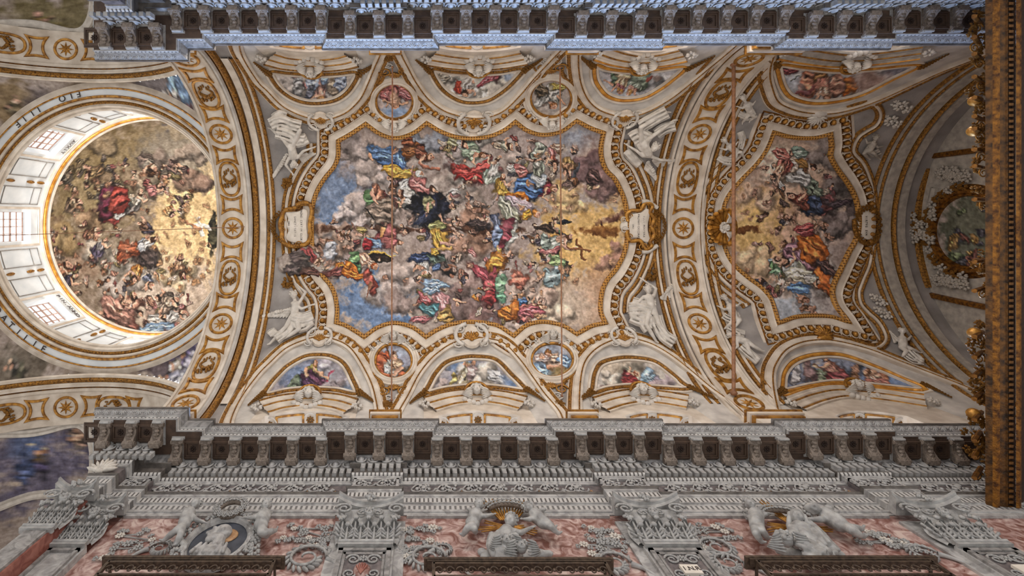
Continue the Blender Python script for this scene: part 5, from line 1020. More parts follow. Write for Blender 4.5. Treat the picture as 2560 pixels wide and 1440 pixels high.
FR1 = [(850, 352, 1), (880, 335), (915, 311, 1), (940, 330), (965, 342), (987, 346), (1010, 343), (1040, 330), (1067, 309, 1), (1100, 329), (1140, 343), (1180, 347), (1225, 341), (1262, 325), (1287, 306, 1), (1312, 325), (1342, 336), (1370, 337), (1405, 328), (1440, 303, 1), (1472, 320), (1504, 332, 1),
       (1498, 365), (1500, 397), (1512, 427), (1532, 448), (1546, 474), (1557, 502), (1563, 535), (1564, 572), (1562, 608), (1554, 638), (1536, 672), (1516, 696), (1503, 722), (1497, 757), (1498, 784), (1508, 807, 1),
       (1475, 815), (1440, 834, 1), (1410, 815), (1372, 805), (1340, 805), (1310, 815), (1283, 838, 1), (1240, 812), (1177, 804), (1127, 810), (1090, 825), (1065, 841, 1), (1040, 822), (1010, 810), (977, 807), (940, 820), (911, 841, 1), (890, 827), (866, 813), (845, 806, 1),
       (847, 780), (845, 757), (839, 732), (828, 710), (811, 690), (797, 668), (788, 640), (784, 604), (783, 565), (785, 522), (790, 497), (800, 472), (816, 446), (839, 417), (849, 390)]
FR2 = [(1934, 333, 1), (1965, 342), (2000, 346), (2035, 345), (2070, 336, 1), (2073, 365), (2071, 392), (2088, 424), (2114, 460), (2134, 500), (2141, 545), (2139, 580), (2130, 605), (2116, 630), (2095, 675), (2080, 707), (2075, 735), (2085, 767), (2112, 803, 1),
       (2070, 790), (2020, 788), (1982, 792), (1946, 805, 1), (1940, 782), (1930, 752), (1916, 732), (1898, 714), (1866, 690), (1832, 657), (1812, 615), (1807, 570), (1810, 520), (1824, 486), (1854, 449), (1890, 411), (1914, 378), (1927, 352)]
def frescoframe(pts, label, name, egg, sides, wide, skip=()):
    P, N, q = path(pts, onvault, 0.0, 4.0, True)
    t = thing(name, label, 'ceiling painting', P.mean(0), 'framed ceiling paintings')
    fresco_sheet('fresco', q, onvault, t, 1.5, .015)
    def sw(nm, prof, m, smooth=False): mb = MB(); mb.sweep(P, N, prof, True, 1, 1.7); mb.build(nm, m, t, smooth=smooth)
    sw('gilt_rope', [(-.03, 0), (-.02, .10), (.04, .15), (.10, .13), (.13, .05)], 'gold_rope')
    sw('white_cove', [(.12, .04), (.14, .09), (.18, .06), (.34, .05), (.38, .09), (.40, .07)], 'plaster')
    sw('egg_bed', [(.39, .02), (.40, .07), (.44, .05), (.63, .04), (.66, .09), (.70, .09), (.72, .05)], 'gold_dark')
    sw('outer_fillet', [(.71, 0), (.71, .06), (.80, .06), (.82, 0)], 'plaster')
    # eggs along an offset of the frame line
    mb = MB(); Gq = mb.sweep(P, N, [(.535, .05)], True, 1, 1.7)[:, 0]
    for p, M in along(Gq, N, .29, True):
        uu, vv_ = proj(p)
        if any(abs(uu - a) < c and abs(vv_ - b_) < d_ for a, b_, c, d_ in skip): continue
        inst('egg_and_cup', egg, t, p, np.array([M[:, 0], M[:, 1], M[:, 2]]).T)
    # extra gilt lines along the two scalloped ends
    for lo, hi in sides:
        m_ = np.array([(lo[0] <= a[0] <= hi[0]) and (lo[1] <= a[1] <= hi[1]) for a in q]); ii = np.nonzero(m_)[0]
        runs = np.split(ii, np.nonzero(np.diff(ii) > 1)[0] + 1)
        if len(runs) > 1 and runs[0][0] == 0 and runs[-1][-1] == len(q) - 1: runs = [np.concatenate([runs[-1], runs[0]])] + runs[1:-1]
        ii = max(runs, key=len)
        for s0, m2 in wide:
            mb = MB(); mb.sweep(P[ii], N[ii], [(s0 - .06, 0), (s0 - .05, .06), (s0, .09), (s0 + .05, .06), (s0 + .06, 0)], False, 1, 1.7); mb.build('side_bead', m2, t)
    return t
fr1 = frescoframe(FR1, 'great nave ceiling painting of saints and clouds in a scalloped gilt frame', 'ceiling_painting', ME_EGG, [((700, 360), (852, 800)), ((1490, 345), (1600, 800))], [(.90, 'gold'), (1.02, 'plaster'), (1.14, 'gold')], ((738, 562, 50, 62), (1604, 566, 60, 58), (760, 655, 90, 42)))
fr2 = frescoframe(FR2, 'smaller ceiling painting with orange-robed figure in a violin-shaped frame', 'ceiling_painting', ME_EGG, [((1795, 340), (1935, 800))], [(.90, 'gold'), (1.02, 'plaster'), (1.14, 'gold')])

# lobed outer mouldings at the choir end of the second frame
for dd, m_ in ((0, 'gold'), (8, 'plaster'), (15, 'gold')):
    for pts in ([(2120, 282), (2150, 272), (2180, 268), (2192, 284), (2184, 306), (2160, 321), (2140, 336), (2127, 360), (2126, 384), (2148, 410), (2162, 440), (2172, 480), (2176, 520)], [(2172, 612), (2164, 660), (2148, 700), (2138, 732), (2144, 764), (2164, 788), (2186, 808), (2200, 830), (2205, 850), (2190, 863), (2165, 860), (2120, 846)]):
        q_ = spline(pts, 4.0); T_ = np.gradient(q_, axis=0); nn_ = np.stack([T_[:, 1], -T_[:, 0]], 1); nn_ /= np.linalg.norm(nn_, axis=1)[:, None]; q_ = q_ + nn_ * dd
        A_ = [onvault(u, v) for u, v in q_]; mb = MB(); mb.sweep([a[0] for a in A_], [a[1] for a in A_], [(-.055, 0), (-.045, .06), (0, .09), (.045, .06), (.055, 0)], False, 1, 1.7); mb.build('lobed_bead', m_, fr2)
# ---- roundels between the lunettes
for (u, v, rx, ry, sg, lb) in ((986, 251, 46, 45, -1, 'upper roundel of a falling angel in rose'), (1377, 243, 51, 47, -1, 'upper roundel of a winged figure in yellow'), (984, 906, 46, 44, 1, 'lower roundel of a woman in orange mantle'), (1380, 903, 52, 43, 1, 'lower roundel of a woman in pale blue')):
    c3, n3 = onvault(u, v); t = thing('painted_roundel', lb + ', white ring frame', 'roundel', c3, 'painted roundels')
    cir = [(u + rx * math.cos(a), v + ry * math.sin(a)) for a in np.linspace(0, 6.283, 20, endpoint=False)]
    P, N, q = path(cir, onvault, 0.0, 4.0, True); fresco_sheet('fresco', q, onvault, t, 1.6, .02)
    for nm, pr, m_ in (('gilt_line', [(-.05, 0), (-.03, .09), (.02, .09), (.03, 0)], 'gold_plain'), ('ring', [(.02, 0), (.03, .13), (.08, .15), (.11, .10), (.16, .12), (.20, .06), (.26, .06), (.28, 0)], 'plaster')):
        mb = MB(); mb.sweep(P, N, pr, True, 1); mb.build(nm, m_, t)
    # winged mask on the painting side, scrolled bracket on the cornice side
    p, n = onvault(u, v - sg * (ry + 14), .1); cherub_head(t, p, n, (0, -sg, 0), .17, 'stucco', True)
    for k in range(-3, 4):
        a = k * .33; pu, pv_ = u + (rx + 13) * math.sin(a), v - sg * (ry + 13) * math.cos(a)
        if abs(k) > 0: p, n = onvault(pu, pv_, .06); inst('leaf_cluster', ME_LEAF_WHITE, t, p, frame(n), .13)
    for s_ in (-1, 1):
        p, n = onvault(u + s_ * 24, v + sg * (ry + 30), .03); inst('volute', ME_VOL_GOLD, t, p, frame(n, (s_, 0, 0)), .21)
        p, n = onvault(u + s_ * 14, v + sg * (ry + 46), .03); inst('volute', ME_VOL_WHITE, t, p, frame(n, (0, s_, 0)), .17)
        pts = [(u + s_ * (rx + 8), v + sg * 16), (u + s_ * (rx - 2), v + sg * 38), (u + s_ * 30, v + sg * (ry + 10)), (u + s_ * 26, v + sg * (ry + 24))]; Pg, Ng, _ = path(pts, onvault, 0.0, 4.0); mb = MB(); mb.sweep(Pg, Ng, [(-.07, 0), (-.04, .09), (.04, .09), (.07, 0)]); mb.build('gilt_scroll', 'gold', t)
    p, n = onvault(u, v + sg * (ry + 26), .03); inst('shell', ME_SHELL_GOLD, t, p, frame(n, (0, -sg, 0)), .26)
    # gilt rosette in the point of the spandrel
    p, n = onvault(u + (4 if u > 1200 else -4) * 4, v + sg * 109, .02)
    ro = thing('gilt_rosette', 'gilded spandrel rosette beyond the ' + lb, 'rosette', p, 'spandrel rosettes')
    for k, r_ in enumerate((.22, .14)): inst('flower', ME_FLOWER_GOLD, ro, p + n * .04 * k, frame(n, (math.cos(k), math.sin(k), 0)), r_)

# ---- shell cartouches on the lunette crowns
for (u, v, sg, big, lb) in ((800, 846, 1, 0, 'first lower'), (1178, 843, 1, 1, 'second lower'), (1557, 846, 1, 0, 'third lower'), (2052, 836, 1, 2, 'fourth lower'), (803, 299, -1, 0, 'first upper'), (1184, 303, -1, 1, 'second upper'), (1560, 294, -1, 0, 'third upper'), (2037, 293, -1, 3, 'fourth upper')):
    p, n = onvault(u, v, .1); t = thing('shell_cartouche', 'scallop shell ornament on the crown of the %s lunette' % lb, 'shell', p, 'shells on the lunette crowns')
    M = frame(n, (0, -sg, 0))
    if big < 2:
        k = 1.3 if big else 1.0
        mb = MB(); mb.disc(p - n * .06, n, .36 * k, .06, 14, (0, -sg, 0), .30 * k); mb.build('plate', 'plaster', t)
        inst('shell', ME_SHELL_GOLD, t, p - M @ np.array([.13 * k, 0, 0]), M, .27 * k)
        for s_ in (-1, 1):
            inst('volute', ME_VOL_WHITE, t, p + M @ np.array([.22 * k, s_ * .30 * k, 0]), frame(n, M @ np.array([0, s_, 0])), .16 * k); inst('volute', ME_VOL_WHITE, t, p + M @ np.array([-.22 * k, s_ * .34 * k, 0]), frame(n, M @ np.array([0, s_, 0])), .15 * k)
            mb = MB(); mb.tube([p + M @ np.array([k * (.36 * math.cos(a)), s_ * k * .42 * math.sin(a), .04]) for a in np.linspace(.3, 2.6, 9)], .055 * k, 6); mb.build('scroll_rim', 'stucco', t, smooth=True)
    else:
        inst('shell', ME_SHELL_GOLD if big == 2 else ME_SHELL_WHITE, t, p - M @ np.array([.15, 0, 0]), M, .42)
        mb = MB(); mb.ell(p - M @ np.array([.2, 0, 0]), (.12, .3, .1), M); mb.build('hinge', 'gold_plain' if big == 2 else 'stucco', t, smooth=True)

# ---- gilded cartouches with lettering at the frame ends
def vtext(lines, parent, u, v, size, gap, surf=onvault, h=.14, m='ink'):
    for li, txt in enumerate(lines):
        sz = size * (1.0 if li < 2 else .8)
        for i, ch in enumerate(txt):
            if ch == ' ': continue
            p, n = surf(u - li * gap, v + (i - len(txt) / 2 + .5) * sz * 46, h)
            upv = np.array([1.0, 0, 0]); inst('letter', glyph(ch), parent, p, np.array([np.cross(upv, n), upv, n]).T, sz)
def plate(pts, parent, name, m, h0, h1, surf=onvault):
    q = spline(pts, 4.0, True); mb = MB(); c = q.mean(0); rings = []
    for s_, h in ((1.0, h0), (1.0, h1), (.93, h1 + .03), (.5, h1 + .04), (.02, h1 + .04)): rings.append([surf(*(c + (a - c) * s_), h)[0] for a in q])
    mb.grid(np.array(rings).transpose(1, 0, 2), closeu=True); return mb.build(name, m, parent, smooth=True)
def rim(pts, parent, name, m, r=.07, h=.12, closed=True, surf=onvault):
    P, N, _ = path(pts, surf, h, 4.0, closed)
    if closed: P = np.vstack([P, P[:1]])
    mb = MB(); mb.tube(P, r, 7, not closed); return mb.build(name, m, parent, smooth=True)
p, n = onvault(738, 562)
c1 = thing('lettered_cartouche', 'gilt-scrolled lettered cartouche at the dome end of the great painting', 'cartouche', p, 'lettered cartouches')
plate([(716, 528), (745, 528), (760, 522), (770, 530), (768, 562), (770, 602), (755, 608), (730, 606), (716, 596), (722, 578), (718, 562), (722, 546)], c1, 'parchment', 'parchment', .06, .10)
rim([(712, 526), (735, 522), (752, 510), (775, 510), (782, 528), (778, 545), (776, 562), (778, 590), (770, 608), (748, 616), (720, 614), (708, 600), (706, 580), (702, 562), (706, 545)], c1, 'gilt_scroll_rim', 'gold_plain', .085, .12)
rim([(724, 520), (740, 518), (750, 508), (764, 504), (776, 508)], c1, 'gilt_scroll', 'gold', .08, .2, False); rim([(704, 600), (718, 612), (740, 618), (752, 614)], c1, 'gilt_scroll', 'gold', .08, .2, False)
for u, v, s_ in ((748, 514, .15), (780, 546, .12), (778, 582, .12), (748, 612, .13), (708, 552, .11), (708, 576, .11)): q_, n_ = onvault(u, v, .12); inst('volute', ME_VOL_GOLD, c1, q_, frame(n_), s_)
for k in range(11):
    a = math.radians(125 + k * 11); q_, n_ = onvault(722 + 38 * math.cos(a), 566 + 38 * math.sin(a) * 1.05, .1); inst('berry_cluster', ME_LEAF_GOLD, c1, q_, frame(n_), .12)
vtext(['MAGNO CERTIM GLORIA', 'SANCTITATIS', 'ORO III', '+'], c1, 755, 566, .105, 15.5)
p, n = onvault(1604, 566)
c2 = thing('lettered_cartouche', 'gilt-scrolled lettered cartouche with wreath beside the middle arch', 'cartouche', p, 'lettered cartouches')
plate([(1574, 536), (1598, 530), (1612, 521), (1622, 526), (1620, 545), (1616, 566), (1620, 590), (1624, 604), (1610, 606), (1594, 596), (1576, 594), (1566, 578), (1550, 572), (1552, 556), (1568, 550)], c2, 'parchment', 'parchment', .06, .10)
rim([(1566, 552), (1564, 534), (1576, 526), (1598, 524), (1606, 510), (1618, 506), (1628, 514), (1622, 530), (1632, 546), (1626, 566), (1632, 588), (1622, 604), (1626, 616), (1614, 624), (1604, 614), (1596, 602), (1572, 602), (1564, 586), (1566, 576)], c2, 'gilt_scroll_rim', 'gold_plain', .075, .12, False)
for u, v, s_, m_ in ((1604, 512, .18, ME_VOL_GOLD), (1604, 620, .18, ME_VOL_GOLD), (1556, 550, .13, ME_VOL_WHITE), (1558, 574, .14, ME_VOL_WHITE), (1570, 540, .12, ME_VOL_GOLD), (1570, 592, .12, ME_VOL_GOLD), (1632, 538, .12, ME_VOL_GOLD), (1632, 592, .12, ME_VOL_GOLD)): q_, n_ = onvault(u, v, .12); inst('volute', m_, c2, q_, frame(n_), s_)
for s_, vv in ((-1, 505), (1, 628)): rim([(1600, vv - s_ * -2), (1616, vv + s_ * 2), (1632, vv - s_ * 8), (1640, vv - s_ * 14)], c2, 'acanthus_scroll', 'stucco', .08, .1, False)
for k in range(13):
    a = math.radians(-78 + k * 13); q_, n_ = onvault(1630 + 28 * math.cos(a), 566 + 38 * math.sin(a), .12); inst('berry_cluster', ME_LEAF_GOLD, c2, q_, frame(n_), .11)
q_, n_ = onvault(1622, 566, .1); inst('shell', ME_SHELL_GOLD, c2, q_, frame(n_, (1, 0, 0)), .26)
vtext(['ILLI POSTERA', 'PALMAM DECORAT', 'ORO'], c2, 1606, 566, .10, 13.5)
p, n = onvault(2161, 567)
c3_ = thing('lettered_cartouche', 'oval lettered cartouche with ribbed gilt rim at the choir end', 'cartouche', p, 'lettered cartouches')
plate([(2148, 530), (2162, 522), (2178, 532), (2184, 550), (2184, 578), (2176, 596), (2164, 600), (2150, 592), (2140, 574), (2138, 552)], c3_, 'parchment', 'parchment', .05, .09)
for k in range(20):
    a = k * 6.283 / 20; q_, n_ = onvault(2162 + 30 * math.cos(a), 563 + 46 * math.sin(a), .09); inst('rim_gadroon', ME_LEAF_GOLD, c3_, q_, frame(n_, (math.cos(a), math.sin(a), 0)), (.17, .12, .14))
rim([(2130, 548), (2132, 575), (2142, 598), (2160, 610), (2182, 604), (2192, 585)], c3_, 'gilt_scroll_rim', 'gold', .07, .1, False)
vtext(['VIRTVS SVA'], c3_, 2158, 564, .11, 13)
# big gilt scallop with cherub on the middle arch's far side
p, n = onvault(1806, 568, .08); sh = thing('gilt_scallop', 'large gilded scallop shell with a white cherub head at the middle arch', 'shell', p)
for k in range(13):
    t_ = math.radians(180 + (k - 6) * 16.5); c, s_ = math.cos(t_), math.sin(t_); mb = MB(); M = frame(n, (c, s_, 0)); L = .66
    pts = [p + M @ np.array([L * w, 0, .05 + .22 * w * w]) for w in np.linspace(.1, 1, 7)]; mb.tube(pts, np.linspace(.05, .10, 7), 6); mb.build('shell_rib', 'gold_plain' if k % 3 else 'gold_orange', sh, smooth=True)
mb = MB(); mb.disc(p - n * .03, n, .55, .05, 18, (1, 0, 0), .62); mb.build('shell_bowl', 'gold', sh)
pc = p + frame(n, (1, 0, 0)) @ np.array([-.12, 0, .2]); cherub_head(sh, pc, n, (-1, 0, 0), .19, 'stucco', True)

# ---- small gilt leaf ornaments in the corners of the first bay
for (u, v, lb) in ((719, 457, 'below the upper-left stucco angel'), (720, 709, 'above the lower-left stucco angel'), (1626, 690, 'above the lower-right stucco angel')):
    p, n = onvault(u, v, .04); o = thing('gilt_leaf', 'gilded acanthus sprig ' + lb, 'leaf ornament', p, 'gilt sprigs'); inst('leaf_cluster', ME_LEAF_GOLD, o, p, frame(n, (1, 1, 0)), .27); inst('shell', ME_SHELL_GOLD, o, p, frame(n, (0, 1 if v > 570 else -1, 0)), .24)

# ---- iron tie rods and wires across the vault
def rod(name, label, a, b_, r, m='rod_iron', anchors=True):
    o = thing(name, label, 'tie rod' if r > .02 else 'wire', a, 'tie rods' if r > .02 else 'wires'); mb = MB(); mb.tube([a, b_], r, 8); mb.build('bar', m, o, smooth=True)
    if anchors:
        for q_ in (a, b_): mb = MB(); mb.ell(q_, (r * 2, r * 1.6, r * 2)); mb.build('anchor', m, o, smooth=True)
def atz(u, v, z): return vray(u, v) * z
rod('tie_rod', 'thick brown iron tie rod across the second painting', atz(1834, 160, 16.2), atz(1834, 982, 16.2), .055)
rod('tie_rod', 'thin iron tie rod across the left part of the great painting', atz(981, 168, 16.0), atz(979, 1000, 16.0), .022)
rod('tie_rod', 'thin iron tie rod across the right part of the great painting', atz(1400, 168, 16.0), atz(1405, 990, 16.0), .022)
rod('wire', 'long thin wire strung along the dome axis to the first arch', atz(0, 589, 19.0), atz(612, 567, 19.6), .012, 'rod_iron', False)
# ------------------------------------------------------------------ stucco and marble figures
def sculpt(mb, name, m, parent, voxel, smooth=2):
    o = mb.build(name, m, parent, smooth=True)
    r = o.modifiers.new('skin', 'REMESH'); r.mode = 'VOXEL'; r.voxel_size = voxel; r.use_smooth_shade = True
    if smooth: s_ = o.modifiers.new('soften', 'SMOOTH'); s_.iterations = smooth; s_.factor = .5
    return o
def basis(a, b, n):
    y = np.asarray(b, float) - np.asarray(a, float); y /= np.linalg.norm(y) + 1e-9; z = n - y * np.dot(n, y); z /= np.linalg.norm(z) + 1e-9; return np.array([np.cross(y, z), y, z]).T
def hand(mb, wrist, tip, n, S):
    """palm, four unequal curled fingers and a thumb from the palm's side"""
    M = basis(wrist, tip, n); w = np.asarray(wrist, float); L = S * .95
    T = lambda x, y, z: w + M @ (np.array([x, y, z]) * L)
    mb.ell(T(0, .45, 0), (L * .34, L * .5, L * .17), M, 8, 6)
    for x, k in ((-.24, .82), (-.08, 1.0), (.09, .95), (.24, .76)): mb.cap(T(x, .8, .03), T(x * 1.1, .8 + .38 * k, .06), L * .1, L * .09, 6); mb.cap(T(x * 1.1, .8 + .38 * k, .06), T(x * 1.05, .8 + .66 * k, -.08), L * .09, L * .075, 6)
    mb.cap(T(.3, .3, 0), T(.52, .62, .08), L * .12, L * .1, 6); mb.cap(T(.52, .62, .08), T(.55, .9, .06), L * .1, L * .08, 6)
def foot(mb, ankle, toe, n, S):
    M = basis(ankle, toe, n); a = np.asarray(ankle, float); L = S * 1.0; T = lambda x, y, z: a + M @ (np.array([x, y, z]) * L)
    mb.cap(T(0, -.2, 0), T(0, .8, -.05), L * .34, L * .28, 8)
    for x in (-.26, -.12, .02, .15, .27): mb.cap(T(x, .85, -.05), T(x, 1.12 - abs(x) * .3, -.08), L * .1, L * .08, 6)
def headmesh(t, p, face, up, S, m, voxel, beard=False, veil=False):
    """head with brow, eyes, nose, mouth, chin, ears; hair as its own part"""
    M = frame(face, up); T = lambda x, y, z: np.asarray(p, float) + M @ (np.array([x, y, z]) * S); mb = MB()      # x = up of the head, z = face
    mb.ell(T(.1, 0, 0), (S * 1.12, S * .86, S * .95), M, 12, 10); mb.ell(T(-.55, 0, .28), (S * .6, S * .62, S * .62), M, 10, 8)
    mb.ell(T(-.98, 0, .6), (S * .2, S * .26, S * .22), M, 8, 6)
    mb.cap(T(.1, 0, .92), T(-.26, 0, 1.2), S * .1, S * .15, 7); mb.ell(T(.28, 0, .9), (S * .16, S * .6, S * .16), M, 8, 6)
    for q in (-1, 1): mb.ell(T(.06, .32 * q, .86), (S * .12, S * .17, S * .12), M, 7, 5); mb.ell(T(-.3, .42 * q, .7), (S * .3, S * .26, S * .25), M, 8, 6); mb.ell(T(-.05, .86 * q, .02), (S * .26, S * .12, S * .18), M, 6, 5)
    mb.ell(T(-.56, 0, .95), (S * .1, S * .27, S * .13), M, 8, 5); mb.cap(T(-.7, 0, -.1), T(-1.5, 0, -.25), S * .5, S * .52, 8)
    if beard:
        for k in range(7): mb.cap(T(-.7, (k - 3) * .18, .75), T(-1.5 - .1 * (3 - abs(k - 3)), (k - 3) * .12, .85), S * .17, S * .1, 6)
    sculpt(mb, 'head', m, t, voxel)
    hb = MB(); r = random.Random(int(abs(p[0]) * 100))
    if veil:
        hb.ell(T(.25, 0, -.3), (S * 1.25, S * 1.1, S * 1.0), M, 10, 8)
        for q in (-1, 1): hb.cap(T(.5, .85 * q, -.1), T(-1.6, 1.15 * q, -.1), S * .34, S * .42, 8)
    else:
        for k in range(26):
            a = r.uniform(0, 6.283); e = r.uniform(-.2, 1.0); x = .35 + .95 * e; y = math.sin(a) * math.cos(e * .8) * .95; z = math.cos(a) * math.cos(e * .8) * .8 - .3
            if z > .55 and x < .8: continue
            hb.ell(T(x, y, z), (S * .26, S * .28, S * .26), M, 6, 5)
    hb.build('veil' if veil else 'hair', m, t, smooth=True)
def wing(t, surf, root, tip, spread, S, m='stucco', n=9):
    """layered feathers fanned from root to tip (px); spread = px offset of the trailing edge"""
    root, tip, spread = (np.array(q, float) for q in (root, tip, spread)); d = tip - root; wg = sub(t, 'wing', surf(root[0], root[1], .05)[0])
    for row, (l0, cnt, hh) in enumerate(((1.0, n, .06), (.66, n - 1, .10), (.40, n - 2, .15))):
        for k in range(cnt):
            w = k / (cnt - 1); a = root + d * w * .72 * (l0 * .4 + .6); b_ = root + d * (w * .55 + .45) * l0 + spread * (1 - w) * l0 * .9
            pa, n_ = surf(a[0], a[1], hh); pb, _ = surf(b_[0], b_[1], hh * .5 + .02); M = basis(pa, pb, n_); L = np.linalg.norm(pb - pa) / 2
            mb = MB(); mb.ell((pa + pb) / 2, (S * .6, L * 1.12, S * .2), M, 8, 6); mb.build('feather', m, wg, smooth=True)
def drape(mb, surf, pts, r, h):
    """ribbon of cloth: several parallel folds along px points"""
    q = spline(pts, 9.0); T = np.gradient(q, axis=0); nrm = np.stack([-T[:, 1], T[:, 0]], 1); nrm /= np.linalg.norm(nrm, axis=1)[:, None] + 1e-9
    for k, (o_, rr, dh) in enumerate(((0, .5, .05), (.33, .36, -.01), (-.3, .42, .0), (.62, .44, .05), (-.6, .44, .06), (.92, .3, -.03), (-.92, .3, -.03))):
        P = [surf(a[0] + b_[0] * o_ * r * 70 , a[1] + b_[1] * o_ * r * 70, h + dh + .02 * math.sin(i * 1.1 + k * 2))[0] for i, (a, b_) in enumerate(zip(q, nrm))]
        mb.tube(P, r * rr * .55 * (1 + .18 * np.sin(np.arange(len(P)) * 1.3 + k)), 7)
def body(name, label, cat, surf, J, S, m, group=None, faceup=None, wings=(), drapes=(), chub=1.0, base=None, beard=False, veil=False, vox=.2, robe_legs=False, mat_drape=None):
    G = {k: surf(*v)[0] for k, v in J.items()}; N = {k: surf(*v)[1] for k, v in J.items()}
    t = thing(name, label, cat, surf(J['hip'][0], J['hip'][1], 0)[0] if base is None else base, group); c = chub; mb = MB(); n = N['chest']; voxel = S * vox
    side = G['shL'] - G['shR']
    mb.cap(G['chest'], G['hip'], S * 1.28 * c, S * 1.15 * c, 10); mb.cap(G['shL'] * .8 + G['chest'] * .2, G['shR'] * .8 + G['chest'] * .2, S * .62, S * .62, 8); mb.cap(G['chest'], G['head'] * .6 + G['chest'] * .4, S * .7, S * .5, 8); mb.ell(G['hip'] * .7 + G['chest'] * .3 + n * S * .35, S * 1.0 * c, None, 10, 8)
    for q in ('L', 'R'):
        mb.cap(G['sh' + q], G['el' + q], S * .52 * c, S * .44 * c, 8); mb.cap(G['el' + q], G['ha' + q], S * .44 * c, S * .28 * c, 8); d = G['ha' + q] - G['el' + q]; d /= np.linalg.norm(d) + 1e-9; hand(mb, G['ha' + q], G['ha' + q] + d * S, N['ha' + q], S)
        hp = G['hip'] + (side / (np.linalg.norm(side) + 1e-9)) * S * .55 * (1 if q == 'L' else -1)
        mb.cap(hp, G['kn' + q], S * .88 * c, S * .6 * c, 10); mb.cap(G['kn' + q], G['kn' + q] * .55 + G['fo' + q] * .45, S * .56 * c, S * .58 * c, 9); mb.cap(G['kn' + q] * .55 + G['fo' + q] * .45, G['fo' + q], S * .58 * c, S * .32 * c, 9)
        d = G['fo' + q] - G['kn' + q]; d /= np.linalg.norm(d) + 1e-9; foot(mb, G['fo' + q], G['fo' + q] + d * S * .7 + N['fo' + q] * S * .8, N['fo' + q], S * .85)
    sculpt(mb, 'body', m, t, voxel, 1)
    up = G['head'] - G['chest'] if faceup is None else np.asarray(faceup, float); headmesh(t, G['head'], N['head'] * .7 - G['head'] / np.linalg.norm(G['head']) * .6, up, S * 1.05, m, S * .15, beard, veil)
    if drapes:
        db = MB()
        for pts, r, h in drapes: drape(db, surf, pts, r, h)
        sculpt(db, 'drapery', mat_drape or m, t, S * .17, 1)
    for w in wings: wing(t, surf, *w, S, m)
    return t
# --- four stucco angels around the great painting
body('stucco_angel', 'white stucco angel with raised arm and spread wing, lower left of great painting', 'statue', vpx, dict(head=(734, 738, .32), chest=(740, 764, .28), hip=(735, 792, .26), shL=(748, 757, .3), elL=(764, 731, .3), haL=(745, 714, .25), shR=(731, 758, .32), elR=(754, 772, .38), haR=(780, 762, .32), knL=(748, 823, .36), foL=(712, 846, .2), knR=(714, 818, .32), foR=(674, 860, .12)), .125, 'stucco', 'stucco angels',
     wings=(((728, 768), (652, 792), (24, 18)),), drapes=(([(728, 790), (755, 796), (782, 788)], .2, .3), ([(735, 800), (752, 818), (778, 800)], .2, .25), ([(735, 802), (718, 826), (690, 848)], .18, .22), ([(672, 838), (684, 828), (690, 840)], .13, .1)))
body('stucco_angel', 'white stucco angel hanging head-down with two wings, upper left of great painting', 'statue', vpx, dict(head=(735, 410, .36), chest=(733, 389, .3), hip=(728, 364, .28), shL=(722, 396, .3), elL=(714, 412, .34), haL=(730, 432, .3), shR=(744, 394, .3), elR=(758, 378, .3), haR=(780, 370, .2), knL=(707, 346, .34), foL=(676, 320, .15), knR=(750, 326, .42), foR=(738, 362, .3)), .125, 'stucco', 'stucco angels',
     wings=(((722, 386), (680, 446), (10, -26)), ((746, 386), (790, 384), (-6, 26))), drapes=(([(676, 312), (700, 302), (728, 312), (752, 318)], .22, .24), ([(690, 330), (712, 336), (735, 346), (760, 352)], .22, .3), ([(728, 345), (745, 355), (768, 345)], .2, .28), ([(684, 296), (700, 286), (716, 290)], .16, .1)))
body('stucco_angel', 'white stucco angel with legs flung upward and curly hair, upper right of great painting', 'statue', vpx, dict(head=(1637, 369, .4), chest=(1620, 384, .3), hip=(1606, 356, .28), shL=(1630, 392, .3), elL=(1650, 400, .3), haL=(1672, 402, .22), shR=(1607, 390, .32), elR=(1590, 376, .3), haR=(1570, 364, .2), knL=(1626, 344, .4), foL=(1686, 300, .16), knR=(1602, 318, .4), foR=(1670, 280, .16)), .13, 'stucco', 'stucco angels',
     wings=(((1632, 398), (1692, 402), (-10, 22)), ((1622, 402), (1644, 454), (-22, 0))), drapes=(([(1580, 350), (1596, 340), (1612, 344), (1626, 352)], .26, .28), ([(1600, 318), (1630, 300), (1668, 280)], .22, .26), ([(1640, 336), (1660, 322), (1688, 314)], .2, .16), ([(1566, 376), (1580, 392), (1600, 412)], .18, .08), ([(1598, 352), (1606, 368), (1622, 372)], .2, .26)))
body('stucco_angel', 'white stucco angel in billowing drapery with one raised hand, lower right of great painting', 'statue', vpx, dict(head=(1620, 724, .36), chest=(1622, 746, .3), hip=(1628, 772, .28), shL=(1634, 740, .3), elL=(1640, 722, .32), haL=(1608, 700, .25), shR=(1609, 742, .3), elR=(1592, 760, .32), haR=(1576, 776, .25), knL=(1648, 812, .34), foL=(1682, 856, .15), knR=(1616, 812, .36), foR=(1641, 854, .15)), .13, 'stucco', 'stucco angels',
     wings=(((1650, 744), (1698, 696), (4, 30)),), drapes=(([(1572, 776), (1600, 774), (1628, 782)], .26, .3), ([(1578, 790), (1604, 800), (1630, 800)], .24, .28), ([(1580, 756), (1602, 762), (1640, 762)], .2, .26), ([(1640, 790), (1646, 815), (1660, 840), (1686, 858)], .22, .22), ([(1610, 790), (1610, 806), (1622, 826)], .2, .26)))
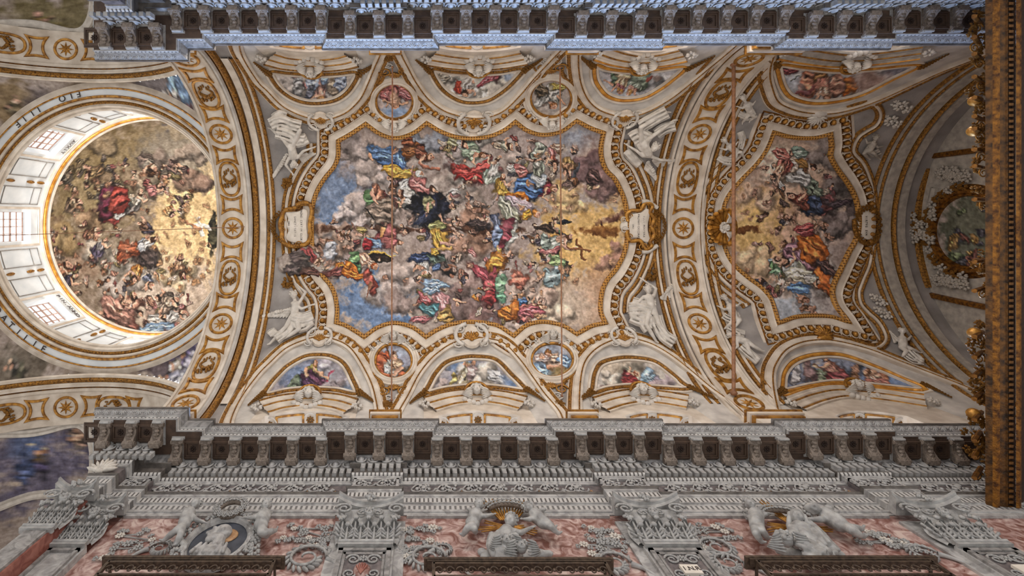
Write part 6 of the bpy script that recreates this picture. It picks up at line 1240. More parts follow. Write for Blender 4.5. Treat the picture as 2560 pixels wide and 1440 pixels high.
# --- putti in relief around the second painting
def putto3(label, H, Cc, Hp, kl, fl_, kr, fr_, hl, hr, S=.1, surf=vpx, m='stucco', hh=.14, group='relief putti on the vault', name='relief_putto', wings=(), drapes=(), **kw):
    H, Cc, Hp, kl, fl_, kr, fr_, hl, hr = (np.array(q, float) for q in (H, Cc, Hp, kl, fl_, kr, fr_, hl, hr)); d = H - Cc; d /= np.linalg.norm(d) + 1e-9; s_ = np.array([-d[1], d[0]]) * 9 * (S / .1)
    if np.dot(s_, hl - Cc) < np.dot(s_, hr - Cc): s_ = -s_
    sl, sr = Cc + s_, Cc - s_; el, er = (sl + hl) / 2 + d * -4, (sr + hr) / 2 + d * -4
    q = lambda a, h: (a[0], a[1], h)
    return body(name, label, 'statue', surf, dict(head=q(H, hh + .06), chest=q(Cc, hh), hip=q(Hp, hh), shL=q(sl, hh), elL=q(el, hh + .03), haL=q(hl, hh), shR=q(sr, hh), elR=q(er, hh + .03), haR=q(hr, hh), knL=q(kl, hh + .05), foL=q(fl_, hh * .7), knR=q(kr, hh + .05), foR=q(fr_, hh * .7)), S, m, group, wings=wings, drapes=drapes, chub=1.12, **kw)
putto3('stucco putto holding a medal, left of the thick rod, lower corner', (1812, 745), (1826, 768), (1836, 792), (1850, 800), (1838, 818), (1828, 808), (1812, 822), (1800, 768), (1848, 760), .1, drapes=(([(1808, 788), (1826, 798), (1850, 790)], .15, .1),))
putto3('stucco putto with outstretched leg, lower corner beside the thick rod', (1826, 838), (1846, 848), (1866, 856), (1884, 866), (1906, 878), (1872, 876), (1888, 900), (1838, 826), (1840, 870), .1, drapes=(([(1852, 866), (1872, 884), (1896, 904)], .16, .1), ([(1818, 820), (1840, 830), (1862, 836)], .14, .08)))
putto3('stucco putto blowing toward the frame, upper corner beside the thick rod', (1858, 245), (1868, 262), (1876, 280), (1886, 292), (1874, 302), (1866, 294), (1856, 306), (1848, 268), (1884, 258), .085, drapes=(([(1848, 284), (1868, 292), (1890, 284)], .14, .08),))
putto3('stucco putto seated low in the upper corner by the middle arch', (1812, 352), (1824, 366), (1838, 378), (1852, 380), (1860, 394), (1840, 392), (1830, 404), (1806, 372), (1842, 358), .085, drapes=(([(1796, 392), (1812, 402), (1834, 404)], .15, .08), ([(1850, 330), (1856, 350), (1850, 372)], .13, .06)))
putto3('stucco putto with trailing ribbon below the violin-shaped frame', (2256, 828), (2256, 848), (2258, 868), (2266, 878), (2256, 892), (2278, 872), (2300, 882), (2238, 846), (2276, 842), .095, wings=(((2246, 846), (2222, 826), (0, 22)),), drapes=(([(2268, 872), (2286, 890), (2306, 904)], .14, .08), ([(2262, 888), (2284, 902), (2310, 906)], .12, .06)))
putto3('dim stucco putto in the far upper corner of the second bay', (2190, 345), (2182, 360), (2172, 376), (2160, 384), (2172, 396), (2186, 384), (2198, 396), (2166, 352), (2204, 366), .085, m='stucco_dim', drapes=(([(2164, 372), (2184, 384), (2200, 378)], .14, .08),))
for (u, v, lb) in ((2194, 752, 'beside the lower waist of the second frame'), (2205, 785, 'between frame corner and trailing putto'), (2250, 262, 'in the far upper corner'), (2225, 300, 'above the dim upper putto')):
    p, n = onvault(u, v, .03); o = thing('stucco_flower', 'white stucco blossom ' + lb, 'flower ornament', p, 'stucco blossoms'); inst('flower', ME_FLOWER_WHITE, o, p, frame(n), .24); inst('leaf_cluster', ME_LEAF_WHITE, o, p + np.array([.2, .1, 0]), frame(n, (1, 1, 0)), .2); inst('leaf_cluster', ME_LEAF_WHITE, o, p + np.array([-.2, -.1, 0]), frame(n, (1, -1, 0)), .18)
# painted plaster cloud that spills over the frame at its lower left
p, n = onvault(760, 650); cl = thing('stucco_cloud', 'painted stucco cloud and putti spilling over the frame at its lower left', 'cloud', p)
sp = spline([(700, 640), (735, 628), (770, 612), (820, 620), (845, 650), (840, 680), (800, 692), (760, 690), (720, 688), (695, 668)], 4, True)
sp = sp + np.stack([3 * np.sin(np.arange(len(sp)) * .9), 3 * np.cos(np.arange(len(sp)) * 1.1)], 1); cc = sp.mean(0); mb = MB(); KK = np.linspace(1, .02, 40)
Gc = np.array([[onvault(*(cc + (a - cc) * k), .02 + .14 * min(1, (1 - k) * 9))[0] for k in KK] for a in sp]); mb.grid(Gc, closeu=True); o = mb.build('cloud_relief', 'fresco', cl, smooth=True)
P_ = Gc.reshape(-1, 3); pigment(o.data, np.stack([U0 + F * P_[:, 0] / P_[:, 2], V0 + F * P_[:, 1] / P_[:, 2]], 1))
# ------------------------------------------------------------------ pilasters with Corinthian capitals on the side wall
def acanthus(w, h, curl):
    """one leaf: ribbed blade rising and curling outward (x wide, z up, y out)"""
    m = MB(); G = []
    for i, t in enumerate(np.linspace(0, 1, 9)):
        ww = w * (.55 + .5 * math.sin(t * 2.6)) * (1 - .55 * t ** 3); y = .03 + curl * max(0, t - .45) ** 1.6 * 2.4; z = h * (t - .55 * max(0, t - .75) * 2.2)
        G.append([(x * ww, y - .035 * abs(x) + .012 * math.cos(x * 9), z - .03 * abs(x)) for x in np.linspace(-1, 1, 9)])
    m.grid(G); m.cap((0, .03, 0), (0, .05 + curl * .5, h * .7), .03, .02, 6); m.ell((0, curl * .8 + .03, h * .8), (w * .42, .04, .06), None, 8, 5)
    for q in (-1, 1):
        for t in (.3, .5, .68): m.cap((q * w * .2, .04, h * t * .8), (q * w * .85, .05 + curl * .4 * t, h * t), .022, .03, 5)
    return m
ME_ACA1 = mesh_of(acanthus(.13, .42, .16), 'acanthus_leaf', 'statue'); ME_ACA2 = mesh_of(acanthus(.14, .62, .2), 'acanthus_leaf', 'statue')
def capital_parts(t, x, w=.5, yb=5.88, side=None):
    """built straight onto the pilaster: bell, two leaf rows, volutes, mask, curved abacus, astragal"""
    M = np.array([(1, 0, 0), (0, -1, 0), (0, 0, 1)]).T; zb, zt = 9.62, 10.62; t = sub(t, 'capital', (x, yb, zb))
    m = MB(); m.grid([[(x + sx * (w * (.88 + .14 * t_ ** 3)), yb - (.02 + .12 * t_ ** 3) * (1 - .0 * abs(sx)), zb + (zt - .14 - zb) * t_) for t_ in np.linspace(0, 1, 6)] for sx in (-1, -.5, 0, .5, 1)]); m.build('bell', 'statue', t, smooth=True)
    for q in (-.75, -.25, .25, .75): inst('acanthus_leaf', ME_ACA1, t, (x + q * w, yb, zb), M, (w * 1.9, 1, 1))
    for q in (-1, -.5, 0, .5, 1): inst('acanthus_leaf', ME_ACA2, t, (x + q * w * .96, yb + .01, zb + .02), M, (w * 1.9, 1, 1))
    for q in (-1, 1):
        inst('volute', ME_VOL_STATUE, t, (x + q * w * 1.0, yb - .2, zt - .24), np.array([(q, 0, 0), (0, 0, 1), (0, -1, 0)]).T, .17); inst('volute', ME_VOL_STATUE, t, (x + q * w * .3, yb - .12, zt - .22), np.array([(-q, 0, 0), (0, 0, 1), (0, -1, 0)]).T, .12)
        inst('leaf_cluster', ME_LEAF_STATUE, t, (x + q * w * 1.02, yb - .12, zt - .45), frame((0, -1, 0)), .13)
    m = MB(); n_ = 13; Gt = []
    for s_ in np.linspace(-1, 1, n_):
        y = yb - .16 - .2 * abs(s_) ** 2.2; xx = x + s_ * w * 1.28
        Gt.append([(xx, yb + .02, zt + .10), (xx, y - .03, zt + .10), (xx, y - .03, zt + .04), (xx, y + .02, zt + .02), (xx, y + .03, zt - .06), (xx, yb + .02, zt - .06)])
    m.grid(Gt); k0 = m.n; m.add(Gt[0], [tuple(range(6))]); m.add(Gt[-1], [tuple(range(6))[::-1]]); m.build('abacus', 'statue', t)
    inst('leaf_cluster', ME_LEAF_STATUE, t, (x, yb - .24, zt + .02), frame((0, -1, 0)), .16); cherub_head(t, (x, yb - .14, zt - .36), (0, -1, -.15), (0, 0, 1), .1, 'statue', False)
    m = MB(); m.tube([(x - w * .98, yb - .05, zb - .03), (x + w * .98, yb - .05, zb - .03)], .05, 8); m.box((x, yb - .03, zb - .11), (w * 1.96, .1, .06)); m.build('astragal', 'statue', t)
NMS = {-0.98: 'first', 4.46: 'second', 10.0: 'third'}
for x in PIL:
    t = thing('pilaster', 'grey Corinthian pilaster with carved panel, %s from the crossing' % NMS[x], 'pilaster', (x, 5.9, 6.5), 'wall pilasters')
    m = MB(); m.box((x, 5.96, 8.0), (1.0, .16, 3.1)); m.build('shaft', 'marble_light', t)
    m = MB(); m.box((x, 6.0, 8.45), (1.36, .1, 4.0)); m.build('back_pilaster', 'marble_light', t)
    m = MB()
    for (x0, x1, z0, z1) in ((-.46, .46, 9.36, 9.43), (-.46, -.38, 6.5, 9.43), (.38, .46, 6.5, 9.43)): m.box((x + (x0 + x1) / 2, 5.87, (z0 + z1) / 2), (x1 - x0, .07, z1 - z0))
    for (x0, x1, z0, z1) in ((-.36, .36, 9.28, 9.33), (-.36, -.32, 6.5, 9.33), (.32, .36, 6.5, 9.33)): m.box((x + (x0 + x1) / 2, 5.875, (z0 + z1) / 2), (x1 - x0, .05, z1 - z0))
    m.build('panel_frame', 'marble', t); m = MB(); m.add([(x - .33, 5.872, 6.5), (x + .33, 5.872, 6.5), (x + .33, 5.872, 9.3), (x - .33, 5.872, 9.3)], [(0, 1, 2, 3)]); m.build('panel_ground', 'inlay_dark', t)
    capital_parts(t, x)
    for q in (-1, 1):
        inst('volute', ME_VOL_STATUE, t, (x + q * .17, 5.87, 9.14), np.array([(q, 0, 0), (0, 0, 1), (0, -1, 0)]).T, .13); inst('volute', ME_VOL_STATUE, t, (x + q * .2, 5.87, 8.78), np.array([(-q, 0, 0), (0, 0, -1), (0, -1, 0)]).T, .12); inst('leaf_cluster', ME_LEAF_STATUE, t, (x + q * .18, 5.87, 8.5), frame((0, -1, 0)), .14); inst('leaf_cluster', ME_LEAF_STATUE, t, (x + q * .2, 5.87, 8.2), frame((0, -1, 0)), .12)
    inst('flower', ME_FLOWER_STATUE, t, (x, 5.86, 9.16), frame((0, -1, 0)), .09)
    if x < 0:
        m = MB(); m.ell((x, 5.86, 8.86), (.15, .05, .2)); m.build('shield', 'red_marble', t, smooth=True)
        for k in range(5): a = (k - 2) * .35; m = MB(); m.cap((x, 5.81, 8.72), (x + .13 * math.sin(a), 5.81, 8.72 + .24 * math.cos(a)), .012, .02, 5); m.build('ray', 'red_marble_dark', t)
    else:
        m = MB(); m.box((x, 5.84, 8.84), (.3, .05, .22)); m.build('tablet', 'parchment', t)
        if x < 6:
            for i, ch in enumerate('I.N.R'): inst('letter', glyph(ch), t, (x + (i - 2) * .055, 5.812, 8.84), np.array([(1, 0, 0), (0, 0, 1), (0, -1, 0)]).T, .13)
    inst('shell', ME_SHELL_WHITE if x > 6 else ME_SHELL_WHITE, t, (x, 5.86, 8.3), np.array([(0, 0, 1), (1, 0, 0), (0, -1, 0)]).T, .2)
# corner pilaster of the crossing, seen obliquely
t = thing('pilaster', 'dim grey Corinthian corner pilaster at the crossing pier', 'pilaster', (-6.3, 5.9, 6.5), 'wall pilasters')
m = MB(); m.box((-6.26, 5.96, 8.0), (.62, .16, 3.1)); m.build('shaft', 'marble_light', t); m = MB()
for (x0, x1, z0, z1) in ((-.27, .27, 9.36, 9.43), (-.27, -.21, 6.5, 9.43), (.21, .27, 6.5, 9.43)): m.box((-6.26 + (x0 + x1) / 2, 5.87, (z0 + z1) / 2), (x1 - x0, .07, z1 - z0))
m.build('panel_frame', 'marble', t); capital_parts(t, -6.26, .32)
t = thing('pilaster', 'grey Corinthian pier capital with scallop shell, left of the corner pilaster', 'pilaster', (-6.8, 5.55, 6.5), 'wall pilasters')
capital_parts(t, -6.82, .3, 5.6); m = MB(); m.box((-6.8, 5.62, 8.0), (.38, .14, 3.1)); m.build('shaft', 'marble', t)
for k in range(9): inst('acanthus_leaf', ME_ACA2 if k % 2 else ME_ACA1, t, (-7.02, 5.75 + (k % 5) * .16, 9.62 + .0), np.array([(0, 1, 0), (-1, 0, 0), (0, 0, 1)]).T, (.9, 1, 1))
inst('shell', ME_SHELL_WHITE, t, (-6.95, 5.56, 11.6), frame((0, -1, -.3), (0, 0, 1)), .4)
# flat side frame moulds of the crossing pier seen at lower left
sf = thing('pier_panel', 'sculpted marble panel on the crossing pier, lower left corner', 'panel', (-7.02, 8, 7))
for i, (y, z) in enumerate([(6.6, 9.0), (7.2, 9.4), (6.9, 8.2), (7.6, 8.7), (8.3, 9.2), (6.4, 7.9), (8.0, 8.0), (7.4, 9.9), (8.6, 9.9)]): inst('leaf_cluster', ME_LEAF_STATUE, sf, (-7.0, y, z), frame((-1, 0, 0)), .26)
m = MB(); m.tube([(-7.04, 6.2, 7), (-7.04, 6.2, 10.3), (-7.04, 9.5, 10.3)], .07, 6); m.build('panel_frame', 'marble', sf)
# ------------------------------------------------------------------ stucco flowers and scrolls on the red marble panels
ME_VOL_THIN = mesh_of(volute(1.0, 1.5, .085), 'scroll', 'statue')
def vine(label, flowers, scroll, m=None):
    p0, _ = wpx(*flowers[0][:2]); t = thing('stucco_bouquet', label, 'flower relief', p0, 'flower reliefs on the red marble')
    rr = random.Random(len(label))
    for i, (u, v) in enumerate(flowers):
        p, n = wpx(u, v, .03); big = rr.uniform(.075, .12)
        inst('flower', ME_FLOWER_STATUE if i % 3 else ME_FLOWER_WHITE, t, p, frame(n, (rr.uniform(-1, 1), 0, rr.uniform(-1, 1))), big)
        for k in range(2):
            a = rr.uniform(0, 6.28); q = p + np.array([math.cos(a) * .14, .01, math.sin(a) * .14]); inst('leaf_cluster', ME_LEAF_STATUE, t, q, frame(n, (math.cos(a), 0, math.sin(a))), rr.uniform(.06, .09))
    st = np.array([wpx(u, v, .02)[0] for u, v in flowers]); st = st[np.argsort(st[:, 2])]; mb = MB(); mb.tube(st, .014, 5); mb.build('stem', 'statue', t)
    for (u, v, r_, dx) in scroll:
        p, n = wpx(u, v, .04); M = np.array([(dx, 0, 0), (0, 0, 1), (0, -1, 0)]).T; inst('scroll', ME_VOL_THIN, t, p, M, r_)
        for k in range(17):
            a = .3 + k * .36; ra = r_ * (1.02 - .035 * k); b_ = a + 1.0; q = p + np.array([dx * math.cos(a) * ra, 0, math.sin(a) * ra]) + np.array([dx * math.cos(b_), 0, math.sin(b_)]) * r_ * .2
            mb = MB(); mb.ell(q, (r_ * .27, .045, r_ * .085), np.array([[math.cos(b_) * dx, 0, -math.sin(b_)], [0, 1, 0], [math.sin(b_), 0, math.cos(b_) * dx]]), 7, 5); mb.build('acanthus_lobe', 'statue', t, smooth=True)
        mb = MB(); mb.tube([p + np.array([dx * (r_ + w * r_ * 1.1), 0, -w * r_ * 1.3 + .25 * r_ * math.sin(w * 3)]) for w in np.linspace(0, 1, 8)], np.linspace(.05, .02, 8), 6); mb.build('scroll_tail', 'statue', t, smooth=True)
vine('flower and acanthus relief between portrait medallion and first pilaster', [(735, 1322), (760, 1328), (812, 1322), (772, 1345), (800, 1350), (815, 1375), (708, 1345), (745, 1352), (822, 1345), (790, 1365)], [(765, 1398, .36, 1)])
vine('flower and acanthus relief just right of the first pilaster', [(1010, 1325), (1022, 1322), (1050, 1322), (1082, 1320), (1000, 1350), (1040, 1348), (1075, 1352), (1000, 1375), (1035, 1372), (1020, 1392), (1010, 1405)], [(1068, 1398, .34, 1), (1108, 1375, .16, -1)])
vine('flower and acanthus relief between sword saint and second pilaster', [(1478, 1320), (1495, 1330), (1525, 1328), (1538, 1342), (1478, 1350), (1510, 1352), (1460, 1362), (1500, 1372), (1540, 1362), (1480, 1385), (1560, 1368)], [(1535, 1410, .3, 1)])
vine('flower and acanthus relief just right of the second pilaster', [(1722, 1320), (1740, 1330), (1762, 1322), (1788, 1318), (1712, 1340), (1735, 1350), (1812, 1330), (1830, 1345), (1760, 1352), (1765, 1372)], [(1795, 1372, .3, -1), (1820, 1410, .26, 1)])
vine('flower relief trailing from the flying putto to the third pilaster', [(2170, 1330), (2185, 1340), (2205, 1336), (2215, 1352), (2240, 1350), (2232, 1366), (2265, 1360), (2150, 1355), (2290, 1375)], [(2310, 1385, .24, 1)])
vine('dim flower relief left of the portrait medallion', [(300, 1340), (350, 1335), (320, 1360), (380, 1350), (345, 1370), (285, 1372), (260, 1395)], [(400, 1372, .2, -1)])
# plain upper border of the panels
m = MB()
for (xa, xb) in ((-5.9, -1.7), (-.28, 3.75), (5.2, 9.3), (10.7, 16)): m.box(((xa + xb) / 2, 5.98, 10.66), (xb - xa, .06, .06))
o = m.build('trim_1', 'marble_light', None, loc=(4, 6, 10.66)); mark(o, 'thin pale fillet above the red marble panels', None, kind='structure')

# ------------------------------------------------------------------ sculpture groups over the grilles
def wreath(label, c, rx, rz, hh, m='bracket_shade_hoop_stone', n=18, a0=0, a1=6.283, ml=None):
    p = wpx(c[0], c[1], hh)[0]; t = thing('flower_wreath', label, 'wreath', p, 'carved wreaths')
    mb = MB(); mb.tube([p + np.array([rx * math.cos(a), 0, rz * math.sin(a)]) for a in np.linspace(a0, a1, 30)], .06, 7, a1 - a0 < 6); mb.build('hoop', m, t, smooth=True)
    for k in range(n):
        a = a0 + (k + .5) * (a1 - a0) / n
        for j in range(2): inst('flower' if j else 'leaf_cluster', (ME_FLOWER_STATUE if j else ME_LEAF_STATUE), t, p + np.array([(rx + (.05 if j else -.02)) * math.cos(a), -.03 - .03 * j, (rz + (.05 if j else -.02)) * math.sin(a)]), frame((math.cos(a) * .4, -1, math.sin(a) * .4)), .065)
    return t
def rays(label, c, tips, hh=.12):
    p = wpx(c[0], c[1], hh)[0]; t = thing('gilded_rays', label, 'rays', p, 'gilded sunbursts')
    for (u, v, k) in tips:
        q = wpx(u, v, hh)[0]; d = q - p; L = np.linalg.norm(d); d /= L; s_ = np.cross(d, (0, 1, 0))
        for j in range(k): o_ = s_ * (j - (k - 1) / 2) * .05; mb = MB(); mb.cap(p + d * L * .25 + o_ * .6, p + d * L * (1 - .08 * abs(j - (k - 1) / 2)) + o_ * 1.5, .02, .012, 5); mb.build('ray', 'gold_plain', t, smooth=True)
P3 = dict(surf=wpx, m='statue', name='marble_putto', group='marble putti on the side wall')
# first group: oval portrait
putto3('marble putto leaning over the portrait medallion on its left', (489, 1260), (472, 1284), (461, 1308), (440, 1326), (408, 1352), (452, 1334), (440, 1362), (510, 1305), (462, 1272), .095, hh=.26, drapes=(([(445, 1350), (462, 1362), (450, 1380)], .12, .12),), **P3)
putto3('marble putto kneeling with one foot back, right of the wreath', (665, 1264), (660, 1288), (652, 1312), (664, 1332), (690, 1326), (650, 1330), (668, 1342), (614, 1294), (676, 1284), .095, hh=.26, **P3)
wreath('round carved flower wreath above the portrait medallion', (577, 1272), .24, .27, .2)
pc = wpx(545, 1357, .1)[0]; t = thing('portrait_medallion', 'oval marble portrait medallion with halo on dark ground', 'medallion', pc)
el = lambda k, h: [pc + np.array([.5 * k * math.cos(a), -h, .64 * k * math.sin(a)]) for a in np.linspace(0, 6.283, 41)]
m = MB(); m.grid([[pc + np.array([.5 * k * math.cos(a), -h, .64 * k * math.sin(a)]) for k, h in ((1, .0), (.7, .01), (.3, .01), (.02, .01))] for a in np.linspace(0, 6.283, 40, endpoint=False)], closeu=True); m.build('ground', 'slate', t, smooth=True)
m = MB(); m.grid([[pc + np.array([.5 * k * math.cos(a), -h, .64 * k * math.sin(a)]) for k, h in ((1.2, -.06), (1.18, .08), (1.10, .10), (1.06, .06), (1.02, .07), (.97, .01))] for a in np.linspace(0, 6.283, 48, endpoint=False)], closeu=True); m.build('rim', 'marble_light', t)
m = MB(); m.ell(pc + np.array([.09, -.02, .18]), (.21, .03, .21), None, 14, 8); m.build('halo', 'inlay_ochre', t, smooth=True)
m = MB(); hp = pc + np.array([.0, -.08, .16]); E_ = lambda x, y, z, r: m.ell(hp + np.array([x, y, z]), r, None, 12, 9)
E_(.02, 0, .02, (.17, .12, .19)); E_(-.1, -.01, -.06, (.1, .09, .15)); E_(-.06, -.02, -.19, (.11, .09, .1)); E_(-.12, -.05, -.26, (.07, .06, .1)); E_(.06, -.1, -.04, (.03, .04, .055)); E_(-.13, -.06, .045, (.05, .05, .025)); E_(-.12, -.085, .0, (.025, .03, .018))
m.cap(hp + np.array([-.15, -.04, .03]), hp + np.array([-.225, -.04, -.06]), .025, .038, 6); E_(-.18, -.04, -.12, (.035, .05, .018)); E_(-.175, -.04, -.155, (.035, .05, .018))
m.cap(hp + np.array([.04, 0, -.15]), pc + np.array([.06, -.06, -.22]), .1, .12, 8); m.ell(pc + np.array([0.02, -.05, -.40]), (.36, .12, .2), None, 12, 8)
for k in range(6): m.cap(pc + np.array([-.2 + k * .09, -.15, -.26]), pc + np.array([-.28 + k * .11, -.15, -.5]), .03, .035, 6)
sculpt(m, 'portrait_bust', 'marble_light', t, .014, 1)
for k in range(15):
    a = math.radians(-60 + k * 20.5); 
    inst('leaf_cluster', ME_LEAF_STATUE, t, pc + np.array([.68 * math.cos(a), -.02, .84 * math.sin(a)]), frame((0, -1, 0), (math.cos(a), 0, math.sin(a))), .14)
for k in range(6):
    q = wpx(636 + k * -1, 1330 + k * 14, .1)[0]; inst('leaf_cluster', ME_LEAF_STATUE, t, q, frame((0, -1, 0), (0, 0, -1)), .14)
# second group: saint with sword in rays
putto3('marble putto clasping a garland, left of the sword saint', (1198, 1262), (1190, 1286), (1181, 1308), (1168, 1320), (1158, 1338), (1186, 1322), (1190, 1332), (1230, 1286), (1210, 1276), .095, hh=.26, wings=(((1184, 1282), (1172, 1270), (-4, 14)),), **P3)
putto3('marble putto flying to the right of the sword saint', (1322, 1270), (1338, 1288), (1358, 1306), (1376, 1316), (1396, 1334), (1372, 1308), (1386, 1320), (1310, 1298), (1326, 1252), .095, hh=.26, wings=(((1342, 1280), (1362, 1270), (4, 12)),), **P3)
wreath('carved garland arc above the sword saint', (1270, 1282), .42, .32, .2, n=12, a0=.35, a1=2.8)
rays('gilded rays bursting behind the sword saint', (1270, 1318), [(1205, 1248, 2), (1230, 1248, 3), (1271, 1248, 4), (1316, 1250, 4), (1345, 1330, 4), (1196, 1324, 3), (1210, 1304, 2), (1312, 1316, 2)])
body('marble_saint', 'half-length marble saint raising a sword arm amid rays', 'statue', wpx, dict(head=(1276, 1303, .34), chest=(1266, 1332, .28), hip=(1258, 1362, .24), shL=(1284, 1328, .3), elL=(1302, 1332, .38), haL=(1330, 1318, .3), shR=(1246, 1332, .3), elR=(1234, 1350, .34), haR=(1246, 1362, .36), knL=(1288, 1384, .3), foL=(1310, 1392, .1), knR=(1240, 1384, .3), foR=(1232, 1398, .1)), .115, 'statue', 'marble saints', veil=False,
     drapes=(([(1238, 1336), (1232, 1362), (1244, 1388)], .2, .26), ([(1250, 1340), (1268, 1350), (1296, 1342)], .18, .34), ([(1236, 1372), (1262, 1366), (1290, 1374)], .2, .32), ([(1240, 1390), (1262, 1398), (1290, 1388)], .2, .28)))
for (u, v, lb) in ((1266, 1363, 'under the sword saint'), (1303, 1376, 'in the clouds right of the sword saint')):
    p, n = wpx(u, v, .36); o = thing('cherub_head', 'marble cherub head ' + lb, 'cherub', p, 'cherub heads'); cherub_head(o, p, (0, -1, -.2), (0, 0, 1), .115, 'statue', True)
o = thing('marble_cloud', 'pale marble cloud bank beneath the sword saint', 'cloud', wpx(1270, 1392, 0)[0]); m = MB()
for (u, v, r) in ((1235, 1390, .17), (1215, 1394, .12), (1255, 1398, .15), (1285, 1396, .15), (1325, 1382, .15), (1350, 1386, .13), (1372, 1384, .09), (1205, 1380, .1), (1310, 1396, .14)): m.ell(wpx(u, v, .12)[0], (r, r * .7, r * .8), None, 10, 8)
sculpt(m, 'billow', 'statue', o, .035)
# third group: saint with child and rays
putto3('marble putto seen from behind, left of the third rays', (1875, 1262), (1890, 1286), (1892, 1314), (1906, 1328), (1918, 1346), (1890, 1334), (1904, 1356), (1924, 1284), (1868, 1292), .1, hh=.26, wings=(((1880, 1284), (1858, 1276), (-4, 20)),), **P3)
putto3('large flying marble putto right of the third rays', (2032, 1274), (2066, 1288), (2100, 1310), (2128, 1320), (2156, 1322), (2128, 1326), (2160, 1342), (2018, 1298), (2022, 1254), .115, hh=.26, wings=(((2062, 1280), (2078, 1258), (12, 8)),), **P3)
wreath('dark carved garland arc over the veiled saint', (1966, 1300), .42, .36, .22, n=12, a0=.5, a1=2.7)
rays('gilded rays fanning left of the veiled saint', (1990, 1318), [(1902, 1250, 3), (1918, 1312, 3), (1924, 1334, 4), (1940, 1286, 2), (2082, 1324, 3)])
body('marble_saint', 'veiled marble saint bending over in heavy drapery amid rays', 'statue', wpx, dict(head=(1994, 1294, .36), chest=(2000, 1324, .3), hip=(2024, 1358, .26), shL=(2020, 1318, .3), elL=(2046, 1334, .36), haL=(2038, 1352, .36), shR=(1984, 1324, .3), elR=(1988, 1346, .36), haR=(2012, 1356, .38), knL=(2066, 1378, .3), foL=(2090, 1388, .1), knR=(2030, 1384, .3), foR=(2048, 1392, .1)), .125, 'statue', 'marble saints', veil=True,
     drapes=(([(1984, 1316), (1986, 1340), (2000, 1362)], .2, .3), ([(2006, 1310), (2036, 1330), (2066, 1366)], .22, .28), ([(1996, 1352), (2026, 1366), (2060, 1388)], .22, .34), ([(2010, 1378), (2040, 1386), (2076, 1390)], .2, .28), ([(2040, 1330), (2062, 1352), (2090, 1384)], .18, .2)))
p, n = wpx(1962, 1358, .34); o = thing('cherub_head', 'marble cherub head at the veiled saint left elbow', 'cherub', p, 'cherub heads'); cherub_head(o, p, (0, -1, -.2), (0, 0, 1), .14, 'statue', True)
o = thing('marble_cloud', 'pale marble cloud bank beneath the veiled saint', 'cloud', wpx(2030, 1392, 0)[0]); m = MB()
for (u, v, r) in ((1975, 1380, .15), (2000, 1388, .15), (2030, 1394, .16), (2060, 1396, .16), (2095, 1390, .14), (1950, 1376, .1)): m.ell(wpx(u, v, .12)[0], (r, r * .7, r * .8), None, 10, 8)
sculpt(m, 'billow', 'statue', o, .035)

# ------------------------------------------------------------------ choir grilles at the foot of the view
m = MB()
for q in (-1, 1): m.tube([(q * (.075 + (.07 - .009 * t) * math.cos(t)), 0, (.085 - .01 * t) * math.sin(t)) for t in np.linspace(0, 6.6, 16)], .012, 4)
m.ell((0, -.01, 0), (.03, .02, .03), None, 6, 4); ME_SCR = mesh_of(m, 'scrollwork', 'iron')
def grille(label, x0, x1, z1, yb=5.55):
    t = thing('choir_grille', label, 'grille', ((x0 + x1) / 2, yb, 7.0), 'choir grilles')
    m = MB(); m.box(((x0 + x1) / 2, yb + .06, z1 + .06), (x1 - x0 + .3, .2, .05)); m.box(((x0 + x1) / 2, yb + .03, z1 + .02), (x1 - x0 + .2, .12, .04)); m.build('cornice_board', 'iron', t)
    m = MB(); m.box(((x0 + x1) / 2, yb, z1 - .04), (x1 - x0, .05, .04)); m.box(((x0 + x1) / 2, yb, z1 - .34), (x1 - x0, .05, .035)); m.box((x0, yb, z1 - 1), (.05, .05, 2)); m.box((x1, yb, z1 - 1), (.05, .05, 2))
    m.build('frame', 'iron', t)
    n = int((x1 - x0) / .31)
    for k in range(n): inst('scrollwork', ME_SCR, t, (x0 + (k + .5) * (x1 - x0) / n, yb, z1 - .19), np.eye(3), ((x1 - x0) / n / .31, 1, 1.3))
    n = int((x1 - x0) / .13)
    for k in range(n):
        for s_ in (-1, 1): mb = MB(); xx = x0 + (k + .5) * (x1 - x0) / n; xa_, xb_ = xx - s_ * .3, xx + s_ * .3; ta = [w for w in np.linspace(0, 1, 13) if x0 <= xa_ + (xb_ - xa_) * w <= x1]; mb.tube([(xa_ + (xb_ - xa_) * w, yb, z1 - 1.0 + .64 * w) for w in (ta[0], ta[-1])], .011, 4); mb.build('lattice_bar', 'iron', t)
    m = MB()
    for y0, y1 in ((yb, 6.0),):
        for xx in (x0, x1):
            for zz in (z1, z1 - .34): m.box((xx, (y0 + y1) / 2, zz), (.035, y1 - y0, .035))
    m.build('return_frame', 'iron', t)
grille('iron choir grille below the portrait medallion', -5.0, -2.35, 8.62); grille('iron choir grille below the sword saint', .2, 2.95, 8.58); grille('iron choir grille below the veiled saint', 5.4, 8.2, 8.62)
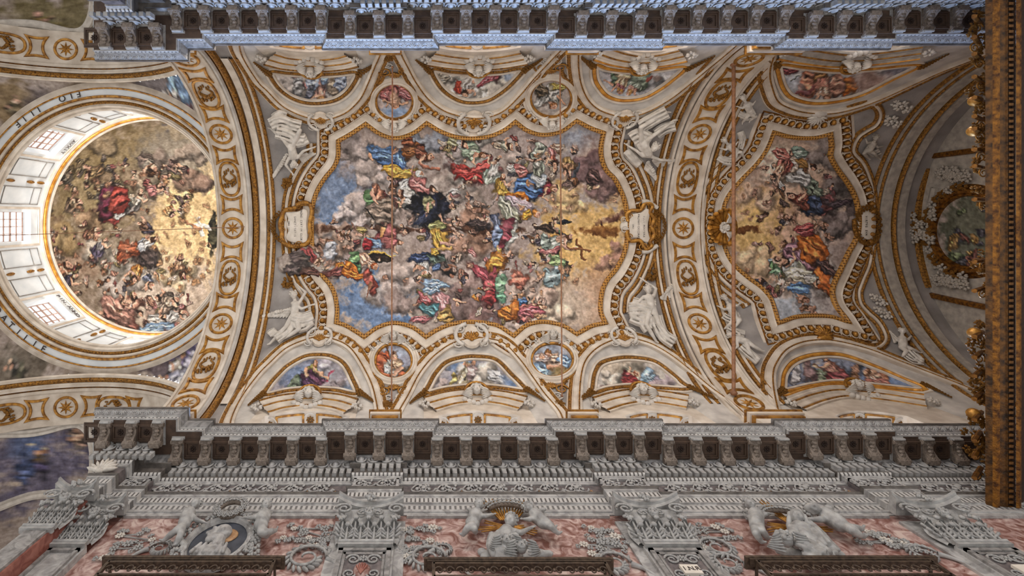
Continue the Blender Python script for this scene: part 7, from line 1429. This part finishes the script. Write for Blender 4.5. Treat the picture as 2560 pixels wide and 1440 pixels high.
# ------------------------------------------------------------------ far end: choir arch, end wall with oval window niche, gilded loft front
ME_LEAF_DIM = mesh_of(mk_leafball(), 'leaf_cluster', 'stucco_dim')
a3 = thing('choir_arch', 'grey and gilt moulded arch before the choir wall', 'arch', (17.3, YC, ZS))
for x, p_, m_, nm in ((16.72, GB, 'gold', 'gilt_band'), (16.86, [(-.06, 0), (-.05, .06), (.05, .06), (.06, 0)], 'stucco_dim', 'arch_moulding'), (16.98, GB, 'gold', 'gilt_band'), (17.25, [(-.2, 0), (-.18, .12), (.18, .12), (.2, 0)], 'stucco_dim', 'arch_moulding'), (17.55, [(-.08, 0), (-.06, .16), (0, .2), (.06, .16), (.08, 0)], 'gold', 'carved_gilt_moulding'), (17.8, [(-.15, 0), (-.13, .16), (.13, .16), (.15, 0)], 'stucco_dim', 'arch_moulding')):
    archline(x, R, p_, nm, a3, m_, amax=1.45)
XE = 18.55
ew = thing('wall_end', 'dim stucco end wall above the choir loft', None, (XE, YC, ZS), kind='structure')
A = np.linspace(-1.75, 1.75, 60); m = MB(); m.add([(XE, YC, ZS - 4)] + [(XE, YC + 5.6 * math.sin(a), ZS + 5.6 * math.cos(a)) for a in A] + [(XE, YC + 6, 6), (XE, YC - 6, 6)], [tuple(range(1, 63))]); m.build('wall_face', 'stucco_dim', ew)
pe = onplaneX(XE - .02)
def epx(u, v, h=0.0):
    d = vray(u, v); return d * ((XE - h) / d[0]), np.array([-1., 0, 0])
# radial gilt mouldings on the wall
for i, pts in enumerate(([(2318, 420), (2300, 500), (2296, 567), (2302, 640), (2322, 720)], [(2340, 470), (2330, 520), (2328, 570), (2332, 620), (2346, 672)])):
    P, N, _ = path(pts, epx, 0, 4.0); m = MB(); m.sweep(P, N, [(-.12, 0), (-.1, .12), (0, .16), (.1, .12), (.12, 0)]); m.build('gilt_moulding', 'gold' if i == 0 else 'stucco_dim', ew)
for pts in ([(2318, 392), (2380, 384), (2470, 372)], [(2320, 736), (2390, 752), (2475, 770)], [(2310, 350), (2350, 320), (2395, 270)], [(2310, 790), (2360, 840), (2420, 900)]):
    P, N, _ = path(pts, epx, 0, 4.0); m = MB(); m.sweep(P, N, [(-.1, 0), (-.08, .1), (.08, .1), (.1, 0)]); m.build('panel_moulding', 'gold_dark', ew)
ov = thing('oval_picture', 'oval gilt-framed picture in the end wall behind the loft front', 'picture', epx(2420, 577)[0])
cir = [(2428 + 92 * math.cos(a), 578 + 96 * math.sin(a)) for a in np.linspace(0, 6.283, 20, endpoint=False)]
P, N, q = path(cir, epx, 0, 4.0, True); fresco_sheet('canvas', q, epx, ov, 4.0, .02)
m = MB(); m.sweep(P, N, [(-.12, 0), (-.1, .12), (-.02, .1), (.0, .16), (.1, .16), (.16, .06), (.2, .1), (.3, 0)], True, 1); m.build('frame', 'gold_dark', ov)
for k in range(18):
    a = math.radians(95 + k * 10); q_, n_ = epx(2420 + 106 * math.cos(a), 578 + 112 * math.sin(a), .1); inst('leaf_cluster', ME_LEAF_GOLD if k % 3 else ME_LEAF_DIM, ov, q_, frame(n_), .2)
# stucco relief cluster at the crown of the oval
rl = thing('stucco_relief', 'tangle of dim stucco leaves and gilt at the crown of the oval picture', 'relief', epx(2300, 567)[0])
for k in range(26):
    rr_ = random.Random(k); u, v = 2262 + rr_.random() * 76, 567 + rr_.uniform(-36, 36); q_, n_ = epx(u, v, .12 + .1 * rr_.random()); inst('leaf_cluster', ME_LEAF_GOLD if k % 4 == 0 else ME_LEAF_DIM, rl, q_, frame(n_, (0, rr_.uniform(-1, 1), 1)), .22)
for i, (u, v) in enumerate(((2372, 432), (2360, 700), (2400, 440), (2395, 706))):
    q_, n_ = epx(u, v, .08); o = thing('stucco_figure_relief', 'dim reclining stucco relief on the end wall, number %s from the crown' % ('first', 'second', 'third', 'fourth')[i], 'relief', q_, 'end wall reliefs')
    o['label'] = 'dim stucco leaf relief on the end wall, %s' % ('above the oval near its crown', 'below the oval near its crown', 'above the oval toward the loft', 'below the oval toward the loft')[i]
    for k in range(7): inst('leaf_cluster', ME_LEAF_DIM, o, q_ + np.array([0, .12 * math.sin(k * 2.2), -.22 * (k - 3) * .5]), frame(n_, (0, math.sin(k), math.cos(k))), .2)
for i, (u, v) in enumerate(((2296, 334), (2315, 787))):
    q_, n_ = onvault(u, v, .03) if False else epx(u, v, .05); o = thing('stucco_roundel', 'round stucco rosette medallion, %s end of the choir arch' % ('upper', 'lower')[i], 'rosette', q_, 'choir rosettes'); inst('flower', ME_FLOWER_WHITE, o, q_, frame(n_), .26); m = MB(); m.tube([q_ + np.array([0, .4 * math.cos(a), .4 * math.sin(a)]) for a in np.linspace(0, 6.283, 25)], .05, 6, False); m.build('ring', 'stucco_dim', o, smooth=True)

# ---- gilded front of the choir loft, running across the nave close to the camera
lf = thing('choir_loft_front', 'long dark gilded moulded loft front across the right edge', 'loft front', (12.2, YC, 11), None)
Y0_, Y1_ = -6.2, 6.35
def beam(prof, name, m):
    mb = MB(); mb.grid([[(x, y, z) for x, z in prof] for y in np.linspace(Y0_, Y1_, 8)]); return mb.build(name, m, lf)
z0 = 11.0; s_ = z0 / F
X = lambda u, dz=0: (u - U0) * (z0 + dz) / F
beam([(X(2472, .5), z0 + .5), (X(2476), z0 + .1), (X(2484), z0 + .02)], 'gilt_cove', 'gold_deep')
beam([(X(2484), z0 + .02), (X(2488), z0 - .03), (X(2496), z0 - .03), (X(2500), z0 + .02)], 'gilt_bead', 'gold_dark')
beam([(X(2500), z0 + .02), (X(2514), z0 - .0), (X(2516), z0 - .03)], 'gilt_fascia', 'gold_deep')
beam([(X(2516), z0 - .02), (X(2520), z0 + .06), (X(2534), z0 + .06), (X(2536), z0 - .02)], 'dentil_bed', 'rosette_dark')
beam([(X(2536), z0 - .03), (X(2541), z0 - .06), (X(2548), z0 - .04), (X(2551), z0 + .05)], 'gilt_bead', 'gold_dark')
beam([(X(2551), z0 + .05), (X(2620), z0 + .3), (X(2700), z0 + .4)], 'loft_soffit', 'rosette_dark')
m = MB(); m.box((0, 0, 0), (.10, .055, .06)); ME_LD = mesh_of(m, 'loft_dentil', 'gold_deep', False)
for y in np.arange(Y0_, Y1_ - .1, .115): inst('loft_dentil', ME_LD, lf, (X(2527), y, z0 + .02), np.eye(3))
# gilded openwork cresting along the loft's nave side: leafy clusters, scrolls, bulbs
for i, (v, w) in enumerate([(60, 40), (110, 50), (150, 36), (205, 30), (255, 26), (300, 30), (330, 34), (380, 30), (420, 22), (500, 20), (650, 20), (720, 24), (830, 30), (880, 34), (925, 36), (980, 30), (1030, 36), (1080, 44), (1120, 44), (1170, 40)]):
    z = z0 + .75; q_ = vray(2462 - w * .4, v) * z; o = thing('gilt_cresting', 'gilded openwork leaf crest on the loft front, %s from the top' % ['1st', '2nd', '3rd', '4th', '5th', '6th', '7th', '8th', '9th', '10th', '11th', '12th', '13th', '14th', '15th', '16th', '17th', '18th', '19th', '20th'][i], 'cresting', q_, 'gilt crests along the loft')
    r0 = random.Random(i + 40)
    for k in range(7):
        a = r0.uniform(-1, 1); inst('leaf_cluster', ME_LEAF_GOLD, o, q_ + np.array([r0.uniform(-.25, .2) * w / 30, a * .24, r0.uniform(-.25, .1)]), frame((-.3, r0.uniform(-.3, .3), -1), (1, a, 0)), r0.uniform(.08, .14))
    inst('volute', ME_VOL_GOLD, o, q_ + np.array([-.1 * w / 30, .12, -.1]), frame((0, 0, -1), (1, r0.uniform(-1, 1), 0)), .12)
    mb = MB(); mb.tube([(X(2476) - .02, q_[1], z0 + .3), q_ + np.array([.05, 0, .0])], .05, 6); mb.build('stalk', 'gold_dark', o)
    if i in (4, 6, 12, 16): mb = MB(); mb.ell(q_ + np.array([-.22, 0, -.1]), (.13, .12, .13), None, 12, 9); mb.build('bulb', 'gold_plain', o, smooth=True)

mb = MB(); mb.add([(12.75, -6.2, 11.4), (19.5, -6.2, 11.4), (19.5, 7.5, 11.4), (12.75, 7.5, 11.4)], [(0, 1, 2, 3)]); o = mb.build('floor_loft', 'timber', None, loc=(16, YC, 11.4)); mark(o, 'plank floor of the choir loft behind its gilded front', None, kind='structure')
